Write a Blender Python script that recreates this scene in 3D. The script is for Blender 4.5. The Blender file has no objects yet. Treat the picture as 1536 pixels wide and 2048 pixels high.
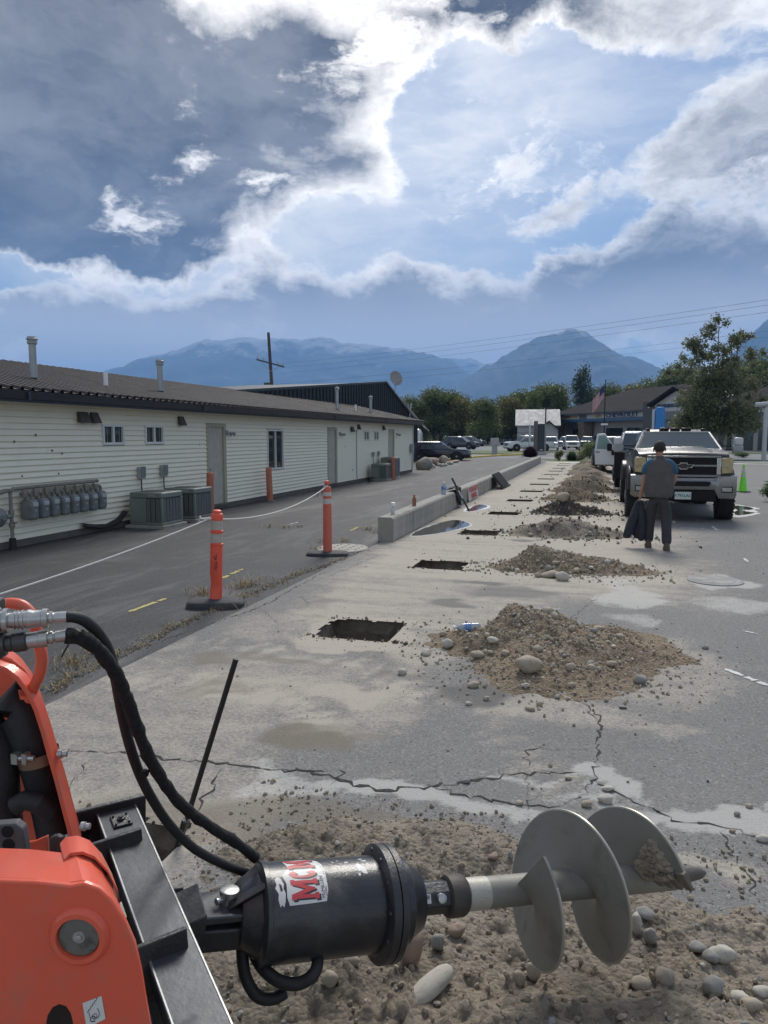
import bpy, bmesh, math, random
import numpy as np
from mathutils import Vector, Matrix, Euler
R = math.radians
SC = bpy.context.scene
COL = SC.collection
rnd = random.Random(7)

# ------------------------------------------------------------------ camera, sky, sun, exposure
cam_data = bpy.data.cameras.new('camera')
cam_data.sensor_fit = 'VERTICAL'; cam_data.sensor_height = 36.0; cam_data.lens = 26.02
cam_data.clip_start = 0.05; cam_data.clip_end = 40000
camera = bpy.data.objects.new('camera', cam_data); COL.objects.link(camera)
camera.location = (0, 0, 1.85); camera.rotation_euler = (R(90 - 5.86), 0, R(16.1))
SC.camera = camera
SC.view_settings.view_transform = 'Standard'; SC.view_settings.look = 'None'
SC.view_settings.gamma = 1.0; SC.view_settings.exposure = 0.78
SC.view_settings.use_curve_mapping = False
SC.render.engine = 'CYCLES'
SC.cycles.use_denoising = True
SC.cycles.max_bounces = 6; SC.cycles.diffuse_bounces = 3; SC.cycles.glossy_bounces = 3
SC.cycles.transmission_bounces = 4; SC.cycles.volume_bounces = 1; SC.cycles.transparent_max_bounces = 8
SUN_EL, SUN_AZ = 46.0, 5.0          # azimuth turned left of the row direction (+Y)
sun_d = bpy.data.lights.new('sun', 'SUN'); sun_d.energy = 2.0; sun_d.angle = R(24); sun_d.color = (1.0, .95, .87)
sun = bpy.data.objects.new('sun', sun_d); COL.objects.link(sun)
SUNV = Vector((-math.sin(R(SUN_AZ)) * math.cos(R(SUN_EL)), math.cos(R(SUN_AZ)) * math.cos(R(SUN_EL)), math.sin(R(SUN_EL))))
sun.rotation_euler = SUNV.to_track_quat('Z', 'Y').to_euler()

def node_helpers(nt):
    N, L = nt.nodes, nt.links
    def new(t, **kw):
        n = N.new(t)
        for k, v in kw.items():
            if k.startswith('i_'):
                key = k[2:]
                key = int(key) if key.isdigit() else key
                n.inputs[key].default_value = v
            else: setattr(n, k, v)
        return n
    def math_(op, a, b=None, clamp=False):
        n = N.new('ShaderNodeMath'); n.operation = op; n.use_clamp = clamp
        for i, s in enumerate((a, b)):
            if s is None: continue
            if isinstance(s, (int, float)): n.inputs[i].default_value = s
            else: L.new(s, n.inputs[i])
        return n.outputs[0]
    def vmath(op, a, b=None):
        n = N.new('ShaderNodeVectorMath'); n.operation = op
        for i, s in enumerate((a, b)):
            if s is None: continue
            if isinstance(s, (tuple, list)): n.inputs[i].default_value = s
            else: L.new(s, n.inputs[i])
        return n
    def mr(v, a, b, c=0., d=1., interp='SMOOTHSTEP'):
        n = N.new('ShaderNodeMapRange'); n.interpolation_type = interp
        L.new(v, n.inputs['Value'])
        for k, x in zip(('From Min', 'From Max', 'To Min', 'To Max'), (a, b, c, d)): n.inputs[k].default_value = x
        return n.outputs['Result']
    def mix(f, a, b, mode='MIX'):
        n = N.new('ShaderNodeMix'); n.data_type = 'RGBA'; n.blend_type = mode
        for key, s in ((0, f), (6, a), (7, b)):
            if isinstance(s, (int, float)): n.inputs[key].default_value = s
            elif isinstance(s, (tuple, list)): n.inputs[key].default_value = (*s[:3], 1)
            else: L.new(s, n.inputs[key])
        return n.outputs[2]
    def noise(vec, scale, detail=4, rough=.55, dist=0.):
        n = N.new('ShaderNodeTexNoise'); n.inputs['Scale'].default_value = scale
        n.inputs['Detail'].default_value = detail; n.inputs['Roughness'].default_value = rough
        n.inputs['Distortion'].default_value = dist
        if vec is not None: L.new(vec, n.inputs['Vector'])
        return n.outputs['Fac']
    return new, math_, vmath, mr, mix, noise, L

world = bpy.data.worlds.new('World'); SC.world = world; world.use_nodes = True
wn = world.node_tree; wn.nodes.clear()
new, math_, vmath, mr, mix, noise, L = node_helpers(wn)
out = new('ShaderNodeOutputWorld')
tc = new('ShaderNodeTexCoord')
rot = new('ShaderNodeVectorRotate', rotation_type='Z_AXIS'); rot.inputs['Angle'].default_value = R(-16.1)
L.new(tc.outputs['Generated'], rot.inputs['Vector'])
d = vmath('NORMALIZE', rot.outputs[0]).outputs[0]
sky = new('ShaderNodeTexSky', sky_type='NISHITA', sun_disc=False)
sky.sun_elevation = R(SUN_EL); sky.sun_rotation = R(-SUN_AZ); sky.air_density = 1.0; sky.dust_density = .4; sky.ozone_density = 3.0
bg_sky = new('ShaderNodeBackground'); L.new(sky.outputs[0], bg_sky.inputs[0]); bg_sky.inputs[1].default_value = .055
# cloud banks: direction (right, ahead, up from the row's view), radii, weight
CLOUDS = [(-0.293, 0.88, 0.373, 0.365, 0.203, 0.8), (-0.415, 0.874, 0.251, 0.223, 0.081, 0.36), (-0.338, 0.91, 0.238, 0.176, 0.041, 0.26), (-0.084, 0.893, 0.443, 0.115, 0.061, 0.2), (0.118, 0.874, 0.471, 0.149, 0.054, 0.4), (0.272, 0.839, 0.472, 0.203, 0.054, 0.36), (0.306, 0.853, 0.423, 0.115, 0.054, 0.1), (0.001, 0.946, 0.325, 0.081, 0.041, 0.22), (0.196, 0.935, 0.295, 0.101, 0.037, 0.24), (0.367, 0.871, 0.326, 0.108, 0.068, 0.38), (0.297, 0.871, 0.39, 0.081, 0.041, -0.1), (-0.554, 0.796, 0.243, 0.338, 0.203, 0.25), (0.561, 0.769, 0.307, 0.27, 0.169, 0.25), (0.137, 0.918, 0.372, 0.189, 0.095, -0.46), (-0.043, 0.969, 0.241, 0.203, 0.041, -0.36), (0.083, 0.96, 0.269, 0.088, 0.034, -0.3), (-0.186, 0.867, 0.462, 0.061, 0.041, -0.36), (-0.349, 0.896, 0.277, 0.088, 0.019, -0.36), (-0.416, 0.892, 0.177, 0.135, 0.034, -0.3), (0.238, 0.898, 0.369, 0.081, 0.061, -0.25), (-0.289, 0.938, 0.192, 0.27, 0.034, -0.3), (-0.087, 0.911, 0.403, 0.041, 0.041, -0.15)]
LOWBANK = [(-0.174, 0.978, 0.118, 0.351, 0.091, 0.5), (-0.362, 0.926, 0.105, 0.135, 0.088, 0.3), (0.118, 0.982, 0.15, 0.243, 0.115, 0.52), (0.229, 0.958, 0.171, 0.162, 0.081, 0.3), (0.395, 0.895, 0.206, 0.182, 0.091, 0.52), (0.432, 0.892, 0.136, 0.27, 0.068, 0.35), (-0.45, 0.884, 0.124, 0.115, 0.034, 0.25), (0.281, 0.929, 0.243, 0.034, 0.061, -0.25), (-0.667, 0.737, 0.108, 0.338, 0.074, 0.4), (0.678, 0.72, 0.147, 0.338, 0.101, 0.4), (-0.083, 0.981, 0.175, 0.041, 0.041, -0.1)]
sep = new('ShaderNodeSeparateXYZ'); L.new(d, sep.inputs[0]); dz = sep.outputs[2]
stretch = vmath('MULTIPLY', d, (1.0, 1.0, 1.9)).outputs[0]
def warped(src, scale, amt):
    n = new('ShaderNodeTexNoise'); n.inputs['Scale'].default_value = scale; n.inputs['Detail'].default_value = 7; n.inputs['Roughness'].default_value = .6
    L.new(src, n.inputs['Vector']); w_ = vmath('SUBTRACT', n.outputs['Color'], (.5, .5, .5)).outputs[0]
    sc_ = vmath('SCALE', w_); sc_.inputs[3].default_value = amt; return vmath('ADD', src, sc_.outputs[0]).outputs[0]
dw = warped(d, 4.5, .22)
sw = warped(stretch, 3.0, .30)
puff = noise(sw, 5.5, 14, .60)
curl = noise(sw, 17.0, 9, .62)
base_n = math_('MULTIPLY', noise(stretch, 2.2, 3, .5), .30)
wob = math_('ADD', math_('MULTIPLY', math_('SUBTRACT', puff, .5), 1.15), math_('MULTIPLY', math_('SUBTRACT', curl, .5), .26))
def bank(blobs, base):
    f = math_('ADD', math_('ADD', base_n, wob), base)
    for (cx, cy, cz, rx, rz, wt) in blobs:
        df = vmath('SUBTRACT', dw, (cx, cy, cz)).outputs[0]
        ml = vmath('MULTIPLY', df, (1 / rx, 1 / ((rx + rz) * .5), 1 / rz)).outputs[0]
        f = math_('ADD', f, mr(vmath('LENGTH', ml).outputs[1], 0.2, 1.2, wt, 0.))
    return f
sunl = vmath('DOT_PRODUCT', d, (-0.156, 0.833, 0.532)).outputs[1]
glow = mr(sunl, .80, 1.0)                       # the air and the cloud edges brighten towards the hidden sun
def relief(scale, step, det):     # billows lit from the sun's side
    a_ = noise(sw, scale, det, .58); off = vmath('ADD', sw, tuple(x * step for x in (-0.156, 0.833, 0.532))).outputs[0]
    return math_('SUBTRACT', noise(off, scale, det, .58), a_)
rel = math_('ADD', math_('MULTIPLY', relief(5.5, .055, 7), 1.3), math_('MULTIPLY', relief(14.0, .02, 6), .8))
def layer(under, f, rim_c, core_c, a, b, t0, t1, nz):
    mask = mr(f, a, b, interp='SMOOTHERSTEP')
    sh = math_('ADD', math_('ADD', mr(f, t0, t1, interp='LINEAR'), math_('MULTIPLY', math_('SUBTRACT', noise(sw, nz, 9, .6), .5), .5)), math_('ADD', rel, mr(f, .80, 1.25, 0, .40)), clamp=True)
    core_v = mix(mr(noise(sw, 3.2, 10, .62), .36, .62, 0, .80), core_c, mix(.5, core_c, (.40, .40, .40))); c = mix(sh, rim_c, core_v); bg = new('ShaderNodeBackground'); L.new(c, bg.inputs[0]); bg.inputs[1].default_value = 1.0
    m = new('ShaderNodeMixShader'); L.new(mask, m.inputs[0]); L.new(under, m.inputs[1]); L.new(bg.outputs[0], m.inputs[2]); return m.outputs[0]
rimc = mix(glow, (.72, .72, .72), (1.10, 1.05, .98))
veil = math_('MULTIPLY', mr(noise(warped(vmath('MULTIPLY', d, (1, 1, 3.2)).outputs[0], 2.5, .5), 3.5, 10, .62), .32, .76), .62)
bg_v = new('ShaderNodeBackground'); L.new(mix(glow, (.46, .49, .54), (.80, .79, .76)), bg_v.inputs[0]); bg_v.inputs[1].default_value = 1.0
m1 = new('ShaderNodeMixShader'); L.new(math_('ADD', veil, math_('ADD', math_('MULTIPLY', glow, .34), .0), clamp=True), m1.inputs[0]); L.new(bg_sky.outputs[0], m1.inputs[1]); L.new(bg_v.outputs[0], m1.inputs[2])
s1 = layer(m1.outputs[0], bank(CLOUDS, .255), rimc, (.046, .042, .039), .36, .62, .42, 1.02, 5)
s2 = layer(s1, bank(LOWBANK, .15), rimc, mix(mr(dz, .11, .23), (.46, .47, .49), (.10, .11, .13)), .38, .56, .42, .74, 8)
L.new(s2, out.inputs[0])

# ------------------------------------------------------------------ helpers
def tag(o, label=None, cat=None, group=None, kind=None):
    if label: o['label'] = label
    if cat: o['category'] = cat
    if group: o['group'] = group
    if kind: o['kind'] = kind
    return o

def thing(name, label, cat, loc=(0, 0, 0), rz=0., group=None):
    o = bpy.data.objects.new(name, None); COL.objects.link(o)
    o.empty_display_size = .1
    o.location = loc; o.rotation_euler = (0, 0, rz)
    return tag(o, label, cat, group)

def link_mesh(name, me, parent=None, loc=None):
    o = bpy.data.objects.new(name, me); COL.objects.link(o)
    if parent: o.parent = parent
    if loc is not None: o.location = loc
    return o

def kids(o): return [c for c in o.children]
def dup(root, loc, rz=None, label=None, group=None, scale=None):
    r = root.copy(); COL.objects.link(r); r.location = loc
    if rz is not None: r.rotation_euler = (0, 0, rz)
    if scale: r.scale = scale
    if label: r['label'] = label
    if group: r['group'] = group
    for ch in kids(root):
        c = ch.copy(); COL.objects.link(c); c.parent = r
        for g in kids(ch):
            e = g.copy(); COL.objects.link(e); e.parent = c
    return r

def perp(dv):
    dv = Vector(dv).normalized()
    a = Vector((0, 0, 1)) if abs(dv.z) < .9 else Vector((1, 0, 0))
    u = dv.cross(a).normalized(); return u, dv.cross(u).normalized()

class MB:
    """collects shapes; build() links them as ONE mesh object"""
    def __init__(s): s.v = []; s.f = []; s.m = []; s.cm = 0
    def add(s, vs, fs):
        b = len(s.v); s.v += [tuple(v) for v in vs]
        s.f += [tuple(i + b for i in f) for f in fs]; s.m += [s.cm] * len(fs); return s
    def box(s, x0, x1, y0, y1, z0, z1, mat=None):
        vs = [Vector((x, y, z)) for z in (z0, z1) for y in (y0, y1) for x in (x0, x1)]
        if mat is not None: vs = [mat @ v for v in vs]
        return s.add(vs, [(0, 2, 3, 1), (4, 5, 7, 6), (0, 1, 5, 4), (2, 6, 7, 3), (0, 4, 6, 2), (1, 3, 7, 5)])
    def beam(s, p0, p1, w, h, up=(0, 0, 1), taper=1.):
        p0, p1 = Vector(p0), Vector(p1); dv = (p1 - p0).normalized(); up = Vector(up)
        sd = dv.cross(up).normalized(); u = sd.cross(dv).normalized(); vs = []
        for p, k in ((p0, 1.), (p1, taper)):
            for a, b in ((-1, -1), (1, -1), (1, 1), (-1, 1)): vs.append(p + sd * (a * w * k / 2) + u * (b * h * k / 2))
        return s.add(vs, [(3, 2, 1, 0), (4, 5, 6, 7), (0, 1, 5, 4), (1, 2, 6, 5), (2, 3, 7, 6), (3, 0, 4, 7)])
    def tube(s, pts, r, n=10, caps=True):
        pts = [Vector(p) for p in pts]; K = len(pts)
        rr = r if isinstance(r, (list, tuple)) else [r] * K
        vs = []; fs = []; u = None
        for i, p in enumerate(pts):
            t = (pts[min(i + 1, K - 1)] - pts[max(i - 1, 0)])
            t = t.normalized() if t.length > 1e-9 else Vector((0, 0, 1))
            if u is None: u, w = perp(t)
            else:
                u = (u - t * u.dot(t)); u = u.normalized() if u.length > 1e-6 else perp(t)[0]
                w = t.cross(u)
            for k in range(n):
                a = 2 * math.pi * k / n
                vs.append(p + (u * math.cos(a) + w * math.sin(a)) * rr[i])
        for i in range(K - 1):
            for k in range(n):
                a, b = i * n + k, i * n + (k + 1) % n
                fs.append((a, b, b + n, a + n))
        if caps: fs.append(tuple(range(n - 1, -1, -1))); fs.append(tuple((K - 1) * n + k for k in range(n)))
        return s.add(vs, fs)
    def lathe(s, base, axis, prof, n=24, caps=True):
        base, ax = Vector(base), Vector(axis).normalized()
        return s.tube([base + ax * (t + 1e-6 * i) for i, (t, _) in enumerate(prof)], [max(q, 1e-5) for _, q in prof], n, caps) if False else s._lathe(base, ax, prof, n, caps)
    def _lathe(s, base, ax, prof, n, caps):
        u, w = perp(ax); vs = []; fs = []
        for t, q in prof:
            for k in range(n):
                a = 2 * math.pi * k / n
                vs.append(base + ax * t + (u * math.cos(a) + w * math.sin(a)) * max(q, 1e-5))
        K = len(prof)
        for i in range(K - 1):
            for k in range(n):
                a, b = i * n + k, i * n + (k + 1) % n
                fs.append((a, b, b + n, a + n))
        if caps: fs.append(tuple(range(n - 1, -1, -1))); fs.append(tuple((K - 1) * n + k for k in range(n)))
        return s.add(vs, fs)
    def prism(s, poly, ext):
        """poly: 3D points in order; ext: extrusion vector"""
        poly = [Vector(p) for p in poly]; e = Vector(ext); n = len(poly)
        vs = poly + [p + e for p in poly]
        fs = [tuple(range(n - 1, -1, -1)), tuple(range(n, 2 * n))] + [(i, (i + 1) % n, (i + 1) % n + n, i + n) for i in range(n)]
        return s.add(vs, fs)
    def loft(s, rings, caps=True, closed=True):
        n = len(rings[0]); vs = [p for r in rings for p in r]; fs = []
        for i in range(len(rings) - 1):
            for k in range(n if closed else n - 1):
                a, b = i * n + k, i * n + (k + 1) % n
                fs.append((a, b, b + n, a + n))
        if caps: fs.append(tuple(range(n - 1, -1, -1))); fs.append(tuple((len(rings) - 1) * n + k for k in range(n)))
        return s.add(vs, fs)
    def quad(s, a, b, c, d_): return s.add([a, b, c, d_], [(0, 1, 2, 3)])
    def ball(s, c, r, n=10, m=7, sq=(1, 1, 1)):
        vs = []; fs = []; c = Vector(c)
        for i in range(m + 1):
            th = math.pi * i / m
            for k in range(n):
                a = 2 * math.pi * k / n
                vs.append(c + Vector((math.sin(th) * math.cos(a) * sq[0], math.sin(th) * math.sin(a) * sq[1], math.cos(th) * sq[2])) * r)
        for i in range(m):
            for k in range(n):
                a, b = i * n + k, i * n + (k + 1) % n
                fs.append((a, a + n, b + n, b))
        return s.add(vs, fs)
    def mesh(s, name, mats, smooth=True, ang=35):
        me = bpy.data.meshes.new(name)
        me.from_pydata([tuple(v) for v in s.v], [], s.f)
        if not isinstance(mats, (list, tuple)): mats = [mats]
        for m in mats: me.materials.append(m)
        if len(mats) > 1: me.polygons.foreach_set('material_index', s.m)
        bm = bmesh.new(); bm.from_mesh(me); bmesh.ops.remove_doubles(bm, verts=bm.verts, dist=1e-5)
        bmesh.ops.recalc_face_normals(bm, faces=bm.faces); bm.to_mesh(me); bm.free()
        if smooth:
            me.polygons.foreach_set('use_smooth', [True] * len(me.polygons)); me.set_sharp_from_angle(angle=R(ang))
        me.update(); return me
    def build(s, name, mats, parent=None, bevel=0., smooth=True, world=False, ang=35, subsurf=0):
        if world and parent:
            inv = parent.matrix_basis.inverted(); s.v = [tuple(inv @ Vector(v)) for v in s.v]
        o = link_mesh(name, s.mesh(name, mats, smooth, ang), parent)
        if bevel:
            b = o.modifiers.new('bevel', 'BEVEL'); b.width = bevel; b.segments = 2; b.limit_method = 'ANGLE'; b.angle_limit = R(40); b.harden_normals = False
        if subsurf:
            b = o.modifiers.new('sub', 'SUBSURF'); b.levels = subsurf; b.render_levels = subsurf
        return o

MATS = {}
def M(name, col, rough=.6, metal=0., var=.18, scale=6., bump=0., bscale=60., coat=0., dirt=0., dirtcol=(.30, .26, .2), spec=.5, trans=0., streak=None, dscale=3.):
    if name in MATS: return MATS[name]
    m = bpy.data.materials.new(name); m.use_nodes = True; nt = m.node_tree
    new, math_, vmath, mr, mix, noise, L = node_helpers(nt)
    b = nt.nodes['Principled BSDF']; tc = new('ShaderNodeTexCoord'); vec = tc.outputs['Object']
    if streak: vec = vmath('MULTIPLY', vec, streak).outputs[0]
    n = noise(vec, scale, 5, .6)
    c = mix(n, tuple(max(0, x * (1 - var * 1.6)) for x in col), tuple(min(1, x * (1 + var * 1.6)) for x in col))
    if dirt:
        dn = noise(tc.outputs['Object'], dscale, 8, .65, .3)
        f = mr(dn, .62 - dirt * .35, .80 - dirt * .25); c = mix(math_('MULTIPLY', f, min(1, dirt + .25)), c, dirtcol)
        L.new(mr(f, 0, 1, rough, min(.95, rough + .35)), b.inputs['Roughness'])
    else:
        L.new(mr(noise(vec, scale * 2.3, 4), .3, .7, max(0.02, rough * .85), min(1, rough * 1.15)), b.inputs['Roughness'])
    L.new(c, b.inputs['Base Color']); b.inputs['Metallic'].default_value = metal
    b.inputs['Specular IOR Level'].default_value = spec
    b.inputs['Coat Weight'].default_value = coat; b.inputs['Coat Roughness'].default_value = .06
    if trans: b.inputs['Transmission Weight'].default_value = trans
    if bump:
        bp = new('ShaderNodeBump'); bp.inputs['Strength'].default_value = min(1, bump); bp.inputs['Distance'].default_value = .01 * max(1, bump)
        L.new(noise(tc.outputs['Object'], bscale, 6, .6), bp.inputs['Height']); L.new(bp.outputs[0], b.inputs['Normal'])
    MATS[name] = m; return m

def leafmat(name, c1, c2, trans=.35):
    if name in MATS: return MATS[name]
    m = bpy.data.materials.new(name); m.use_nodes = True; nt = m.node_tree
    new, math_, vmath, mr, mix, noise, L = node_helpers(nt)
    b = nt.nodes['Principled BSDF']; tc = new('ShaderNodeTexCoord')
    at = new('ShaderNodeAttribute', attribute_name='tint')
    f = math_('ADD', math_('MULTIPLY', at.outputs['Fac'], .65), math_('MULTIPLY', noise(tc.outputs['Object'], .7, 3), .5))
    c = mix(f, c1, c2); L.new(c, b.inputs['Base Color']); b.inputs['Roughness'].default_value = .55
    tr = new('ShaderNodeBsdfTranslucent'); L.new(c, tr.inputs[0])
    mx = new('ShaderNodeMixShader'); mx.inputs[0].default_value = trans
    L.new(b.outputs[0], mx.inputs[1]); L.new(tr.outputs[0], mx.inputs[2]); L.new(mx.outputs[0], nt.nodes['Material Output'].inputs[0])
    MATS[name] = m; return m

# colours
black_steel = M('black_painted_steel', (.022, .023, .026), .38, 0, .3, 5, .25, 90, dirt=.42, dirtcol=(.13, .12, .11), spec=.6)
worn_steel = M('worn_black_steel', (.065, .07, .078), .40, .45, .45, 5, .07, 60, dirt=.38, dirtcol=(.17, .17, .17), streak=(1, 1, 1), dscale=9)
orange = M('orange_enamel', (.74, .11, .055), .38, 0, .10, 3, .06, 200, coat=.3, dirt=.30, dirtcol=(.38, .17, .12), dscale=9)
bare_steel = M('zinc_steel', (.46, .46, .45), .36, .85, .15, 20, .08, 200)
dark_fit = M('dark_fitting', (.09, .09, .09), .4, .6, .3, 20)
rubber = M('black_rubber', (.018, .018, .020), .62, 0, .25, 12, .25, 60, dirt=.2, dirtcol=(.09, .08, .07))
sleeve = M('hose_sleeve', (.010, .010, .012), .85, 0, .3, 30, .6, 40)
galv = M('galvanised', (.36, .38, .39), .5, .5, .15, 10, .1, 80, dirt=.25, dirtcol=(.22, .2, .18))
white_pl = M('white_plastic', (.78, .78, .76), .45, 0, .06, 5)
glass_dark = M('dark_glass', (.02, .028, .032), .06, 0, .3, 2, spec=.9)
chrome = M('chrome', (.62, .63, .65), .13, 1.0, .06, 6)

# ------------------------------------------------------------------ numpy noise
def vnoise(x, y, seed=0):
    x = np.asarray(x, float); y = np.asarray(y, float)
    xi = np.floor(x).astype(np.int64); yi = np.floor(y).astype(np.int64); xf = x - xi; yf = y - yi
    def h(a, b):
        n = (a * 374761393 + b * 668265263 + seed * 1442695041) & 0x7fffffff
        n = ((n ^ (n >> 13)) * 1274126177) & 0x7fffffff
        return ((n ^ (n >> 16)) & 0xffff) / 65535.
    u = xf * xf * (3 - 2 * xf); v = yf * yf * (3 - 2 * yf)
    return (h(xi, yi) * (1 - u) + h(xi + 1, yi) * u) * (1 - v) + (h(xi, yi + 1) * (1 - u) + h(xi + 1, yi + 1) * u) * v
def fbm(x, y, oct=5, seed=0, rough=.5):
    t = 0; a = 1.; s = 0.
    for i in range(oct):
        t = t + a * vnoise(x * 2 ** i, y * 2 ** i, seed + i * 17); s += a; a *= rough
    return t / s
def sstep(v, a, b):
    t = np.clip((v - a) / (b - a), 0, 1); return t * t * (3 - 2 * t)

# ------------------------------------------------------------------ ground
HOLE_X0, HOLE_X1 = -2.50, -1.78
HOLES = [(2.26, 2.94)] + [(6.28 + 3.73 * i, 6.98 + 3.73 * i) for i in range(13)]
def hole_rect(i):
    y0, y1 = HOLES[i]; return HOLE_X0, HOLE_X1, y0, y1
# patches on the lot surface: (x, y), radius across, radius along, amount, channel (0 dust, 1 dark stain, 2 chalk white, 3 brown earth)
PATCH = [((0.371, 8.828), .42, .75, .9, 2), ((0.282, 9.716), .3, .35, .6, 2), ((0.405, 7.747), .3, .25, .5, 2),
 ((1.643, 8.749), .8, .45, .55, 2), ((1.498, 10.169), .42, .50, .95, 2), ((1.465, 10.228), .16, .2, .6, 1), ((1.643, 8.749), .6, .3, .6, 2),
 ((0.623, 3.772), .75, .07, .9, 2), ((0.186, 3.953), .16, .10, .8, 2), ((0.374, 3.813), .3, .05, .7, 2), ((0.743, 3.695), .45, .05, .8, 2),
 ((-0.812, 3.579), .85, .09, .85, 2), ((-1.591, 3.499), .5, .12, .6, 2), ((-0.432, 3.634), .5, .06, .6, 2), ((-0.252, 3.916), .35, .03, .6, 2),
 ((0.49, 3.422), .35, .12, .5, 0), ((-1.758, 3.306), .35, .25, .5, 0),
 ((-2.049, 6.021), .6, .18, .7, 0), ((-2.961, 6.568), .7, .8, .35, 0), ((-1.398, 6.129), .55, .6, .45, 0), ((-1.663, 4.883), .5, .25, .5, 0), ((-1.64, 4.312), .45, .3, .4, 0),
 ((-1.374, 4.662), .30, .8, .3, 0), ((-0.2, 5.001), .8, .35, .45, 0), ((0.453, 6.222), .8, 1.2, .4, 0), ((0.339, 4.883), .5, .15, .4, 0),
 ((-1.9, 8.313), 1.0, .35, .4, 0), ((-0.319, 12.347), 1.1, .8, .6, 0), ((0.439, 11.785), .8, .5, .4, 0),
 ((-0.801, 5.132), .34, .34, .75, 1), ((-1.675, 3.98), .30, .22, .7, 3), ((-1.434, 4.205), .28, .16, .4, 3), ((-2.975, 5.302), .34, .22, .55, 3), ((-2.502, 5.539), .5, .12, .5, 3),
 ((-2.656, 4.651), .25, .25, .4, 3), ((-1.386, 9.168), .36, .22, .55, 1), ((-1.544, 8.007), .34, .18, .5, 1), ((-1.214, 13.304), .4, .2, .6, 1), ((-1.018, 8.712), .7, .4, .45, 1),
 ((-1.449, 5.474), .35, .12, .35, 3), ((-2.939, 7.605), .3, .2, .3, 1), ((-0.029, 4.61), .5, .3, .25, 1),
 ((-1.942, 2.992), .6, .3, .6, 3), ((-1.375, 3.256), .9, .18, .55, 3)]
def ground_fields(x, y):
    wx = x + (fbm(x * 2.2, y * 2.2, 4, 11) - .5) * .55 + (fbm(x * 9, y * 9, 3, 12) - .5) * .10
    wy = y + (fbm(x * 2.2 + 9, y * 2.2, 4, 13) - .5) * .55 + (fbm(x * 9, y * 9 + 5, 3, 14) - .5) * .10
    ch = [np.zeros_like(x) for _ in range(4)]
    # dusty working strip between the low wall and the spoil heaps
    strip = sstep(wx, -3.9, -3.0) * (1 - sstep(wx, .4, 2.2)) * sstep(wy, 7.4, 9.6)
    mid = sstep(wx, -3.6, -2.8) * (1 - sstep(wx, -.9, .2)) * sstep(wy, 5.6, 7.0)
    leftd = (1 - sstep(wx, -2.2, -1.4)) * (1 - sstep(wy, 4.6, 6.4)) * .42
    ch[0] = np.maximum(np.maximum(strip * .66, mid * .55), leftd)
    for i, (a, b) in enumerate(HOLES):
        dx = np.maximum(np.maximum(HOLE_X0 - wx, wx - HOLE_X1), 0); dy = np.maximum(np.maximum(a - wy, wy - b), 0)
        ch[0] = np.maximum(ch[0], .92 * (1 - sstep(np.hypot(dx, dy), .02, .42)))
    streak = fbm(x * 1.3 + y * .5, y * 7.0, 4, 21)          # brushed across by the machine's tracks
    ch[0] = ch[0] * (.55 + .8 * streak)
    for (p, rx, ry, amt, c) in PATCH:
        dd = np.hypot((wx - p[0]) / rx, (wy - p[1]) / ry)
        ch[c] = np.maximum(ch[c], amt * (1 - sstep(dd, .55, 1.1)))
    ch[0] = ch[0] * (1 - .75 * ch[1])
    blot = fbm(x * .55, y * .55, 4, 31)
    ch[0] = np.clip(ch[0] + sstep(blot, .52, .75) * .22 * sstep(wx, -3.4, -2.9), 0, 1)
    rut = np.sin((wx * 1.0 + .35 * np.sin(wy * .5)) * 7.5) * .5 + .5; arc = np.hypot(wx + 3.2, wy - 2.2); tr = ((np.abs(arc - 2.55) < .16) | (np.abs(arc - 3.55) < .16)) * (np.sin(np.arctan2(wy - 2.2, wx + 3.2) * 95) * .5 + .5)
    ch[0] = np.clip(ch[0] + tr * .42 * (wy > 3.4) * fbm(x * 3, y * 3, 3, 77), 0, 1)
    return ch

def sheet(name, xs, ys, mat_, z=0., holes=False, fields=None, parent=None, keep=None):
    X, Y = np.meshgrid(xs, ys); nx, ny = len(xs), len(ys)
    Zz = np.full_like(X, z)
    vs = np.stack([X.ravel(), Y.ravel(), Zz.ravel()], 1)
    i, j = np.meshgrid(np.arange(nx - 1), np.arange(ny - 1)); i = i.ravel(); j = j.ravel()
    cx = (xs[i] + xs[i + 1]) / 2; cy = (ys[j] + ys[j + 1]) / 2
    ok = np.ones(len(i), bool)
    if holes:
        for (a, b) in HOLES:
            e = (fbm(cx * 6, cy * 6, 3, 5) - .5) * .10 if ys[1] - ys[0] < .08 else 0
            ok &= ~((cx > HOLE_X0 + e) & (cx < HOLE_X1 - e) & (cy > a + e) & (cy < b - e))
    if keep is not None: ok &= keep(cx, cy)
    i, j = i[ok], j[ok]; v0 = j * nx + i
    fs = np.stack([v0, v0 + 1, v0 + 1 + nx, v0 + nx], 1)
    me = bpy.data.meshes.new(name); me.from_pydata(vs.tolist(), [], fs.tolist())
    if fields:
        ch = fields(vs[:, 0], vs[:, 1])
        for k, nm in enumerate(('dust', 'stain', 'chalk', 'earth')):
            a = me.attributes.new(nm, 'FLOAT', 'POINT'); a.data.foreach_set('value', ch[k].astype(np.float32))
    me.materials.append(mat_); me.update()
    return link_mesh(name, me, parent)

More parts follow.
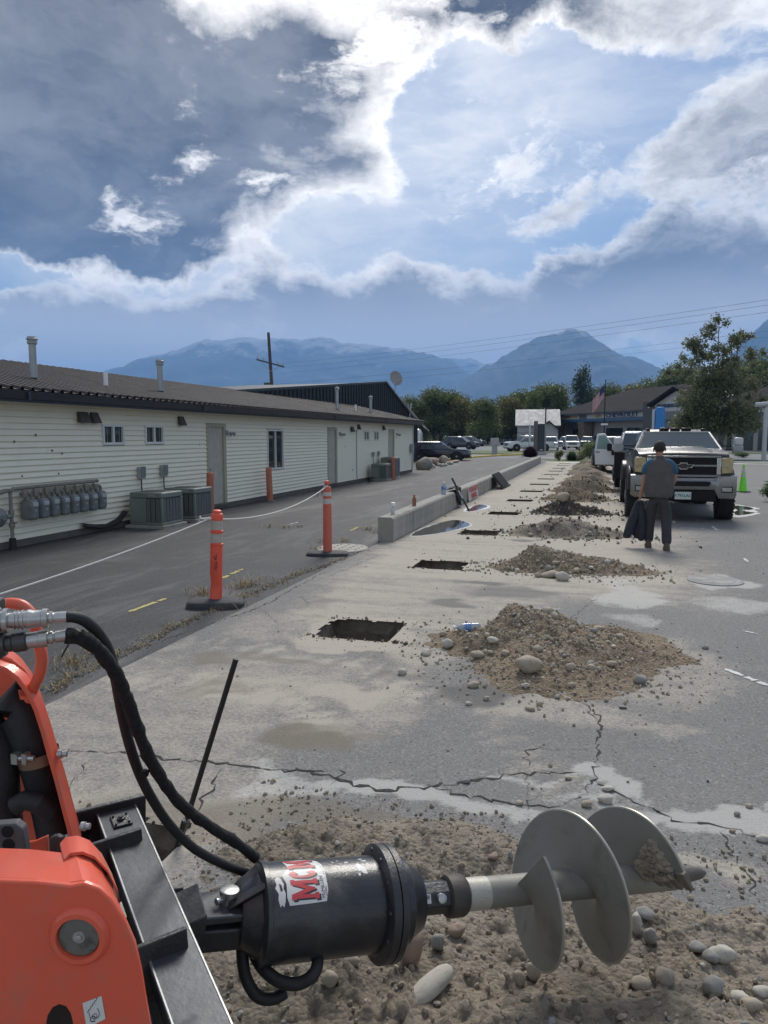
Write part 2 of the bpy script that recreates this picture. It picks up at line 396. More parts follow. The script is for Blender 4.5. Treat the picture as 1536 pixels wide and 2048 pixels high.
def asphalt_mat(name, base, dustcol, attr=True, fleck=.5, macro=.25, rough=.85, tars=.0):
    m = bpy.data.materials.new(name); m.use_nodes = True; nt = m.node_tree
    new, math_, vmath, mr, mix, noise, L = node_helpers(nt)
    b = nt.nodes['Principled BSDF']; geo = new('ShaderNodeNewGeometry'); P = geo.outputs['Position']
    vor = new('ShaderNodeTexVoronoi', i_Scale=95.0); L.new(P, vor.inputs['Vector'])
    vs = new('ShaderNodeSeparateColor'); L.new(vor.outputs['Color'], vs.inputs[0])
    c = mix(noise(P, .35, 6, .6), tuple(x * (1 - macro) for x in base), tuple(x * (1 + macro) for x in base))
    c = mix(math_('MULTIPLY', noise(vmath('MULTIPLY', P, (1, .35, 1)).outputs[0], 2.2, 7, .65), .8), c, tuple(x * 1.25 for x in base))
    c = mix(mr(vs.outputs[0], .78, .98, 0, fleck, 'LINEAR'), c, (.34, .34, .33))        # pale aggregate
    c = mix(mr(vs.outputs[1], .80, .98, 0, .55, 'LINEAR'), c, tuple(x * .35 for x in base))
    if attr:
        sc_ = noise(vmath('MULTIPLY', P, (9, 1.1, 1)).outputs[0], 2.0, 9, .75, .8); c = mix(mr(sc_, .55, .75, 0, .38), c, (.27, .255, .23))      # tyre scuffs and tracked dust
        c = mix(mr(noise(P, 5.5, 10, .72, .6), .56, .74, 0, .45), c, (.26, .245, .22)); c = mix(mr(noise(P, .9, 6, .6), .55, .75, 0, .35), c, tuple(x * .62 for x in base))
        def at(n): return new('ShaderNodeAttribute', attribute_name=n).outputs['Fac']
        grit = noise(P, 38, 5, .7); mid = noise(P, 7, 6, .65)
        g2 = math_('ADD', math_('MULTIPLY', grit, 1.15), math_('MULTIPLY', mid, .65))
        def m_(n, k=1.): return math_('MULTIPLY', mr(math_('ADD', at(n), math_('SUBTRACT', g2, .90)), .10, .74), k)
        c = mix(m_('dust', .88), c, dustcol)
        c = mix(m_('earth', .8), c, (.17, .145, .11))
        c = mix(m_('stain', .75), c, tuple(x * .62 for x in base))
        c = mix(m_('chalk', .72), c, (.46, .45, .42))
    if tars:
        st = noise(vmath('MULTIPLY', P, (1.1, .22, 1)).outputs[0], 1.1, 10, .72, .6)
        c = mix(mr(st, .46, .72, 0, tars), c, (.15, .15, .148)); c = mix(mr(noise(P, 1.6, 9, .7), .52, .78, 0, .5), c, (.13, .128, .12))
    L.new(c, b.inputs['Base Color']); b.inputs['Roughness'].default_value = rough; b.inputs['Specular IOR Level'].default_value = .3
    bp = new('ShaderNodeBump', i_Strength=.55, i_Distance=.006)
    L.new(math_('ADD', vor.outputs['Distance'], math_('MULTIPLY', noise(P, 25, 8, .7), 1.4)), bp.inputs['Height']); L.new(bp.outputs[0], b.inputs['Normal'])
    return m
lot_mat = asphalt_mat('lot_asphalt', (.165, .161, .154), (.42, .375, .31))
drive_mat = asphalt_mat('drive_asphalt', (.036, .037, .041), (.3, .28, .25), attr=False, fleck=.16, macro=.45, rough=.7, tars=.75)
road_mat = asphalt_mat('road_asphalt', (.17, .17, .172), (.3, .3, .3), attr=False, fleck=.1)
dirt_mat = None

def lin(a, b, st): return np.linspace(a, b, int(round((b - a) / st)) + 1)
LOTX0 = -3.62
near_xs = np.unique(np.round(np.concatenate([lin(LOTX0, 7.0, .045), [HOLE_X0, HOLE_X1]]), 4))
near_ys = lin(.6, 15.0, .045)
lot = tag(sheet('parking_lot', near_xs, near_ys, lot_mat, holes=True, fields=ground_fields), kind='structure')
far_xs = np.unique(np.round(np.concatenate([lin(LOTX0, 7.0, .18), [HOLE_X0, HOLE_X1]]), 4))
far_ys = np.unique(np.round(np.concatenate([lin(15.0, 54.0, .2)] + [list(h) for h in HOLES if h[0] > 15]), 4))
tag(sheet('parking_lot', far_xs, far_ys, lot_mat, holes=True, fields=ground_fields), kind='structure')
tag(sheet('parking_lot', np.array([7.0, 20, 60.]), np.array([-30., .6, 15, 54]), lot_mat, fields=lambda x, y: [np.zeros_like(x) + .08] + [np.zeros_like(x)] * 3), kind='structure')
tag(sheet('parking_lot', np.array([LOTX0, 0, 7.0]), np.array([-30., -10, .6]), lot_mat, fields=lambda x, y: [np.zeros_like(x) + .2] + [np.zeros_like(x)] * 3), kind='structure')
tag(sheet('driveway', np.array([-60., -20, -9, LOTX0]), np.array([-30., 0, 20, 56, 62.6]), drive_mat, z=0.), kind='structure')
# earth pits under the openings
pit_mat = M('pit_earth', (.15, .125, .095), .95, 0, .45, 9, 1.6, 26)
for i in range(len(HOLES)):
    x0, x1, y0, y1 = hole_rect(i); g = .06; dpt = .9
    n = 10 if i < 4 else 3; mb = MB(); ring = []
    def jig(x, y, z): return (x + (rnd.random() - .5) * .05, y + (rnd.random() - .5) * .05, z)
    per = [(x0 - g + (x1 - x0 + 2 * g) * k / n, y0 - g) for k in range(n)] + [(x1 + g, y0 - g + (y1 - y0 + 2 * g) * k / n) for k in range(n)] + \
          [(x1 + g - (x1 - x0 + 2 * g) * k / n, y1 + g) for k in range(n)] + [(x0 - g, y1 + g - (y1 - y0 + 2 * g) * k / n) for k in range(n)]
    rings = []
    for lv in range(8):
        z = -.004 - dpt * lv / 7
        sh = .0 if lv == 0 else (.05 + .02 * lv)
        cx, cy = (x0 + x1) / 2, (y0 + y1) / 2
        rings.append([((cx + (px - cx) * (1 - sh)) + (rnd.random() - .5) * (.04 if lv else 0), cy + (py - cy) * (1 - sh) + (rnd.random() - .5) * (.04 if lv else 0), z) for px, py in per])
    mb.loft(rings, caps=False); mb.add(rings[-1], [tuple(range(len(per)))])
    o = mb.build('pit', pit_mat, smooth=False); tag(o, kind='structure')

# verge, footpath, highway and the dealer's lot beyond (all run across the row)
grass_mat = M('grass_turf', (.070, .105, .032), .9, 0, .45, 1.2, 1.5, 18)
path_mat = M('concrete_path', (.42, .41, .38), .85, 0, .1, .6, .3, 20)
tag(sheet('verge', np.array([-3.62, 60.]), np.array([54., 61.]), grass_mat, z=.03), kind='structure')
tag(sheet('footpath', np.array([-6., 60.]), np.array([61., 63.0]), path_mat, z=.05), kind='structure')
tag(sheet('footpath', np.array([9., 60.]), np.array([54.6, 58.0]), path_mat, z=.06), kind='structure')
tag(sheet('highway', np.array([-260., -60, 0, 60, 260.]), np.array([62.6, 86.]), road_mat, z=-.004), kind='structure')
mb = MB(); 
for x in range(-120, 120, 12): mb.box(x, x + 3, 74, 74.15, .0, .002)
o = mb.build('lane_marking', M('road_yellow', (.55, .42, .08), .8)); tag(o, kind='structure')
mb = MB(); mb.box(-120, 120, 63.4, 63.55, 0, .002); mb.box(-120, 120, 85.2, 85.35, 0, .002)
tag(mb.build('lane_marking', M('road_white', (.6, .6, .58), .8)), kind='structure')
tag(sheet('dealer_verge', np.array([-260., 260.]), np.array([86., 93.]), grass_mat, z=.05), kind='structure')
tag(sheet('dealer_lot', np.array([-260., 260.]), np.array([93., 190.]), road_mat, z=.02), kind='structure')
tag(sheet('side_street', np.array([-60., -18.]), np.array([60., 95.]), road_mat, z=.055), kind='structure')
tag(sheet('terrain', np.array([-9000., -260., -60., 60., 260., 9000.]), np.array([-2000., -30., 62., 190., 12000.]), M('far_ground', (.05, .075, .03), .95, 0, .4, .01), z=-.06, keep=lambda x, y: ~((np.abs(x) < 60) & (y > -30) & (y < 62))), kind='structure')
mb = MB()
pts = [(-11.007, 51.065), (-10.34, 63.174), (-8.789, 69.443), (-6.513, 74.924)]
for a, b in zip(pts[:-1], pts[1:]): mb.beam((*a, .07), (*b, .07), .3, .14)
tag(mb.build('yellow_kerb', M('kerb_yellow', (.62, .47, .10), .8, 0, .2, 2, .3), None, .02), kind='structure')
tag(sheet('verge_island', np.array([-26., -5.2]), np.array([76., 86.]), grass_mat, z=.058), kind='structure')
# paint marks on the lot and drive
paint_y = M('faded_yellow_paint', (.42, .36, .13), .85, 0, .4, 14, .3); paint_w = M('faded_white_paint', (.60, .60, .58), .85, 0, .3, 14, .3)
def stroke(name, a, b, w, m_, z=.004, seed=0, seg=14):
    rr = random.Random(seed); a = Vector((*a, z)); b = Vector((*b, z)); dv = (b - a); s = Vector((-dv.y, dv.x, 0)).normalized(); mb = MB()
    L_ = []; R_ = []
    for i in range(seg + 1):
        p = a + dv * i / seg; ww = w * (.55 + .6 * rr.random()) * (.3 if i in (0, seg) else 1)
        L_.append(p + s * ww / 2); R_.append(p - s * ww / 2)
    for i in range(seg):
        if rr.random() < .12: continue
        mb.quad(L_[i], R_[i], R_[i + 1], L_[i + 1])
    o = mb.build(name, m_, smooth=False); tag(o, kind='structure'); return o
for k, (a, b, w, m_) in enumerate([(((-4.717, 6.624)), ((-4.707, 7.307)), .07, paint_y), (((-4.673, 8.562)), ((-4.728, 9.268)), .07, paint_y), (((-4.848, 4.891)), ((-4.742, 5.325)), .07, paint_y),
        (((1.021, 6.278)), ((1.263, 5.928)), .06, paint_w), (((2.173, 12.189)), ((2.171, 11.861)), .05, paint_w), (((1.375, 7.585)), ((1.486, 7.505)), .03, paint_w), (((1.632, 15.933)), ((2.155, 15.999)), .05, paint_w), (((2.291, 16.383)), ((2.302, 15.793)), .06, paint_w),
        (((-4.81, 14.074)), ((-4.341, 14.737)), .04, paint_y), (((-6.189, 14.204)), ((-6.163, 14.68)), .04, paint_w), (((-4.628, 13.632)), ((-4.669, 14.462)), .05, paint_y), (((-0.295, 8.019)), ((-0.97, 7.872)), .02, paint_w), (((4.446, 26.593)), ((5.098, 25.292)), .03, paint_w)]):
    stroke('paint_mark', a, b, w, m_, seed=k)
# cracks: jagged dark grooves with crumbled lips
crack_mat = M('crack_filth', (.028, .026, .024), .95, 0, .3, 20, .5, 50)
def crack(px, w, seed, z=.003):
    rr = random.Random(seed); pts = []
    for a, b in zip(px[:-1], px[1:]):
        a = Vector((*a, z)); b = Vector((*b, z)); n = max(2, int((b - a).length / .035))
        for i in range(n): pts.append(a.lerp(b, i / n) + Vector(((rr.random() - .5) * .05, (rr.random() - .5) * .05, 0)))
    pts.append(Vector((*px[-1], z))); mb = MB(); prev = None
    for i, p in enumerate(pts):
        t = (pts[min(i + 1, len(pts) - 1)] - pts[max(i - 1, 0)]); s = Vector((-t.y, t.x, 0)).normalized()
        ww = w * (.10 + .95 * rr.random() ** 1.6) * (min(1, .3 + 4 * min(i, len(pts) - 1 - i) / len(pts)))
        cur = (p + s * ww / 2, p - s * ww / 2)
        if prev: mb.quad(prev[0], prev[1], cur[1], cur[0])
        prev = cur
    tag(mb.build('crack', crack_mat, smooth=False), kind='structure')
CR = [([(-2.985, 3.527), (-2.642, 3.576), (-2.351, 3.589), (-2.011, 3.613), (-1.653, 3.637), (-1.421, 3.653), (-1.254, 3.591), (-1.051, 3.567), (-0.808, 3.678), (-0.564, 3.826), (-0.364, 3.958), (-0.153, 4.038), (0.006, 4.084)], .032),
 ([(-0.808, 3.678), (-0.559, 3.625), (-0.304, 3.617), (-0.134, 3.656)], .02), ([(-2.004, 3.601), (-1.91, 3.319), (-1.852, 3.093)], .015), ([(-1.653, 3.637), (-1.301, 3.726), (-1.323, 3.547)], .012),
 ([(0.028, 5.067), (0.061, 4.847), (0.031, 4.472), (0.046, 4.193), (0.02, 3.995), (-0.028, 3.806), (-0.111, 3.673)], .02), ([(-0.331, 4.051), (-0.367, 4.283), (-0.197, 4.354), (0.003, 4.39)], .010),
 ([(0.02, 3.995), (0.206, 3.818), (0.408, 3.67), (0.606, 3.656), (0.803, 3.608)], .022), ([(0.603, 3.631), (0.641, 3.466), (0.652, 3.29), (0.661, 3.131)], .018),
 ([(-3.784, 5.601), (-3.623, 6.377), (-3.477, 7.197), (-3.531, 8.45), (-3.566, 9.727)], .015), ([(-3.477, 7.197), (-2.961, 6.568), (-2.692, 6.961)], .007), ([(-3.305, 7.907), (-2.956, 7.347)], .008), ([(-3.407, 8.822), (-3.233, 10.974)], .010),
 ([(-2.753, 3.453), (-2.668, 3.219), (-2.555, 3.021)], .008), ([(-3.857, 7.472), (-3.771, 8.381)], .008), ([(-0.337, 3.966), (-0.289, 3.73), (-0.288, 3.57)], .008),
 ([(-3.805, 4.319), (-3.813, 5.278), (-3.912, 6.587), (-3.879, 8.036), (-3.736, 9.678), (-3.605, 11.51)], .05), ([(0.061, 4.847), (-0.038, 5.145), (-0.109, 5.278)], .012), ([(-0.345, 7.032), (0.067, 8.881)], .01)]
for k, (p, w) in enumerate(CR): crack(p, w, k)

# ------------------------------------------------------------------ mountains
def mountain(name, prof, dist, depth, seed, mat_, base=-5., amp=.10):
    """prof: list of (bearing position x at dist, height); a ridge whose flank falls towards the valley in spurs and gullies"""
    prof = sorted(prof); px = np.array([p[0] for p in prof]); ph = np.array([p[1] for p in prof])
    nx, ny = 260, 60
    xs = np.linspace(px[0], px[-1], nx); t = np.linspace(0, 1, ny)
    X, T = np.meshgrid(xs, t); span = px[-1] - px[0]
    Hh = np.interp(X, px, ph) + (fbm(X / 160, X * 0 + seed, 6, seed, .62) - .5) * 95
    rid = 1 - np.abs(2 * fbm(X / 900 + T * .6, T * 2.2 + 3, 6, seed + 3) - 1)
    prof_t = (1 - T) ** 1.25
    Zz = Hh * prof_t + (rid - .6) * Hh * amp * 3.2 * np.sin(np.pi * np.clip(T, 0, 1)) ** .7
    Zz = np.where(T < .001, Hh, Zz) + base * T
    Yy = dist - depth * T
    back = dist + depth * .4
    vs = np.concatenate([np.stack([X.ravel(), Yy.ravel(), Zz.ravel()], 1), np.stack([xs, np.full(nx, back), np.full(nx, -20.)], 1)])
    fs = []
    for j in range(ny - 1):
        for i in range(nx - 1):
            a = j * nx + i; fs.append((a, a + nx, a + nx + 1, a + 1))
    o0 = nx * ny
    for i in range(nx - 1): fs.append((i, i + 1, o0 + i + 1, o0 + i))
    me = bpy.data.meshes.new(name); me.from_pydata(vs.tolist(), [], fs); me.materials.append(mat_)
    me.polygons.foreach_set('use_smooth', [True] * len(me.polygons)); me.update()
    o = link_mesh(name, me); o.rotation_euler = (0, 0, R(16.1)); tag(o, kind='structure'); return o
mt = bpy.data.materials.new('mountain_forest'); mt.use_nodes = True
new, math_, vmath, mr, mix, noise, L = node_helpers(mt.node_tree)
geo = new('ShaderNodeNewGeometry'); Pz = new('ShaderNodeSeparateXYZ'); L.new(geo.outputs['Position'], Pz.inputs[0])
c = mix(noise(geo.outputs['Position'], .004, 8, .65), (.016, .032, .030), (.040, .060, .055))
rockf = mr(math_('ADD', math_('MULTIPLY', Pz.outputs[2], .0006), math_('MULTIPLY', noise(geo.outputs['Position'], .0026, 9, .7), .9)), .98, 1.12)
c = mix(rockf, c, (.34, .33, .32)); L.new(c, mt.node_tree.nodes['Principled BSDF'].inputs['Base Color']); mt.node_tree.nodes['Principled BSDF'].inputs['Roughness'].default_value = .95
mountain('mountain', [(-8052, 424), (-5709, 249), (-4167, 424), (-3243, 743), (-2738, 934), (-2149, 1100), (-1622, 1163), (-1214, 1117), (-747, 1158), (-397, 1083), (187, 1043), (538, 957), (802, 876), (1038, 726), (1363, 569), (1955, 366), (3142, 132)], 8800, 3000, 3, mt)
mountain('mountain', [(142, 55), (582, 406), (791, 571), (1018, 675), (1279, 821), (1453, 873), (1627, 924), (1736, 907), (1847, 851), (2070, 731), (2292, 657), (2516, 545), (2783, 484), (3226, 428), (4556, 318)], 6600, 2300, 9, mt)
mountain('mountain', [(2292, 270), (2505, 529), (2647, 675), (2846, 850), (3074, 1002), (3437, 1110), (4540, 1146), (6788, 857)], 5600, 1900, 15, mt)
mountain('mountain', [(675, 820), (893, 1095), (1148, 1145), (1258, 1138), (1369, 1095), (1517, 979), (1849, 820)], 11000, 2000, 21, M('snowy_rock', (.30, .31, .33), .9, 0, .5, .004), amp=.2)
# air between here and the ranges
hz = bpy.data.materials.new('air'); hz.use_nodes = True; hn = hz.node_tree; hn.nodes.clear()
pv = hn.nodes.new('ShaderNodeVolumePrincipled'); ho = hn.nodes.new('ShaderNodeOutputMaterial'); hn.links.new(pv.outputs[0], ho.inputs['Volume'])
pv.inputs['Color'].default_value = (.26, .50, .92, 1); pv.inputs['Density'].default_value = .00014; pv.inputs['Anisotropy'].default_value = .1
hb = MB(); hb.box(-9500, 9500, -300, 12500, -26, 1300)
ob = hb.build('haze', hz, smooth=False); tag(ob, kind='stuff')

# ------------------------------------------------------------------ low concrete wall
conc = M('cast_concrete', (.30, .29, .255), .88, 0, .2, 2.2, .9, 45, dirt=.35, dirtcol=(.16, .15, .13), streak=(3.5, 3.5, .5))
wt = thing('retaining_wall', 'long low concrete wall with a board-marked face and small objects on its top', 'wall', (-3.44, 12.43, 0))
wall_end = Vector((-3.85, 53.1, 0)); wdir = (wall_end - Vector((-3.44, 12.43, 0))).normalized(); wn_ = Vector((-wdir.y, wdir.x, 0))
WL = (wall_end - Vector((-3.44, 12.43, 0))).length
mb = MB(); ww = .26
def wpt(t, s, z): return wdir * t + wn_ * s + Vector((0, 0, z))
prof = [(0, -.05), (0, .405), (.018, .428), (ww - .018, .428), (ww, .405), (ww, -.05)]
mb.loft([[wpt(WL * k / 40, s + math.sin(k * 1.7) * .003, z) for s, z in prof] for k in range(41)])
mb.build('wall_body', conc, wt)
form_c = M('form_board_concrete', (.335, .325, .29), .9, 0, .22, 3, .8, 50, dirt=.4, dirtcol=(.17, .16, .135), streak=(3, 3, .4))
plank_me = []
for v in range(4):
    b = MB(); w_ = (.15, .19, .17, .22)[v]; b.box(0.002, w_ - .006, -.012 - .002 * v, 0, 0.01, .40); plank_me.append((w_, b.mesh('form_board', form_c)))
t = 0.; k = 0
while t < WL - .3:
    w_, me = plank_me[rnd.randrange(4)]
    if k >= 220: break
    o = link_mesh('form_board', me, wt); o.matrix_local = Matrix.Translation(wpt(t, -.004 - .004 * rnd.random(), 0)) @ Matrix(((wdir.x, -wdir.y, 0, 0), (wdir.y, wdir.x, 0, 0), (0, 0, 1, 0), (0, 0, 0, 1))) ; t += w_; k += 1

# ------------------------------------------------------------------ long low building with lap siding
WX = -9.30
siding = M('vinyl_siding', (.86, .81, .65), .55, 0, .05, .9, .06, 30, dirt=.16, dirtcol=(.42, .40, .33), dscale=.8)
trim_m = M('tan_trim', (.40, .37, .28), .6, 0, .1, 4)
roofm = M('brown_metal_roof', (.075, .064, .060), .5, .3, .28, .7, .1, 20, dirt=.3, dirtcol=(.2, .18, .16), streak=(.6, 2.5, 1))
fascia_m = M('dark_fascia', (.045, .05, .06), .4, .2, .2, 3)
found_m = M('foundation_block', (.13, .12, .105), .95, 0, .3, 3, .8, 40)
door_m = M('cream_door', (.62, .59, .47), .45, 0, .05, 3, dirt=.1, dirtcol=(.4, .37, .3))
BY0, BY1 = 3.0, 37.60
bld = thing('long_building', 'long single-storey building with cream lap siding and a brown ribbed metal roof', 'building', (WX, BY0, 0))
def W(x, y, z): return (x - WX, y - BY0, z)      # building frame
openings = []      # (y0, y1, z0, z1)
def xo(y, z): return (y, z)
DOORS = [((16.407, 1.998), (17.264, 0.118)), ((24.953, 2.011), (25.864, 0.135)), ((32.967, 2.035), (34.022, 0.717))]
doors = [(16.45, 17.40, 'door_panel'), (24.9, 25.85, 'door'), (32.95, 33.9, 'door')]
doors = [(DOORS[0][0][0] + .02, DOORS[0][0][0] + 1.0), (DOORS[1][0][0], DOORS[1][0][0] + 1.0), (DOORS[2][0][0], DOORS[2][0][0] + 1.0)]
for a, b in doors: openings.append((a, b, .10, 2.16))
wins = [((12.419, 2.093), (13.093, 1.679)), ((13.829, 2.084), (14.527, 1.685)), ((19.915, 1.997), (21.058, 0.856)), ((29.248, 2.057), (29.94, 1.642)), ((30.668, 2.045), (31.348, 1.655))]
wins2 = []
for i, (a, b) in enumerate(wins):
    y0, z1 = a; y1, z0 = b
    if i in (3, 4): z0, z1 = 1.66, 2.06
    if i == 0 or i == 1: z0, z1 = 1.68, 2.08
    if i == 2: z0, z1 = .86, 2.04
    wins2.append((y0, y1, z0, z1)); openings.append((y0, y1, z0, z1))
# backing wall, foundation, far end wall
mb = MB(); mb.box(-.30, -.035, 0, BY1 - BY0, .12, 2.45); mb.build('wall', M('sheathing', (.45, .43, .37), .8), bld)
mb = MB(); mb.box(-.30, -.012, 0, BY1 - BY0 - .01, -.05, .118); mb.build('foundation', found_m, bld)
mb = MB(); mb.box(-8.5, -.302, BY1 - BY0 - .3, BY1 - BY0, 0, 2.45); mb.box(-8.5, -.302, 0, .3, 0, 2.45); mb.build('end_wall', siding, bld)
LAP = .1025
def siding_mesh(L_, laps, cut=None):
    b = MB()
    for k in range(laps):
        z0 = k * LAP; prof = [(-.034, z0 + .008), (0.004, z0), (.006, z0 + .010), (-.024, z0 + LAP - .001), (-.034, z0 + LAP - .001)]
        b.loft([[(x, 0, z) for x, z in prof], [(x, L_, z) for x, z in prof]])
    return b.mesh('siding_board', siding, smooth=False)
cache = {}
zrow = .12; row = 0
while zrow < 2.40:
    laps = 1; zt = zrow + laps * LAP
    ivs = [(BY0, BY1)]
    for (a, b, z0, z1) in openings:
        if z1 > zrow + .06 and z0 < zt - .05:
            nv = []
            for (p, q) in ivs:
                if b <= p or a >= q: nv.append((p, q)); continue
                if a > p: nv.append((p, a))
                if b < q: nv.append((b, q))
            ivs = nv
    off = (row // 2 * 1.87) % 5.2
    for (p, q) in ivs:
        y = p
        while y < q - .01:
            nxt = BY0 + off + 5.2 * (math.floor((y - BY0 - off) / 5.2 + 1e-6) + 1)
            e = min(q, nxt); e = q if q - e < .25 else e
            key = round(e - y, 3)
            if key not in cache: cache[key] = siding_mesh(max(.01, key - .003), 1)
            o = link_mesh('siding_board', cache[key], bld, W(WX + (rnd.random() - .5) * .003, y, zrow)); y = e
    zrow = zt; row += 1
# broken holes in the siding (dents with dark backing)
hole_m = M('siding_hole', (.10, .095, .08), .9)
for ((y, z), r_) in [((10.624, 1.868), .025), ((10.127, 1.76), .022), ((11.007, 1.595), .024), ((11.259, 1.537), .02), ((11.146, 1.181), .018), ((10.843, 0.985), .026), ((10.266, 1.182), .018), ((26.849, 1.453), .03), ((18.033, 1.798), .012), ((16.078, 1.634), .012), ((27.737, 0.517), .04)]:
    mb = MB(); pr = random.Random(int(y * 100)); ring = [(.004, math.cos(a) * r_ * (.7 + .6 * pr.random()), math.sin(a) * r_ * (.6 + .6 * pr.random())) for a in [k * math.pi / 4 for k in range(8)]]
    mb.prism(ring, (.004, 0, 0)); o = mb.build('siding_hole', hole_m, bld, smooth=False); o.location = W(WX, y, z)
# soffit, fascia, roof
ex = .42; ez = 2.44; rdx = -3.7; rz_ = 3.52
mb = MB(); mb.box(-.03, ex - .02, -.2, BY1 - BY0 + .35, ez - .02, ez); mb.build('soffit', M('soffit_white', (.6, .6, .56), .6), bld)
mb = MB(); mb.box(ex - .018, ex + .004, -.2, BY1 - BY0 + .36, ez - .05, ez + .125); mb.build('fascia', fascia_m, bld)
mb = MB(); gp = [(ex + .005, ez + .12), (ex + .005, ez - .0), (ex + .07, ez - .0), (ex + .10, ez + .10), (ex + .11, ez + .12), (ex + .085, ez + .12), (ex + .06, ez + .02), (ex + .02, ez + .02)]
mb.loft([[(x, -.2, z) for x, z in gp], [(x, BY1 - BY0 + .36, z) for x, z in gp]]); mb.build('gutter', fascia_m, bld)
mb = MB()
for y in (9.9, 15.4, 24.3, 30.7): mb = MB(); mb.box(ex + .1, ex + .125, y - BY0, y - BY0 + .05, ez - .02, ez + .11); mb.build('gutter_strap', fascia_m, bld)
sl = Vector((rdx - (ex + .06), 0, rz_ - (ez + .14))); 
def roof_panel_mesh(w_, flip=False):
    b = MB(); prof = []; n = 4; st = w_ / n
    for k in range(n): prof += [(k * st, 0), (k * st + st * .66, 0), (k * st + st * .70, .05), (k * st + st * .92, .05)]
    prof.append((w_, 0))
    b.loft([[Vector((0, y, z)) for y, z in prof], [sl + Vector((0, y, z)) for y, z in prof]], caps=False, closed=False)
    return b.mesh('roof_panel', roofm, smooth=False)
pm = roof_panel_mesh(.914)
y = -.2
while y < BY1 - BY0 + .2:
    o = link_mesh('roof_panel', pm, bld, (ex + .06, y, ez + .145 + rnd.random() * .004)); y += .914
mb = MB(); e0 = (ex + .06, ez + .13); mb.loft([[(e0[0], yy, e0[1]), (rdx, yy, rz_ - .012), (rdx - 4.4, yy, ez + .13), (rdx - 4.4, yy, ez), (e0[0], yy, ez + .10)] for yy in (-.18, BY1 - BY0 + .35)]); mb.build('roof_deck', fascia_m, bld, smooth=False)
mb = MB(); mb.loft([[(rdx + .16, yy, rz_ - .02), (rdx, yy, rz_ + .045), (rdx - .16, yy, rz_ - .02)] for yy in (-.2, BY1 - BY0 + .37)], closed=False, caps=False); mb.build('ridge_cap', roofm, bld, smooth=False)
# doors
for i, (a, b) in enumerate(doors):
    mb = MB(); mb.box(-.10, .012, a, a + .10, .10, 2.16); mb.box(-.10, .014, b - .13, b, .10, 2.16); mb.box(-.10, .013, a + .1, b - .13, 2.07, 2.16)
    mb.v = [(x, y - BY0, z) for x, y, z in mb.v]
    fr = mb.build('door_frame', trim_m, bld, .006)
    mb = MB(); mb.box(-.09, -.05, a + .10, b - .13, .13, 2.07)
    pw = (b - a - .23); 
    for (u0, u1, z0, z1) in [(.12, .45, .25, .95), (.55, .88, .25, .95), (.12, .45, 1.08, 1.6), (.55, .88, 1.08, 1.6), (.12, .45, 1.72, 1.95), (.55, .88, 1.72, 1.95)]:
        mb.box(-.051, -.043, a + .1 + pw * u0, a + .1 + pw * u1, z0, z1)
    mb.v = [(x, y - BY0, z) for x, y, z in mb.v]
    dd = mb.build('door', door_m, bld, .006)
    mb = MB(); mb.lathe((-.05, a + .17 - BY0, 1.02), (1, 0, 0), [(0, .03), (.01, .03), (.012, .012), (.03, .012), (.035, .026), (.06, .024), (.065, .01)], 12); mb.build('handle', bare_steel, dd)
    mb = MB(); mb.box(-.1, .03, a - BY0 + .02, b - BY0 - .02, .07, .125); mb.build('threshold', found_m, bld)
# windows
vinyl = M('white_vinyl', (.72, .72, .68), .4, 0, .04)
for i, (a, b, z0, z1) in enumerate(wins2):
    a -= BY0; b -= BY0; t_ = .045
    mb = MB(); mb.box(-.05, .028, a, b, z1 - t_, z1); mb.box(-.05, .030, a - .01, b + .01, z0 - .005, z0 + t_); mb.box(-.05, .026, a, a + t_, z0 + t_, z1 - t_); mb.box(-.05, .026, b - t_, b, z0 + t_, z1 - t_)
    mid = (a + b) / 2; mb.box(-.045, .022, mid - .025, mid + .025, z0 + t_, z1 - t_)
    fr = mb.build('window', vinyl, bld, .004)
    for (p, q) in ((a + t_, mid - .025), (mid + .025, b - t_)):
        m2_ = MB(); m2_.box(-.03, -.024, p, q, z0 + t_, z1 - t_); m2_.build('pane', glass_dark, fr)
    if i != 2:
        m2_ = MB()
        for k in range(6): yy = a + t_ + (b - a - 2 * t_) * (k + .3) / 6; m2_.box(-.0235, -.0225, yy, yy + .018, z0 + t_, z1 - t_) if k % 2 else None
        m2_.build('curtain', M('grey_curtain', (.25, .25, .26), .9), fr)
# exhaust hoods under the eaves
hood_m = M('brown_hood', (.09, .08, .07), .6, .2, .3, 8)
for (y, z, w_) in [(12.0 - .17, 2.2, .26), (12.0 + .16, 2.2, .2), ((15.234, 2.219)[0], 2.2, .2), ((27.635, 2.086)[0], 2.12, .26), ((28.455, 2.232)[0], 2.22, .16), ((32.059, 2.187)[0], 2.22, .2)]:
    mb = MB(); y -= BY0; h_ = w_ / 2
    mb.loft([[(.004, y - h_, z - .09), (.004, y + h_, z - .09), (.004, y + h_, z + .1), (.004, y - h_, z + .1)], [(.13, y - h_ * 1.05, z - .11), (.13, y + h_ * 1.05, z - .11), (.04, y + h_, z + .1), (.04, y - h_, z + .1)]])
    mb.build('vent_hood', hood_m, bld, .004)
# wall lights
for y in ((17.426, 1.903)[0], (26.23, 1.963)[0], (34.378, 1.948)[0]):
    y -= BY0; mb = MB(); mb.box(.004, .05, y - .04, y + .04, 1.88, 2.0); mb.build('light_bracket', galv, bld, .005)
    for s in (-.02, .16):
        mb = MB(); mb.lathe((.06, y + .06 + s, 1.93), (.75, .45, -.45), [(0, .02), (.03, .035), (.09, .055), (.095, .05)], 12); mb.build('lamp_head', galv, bld)
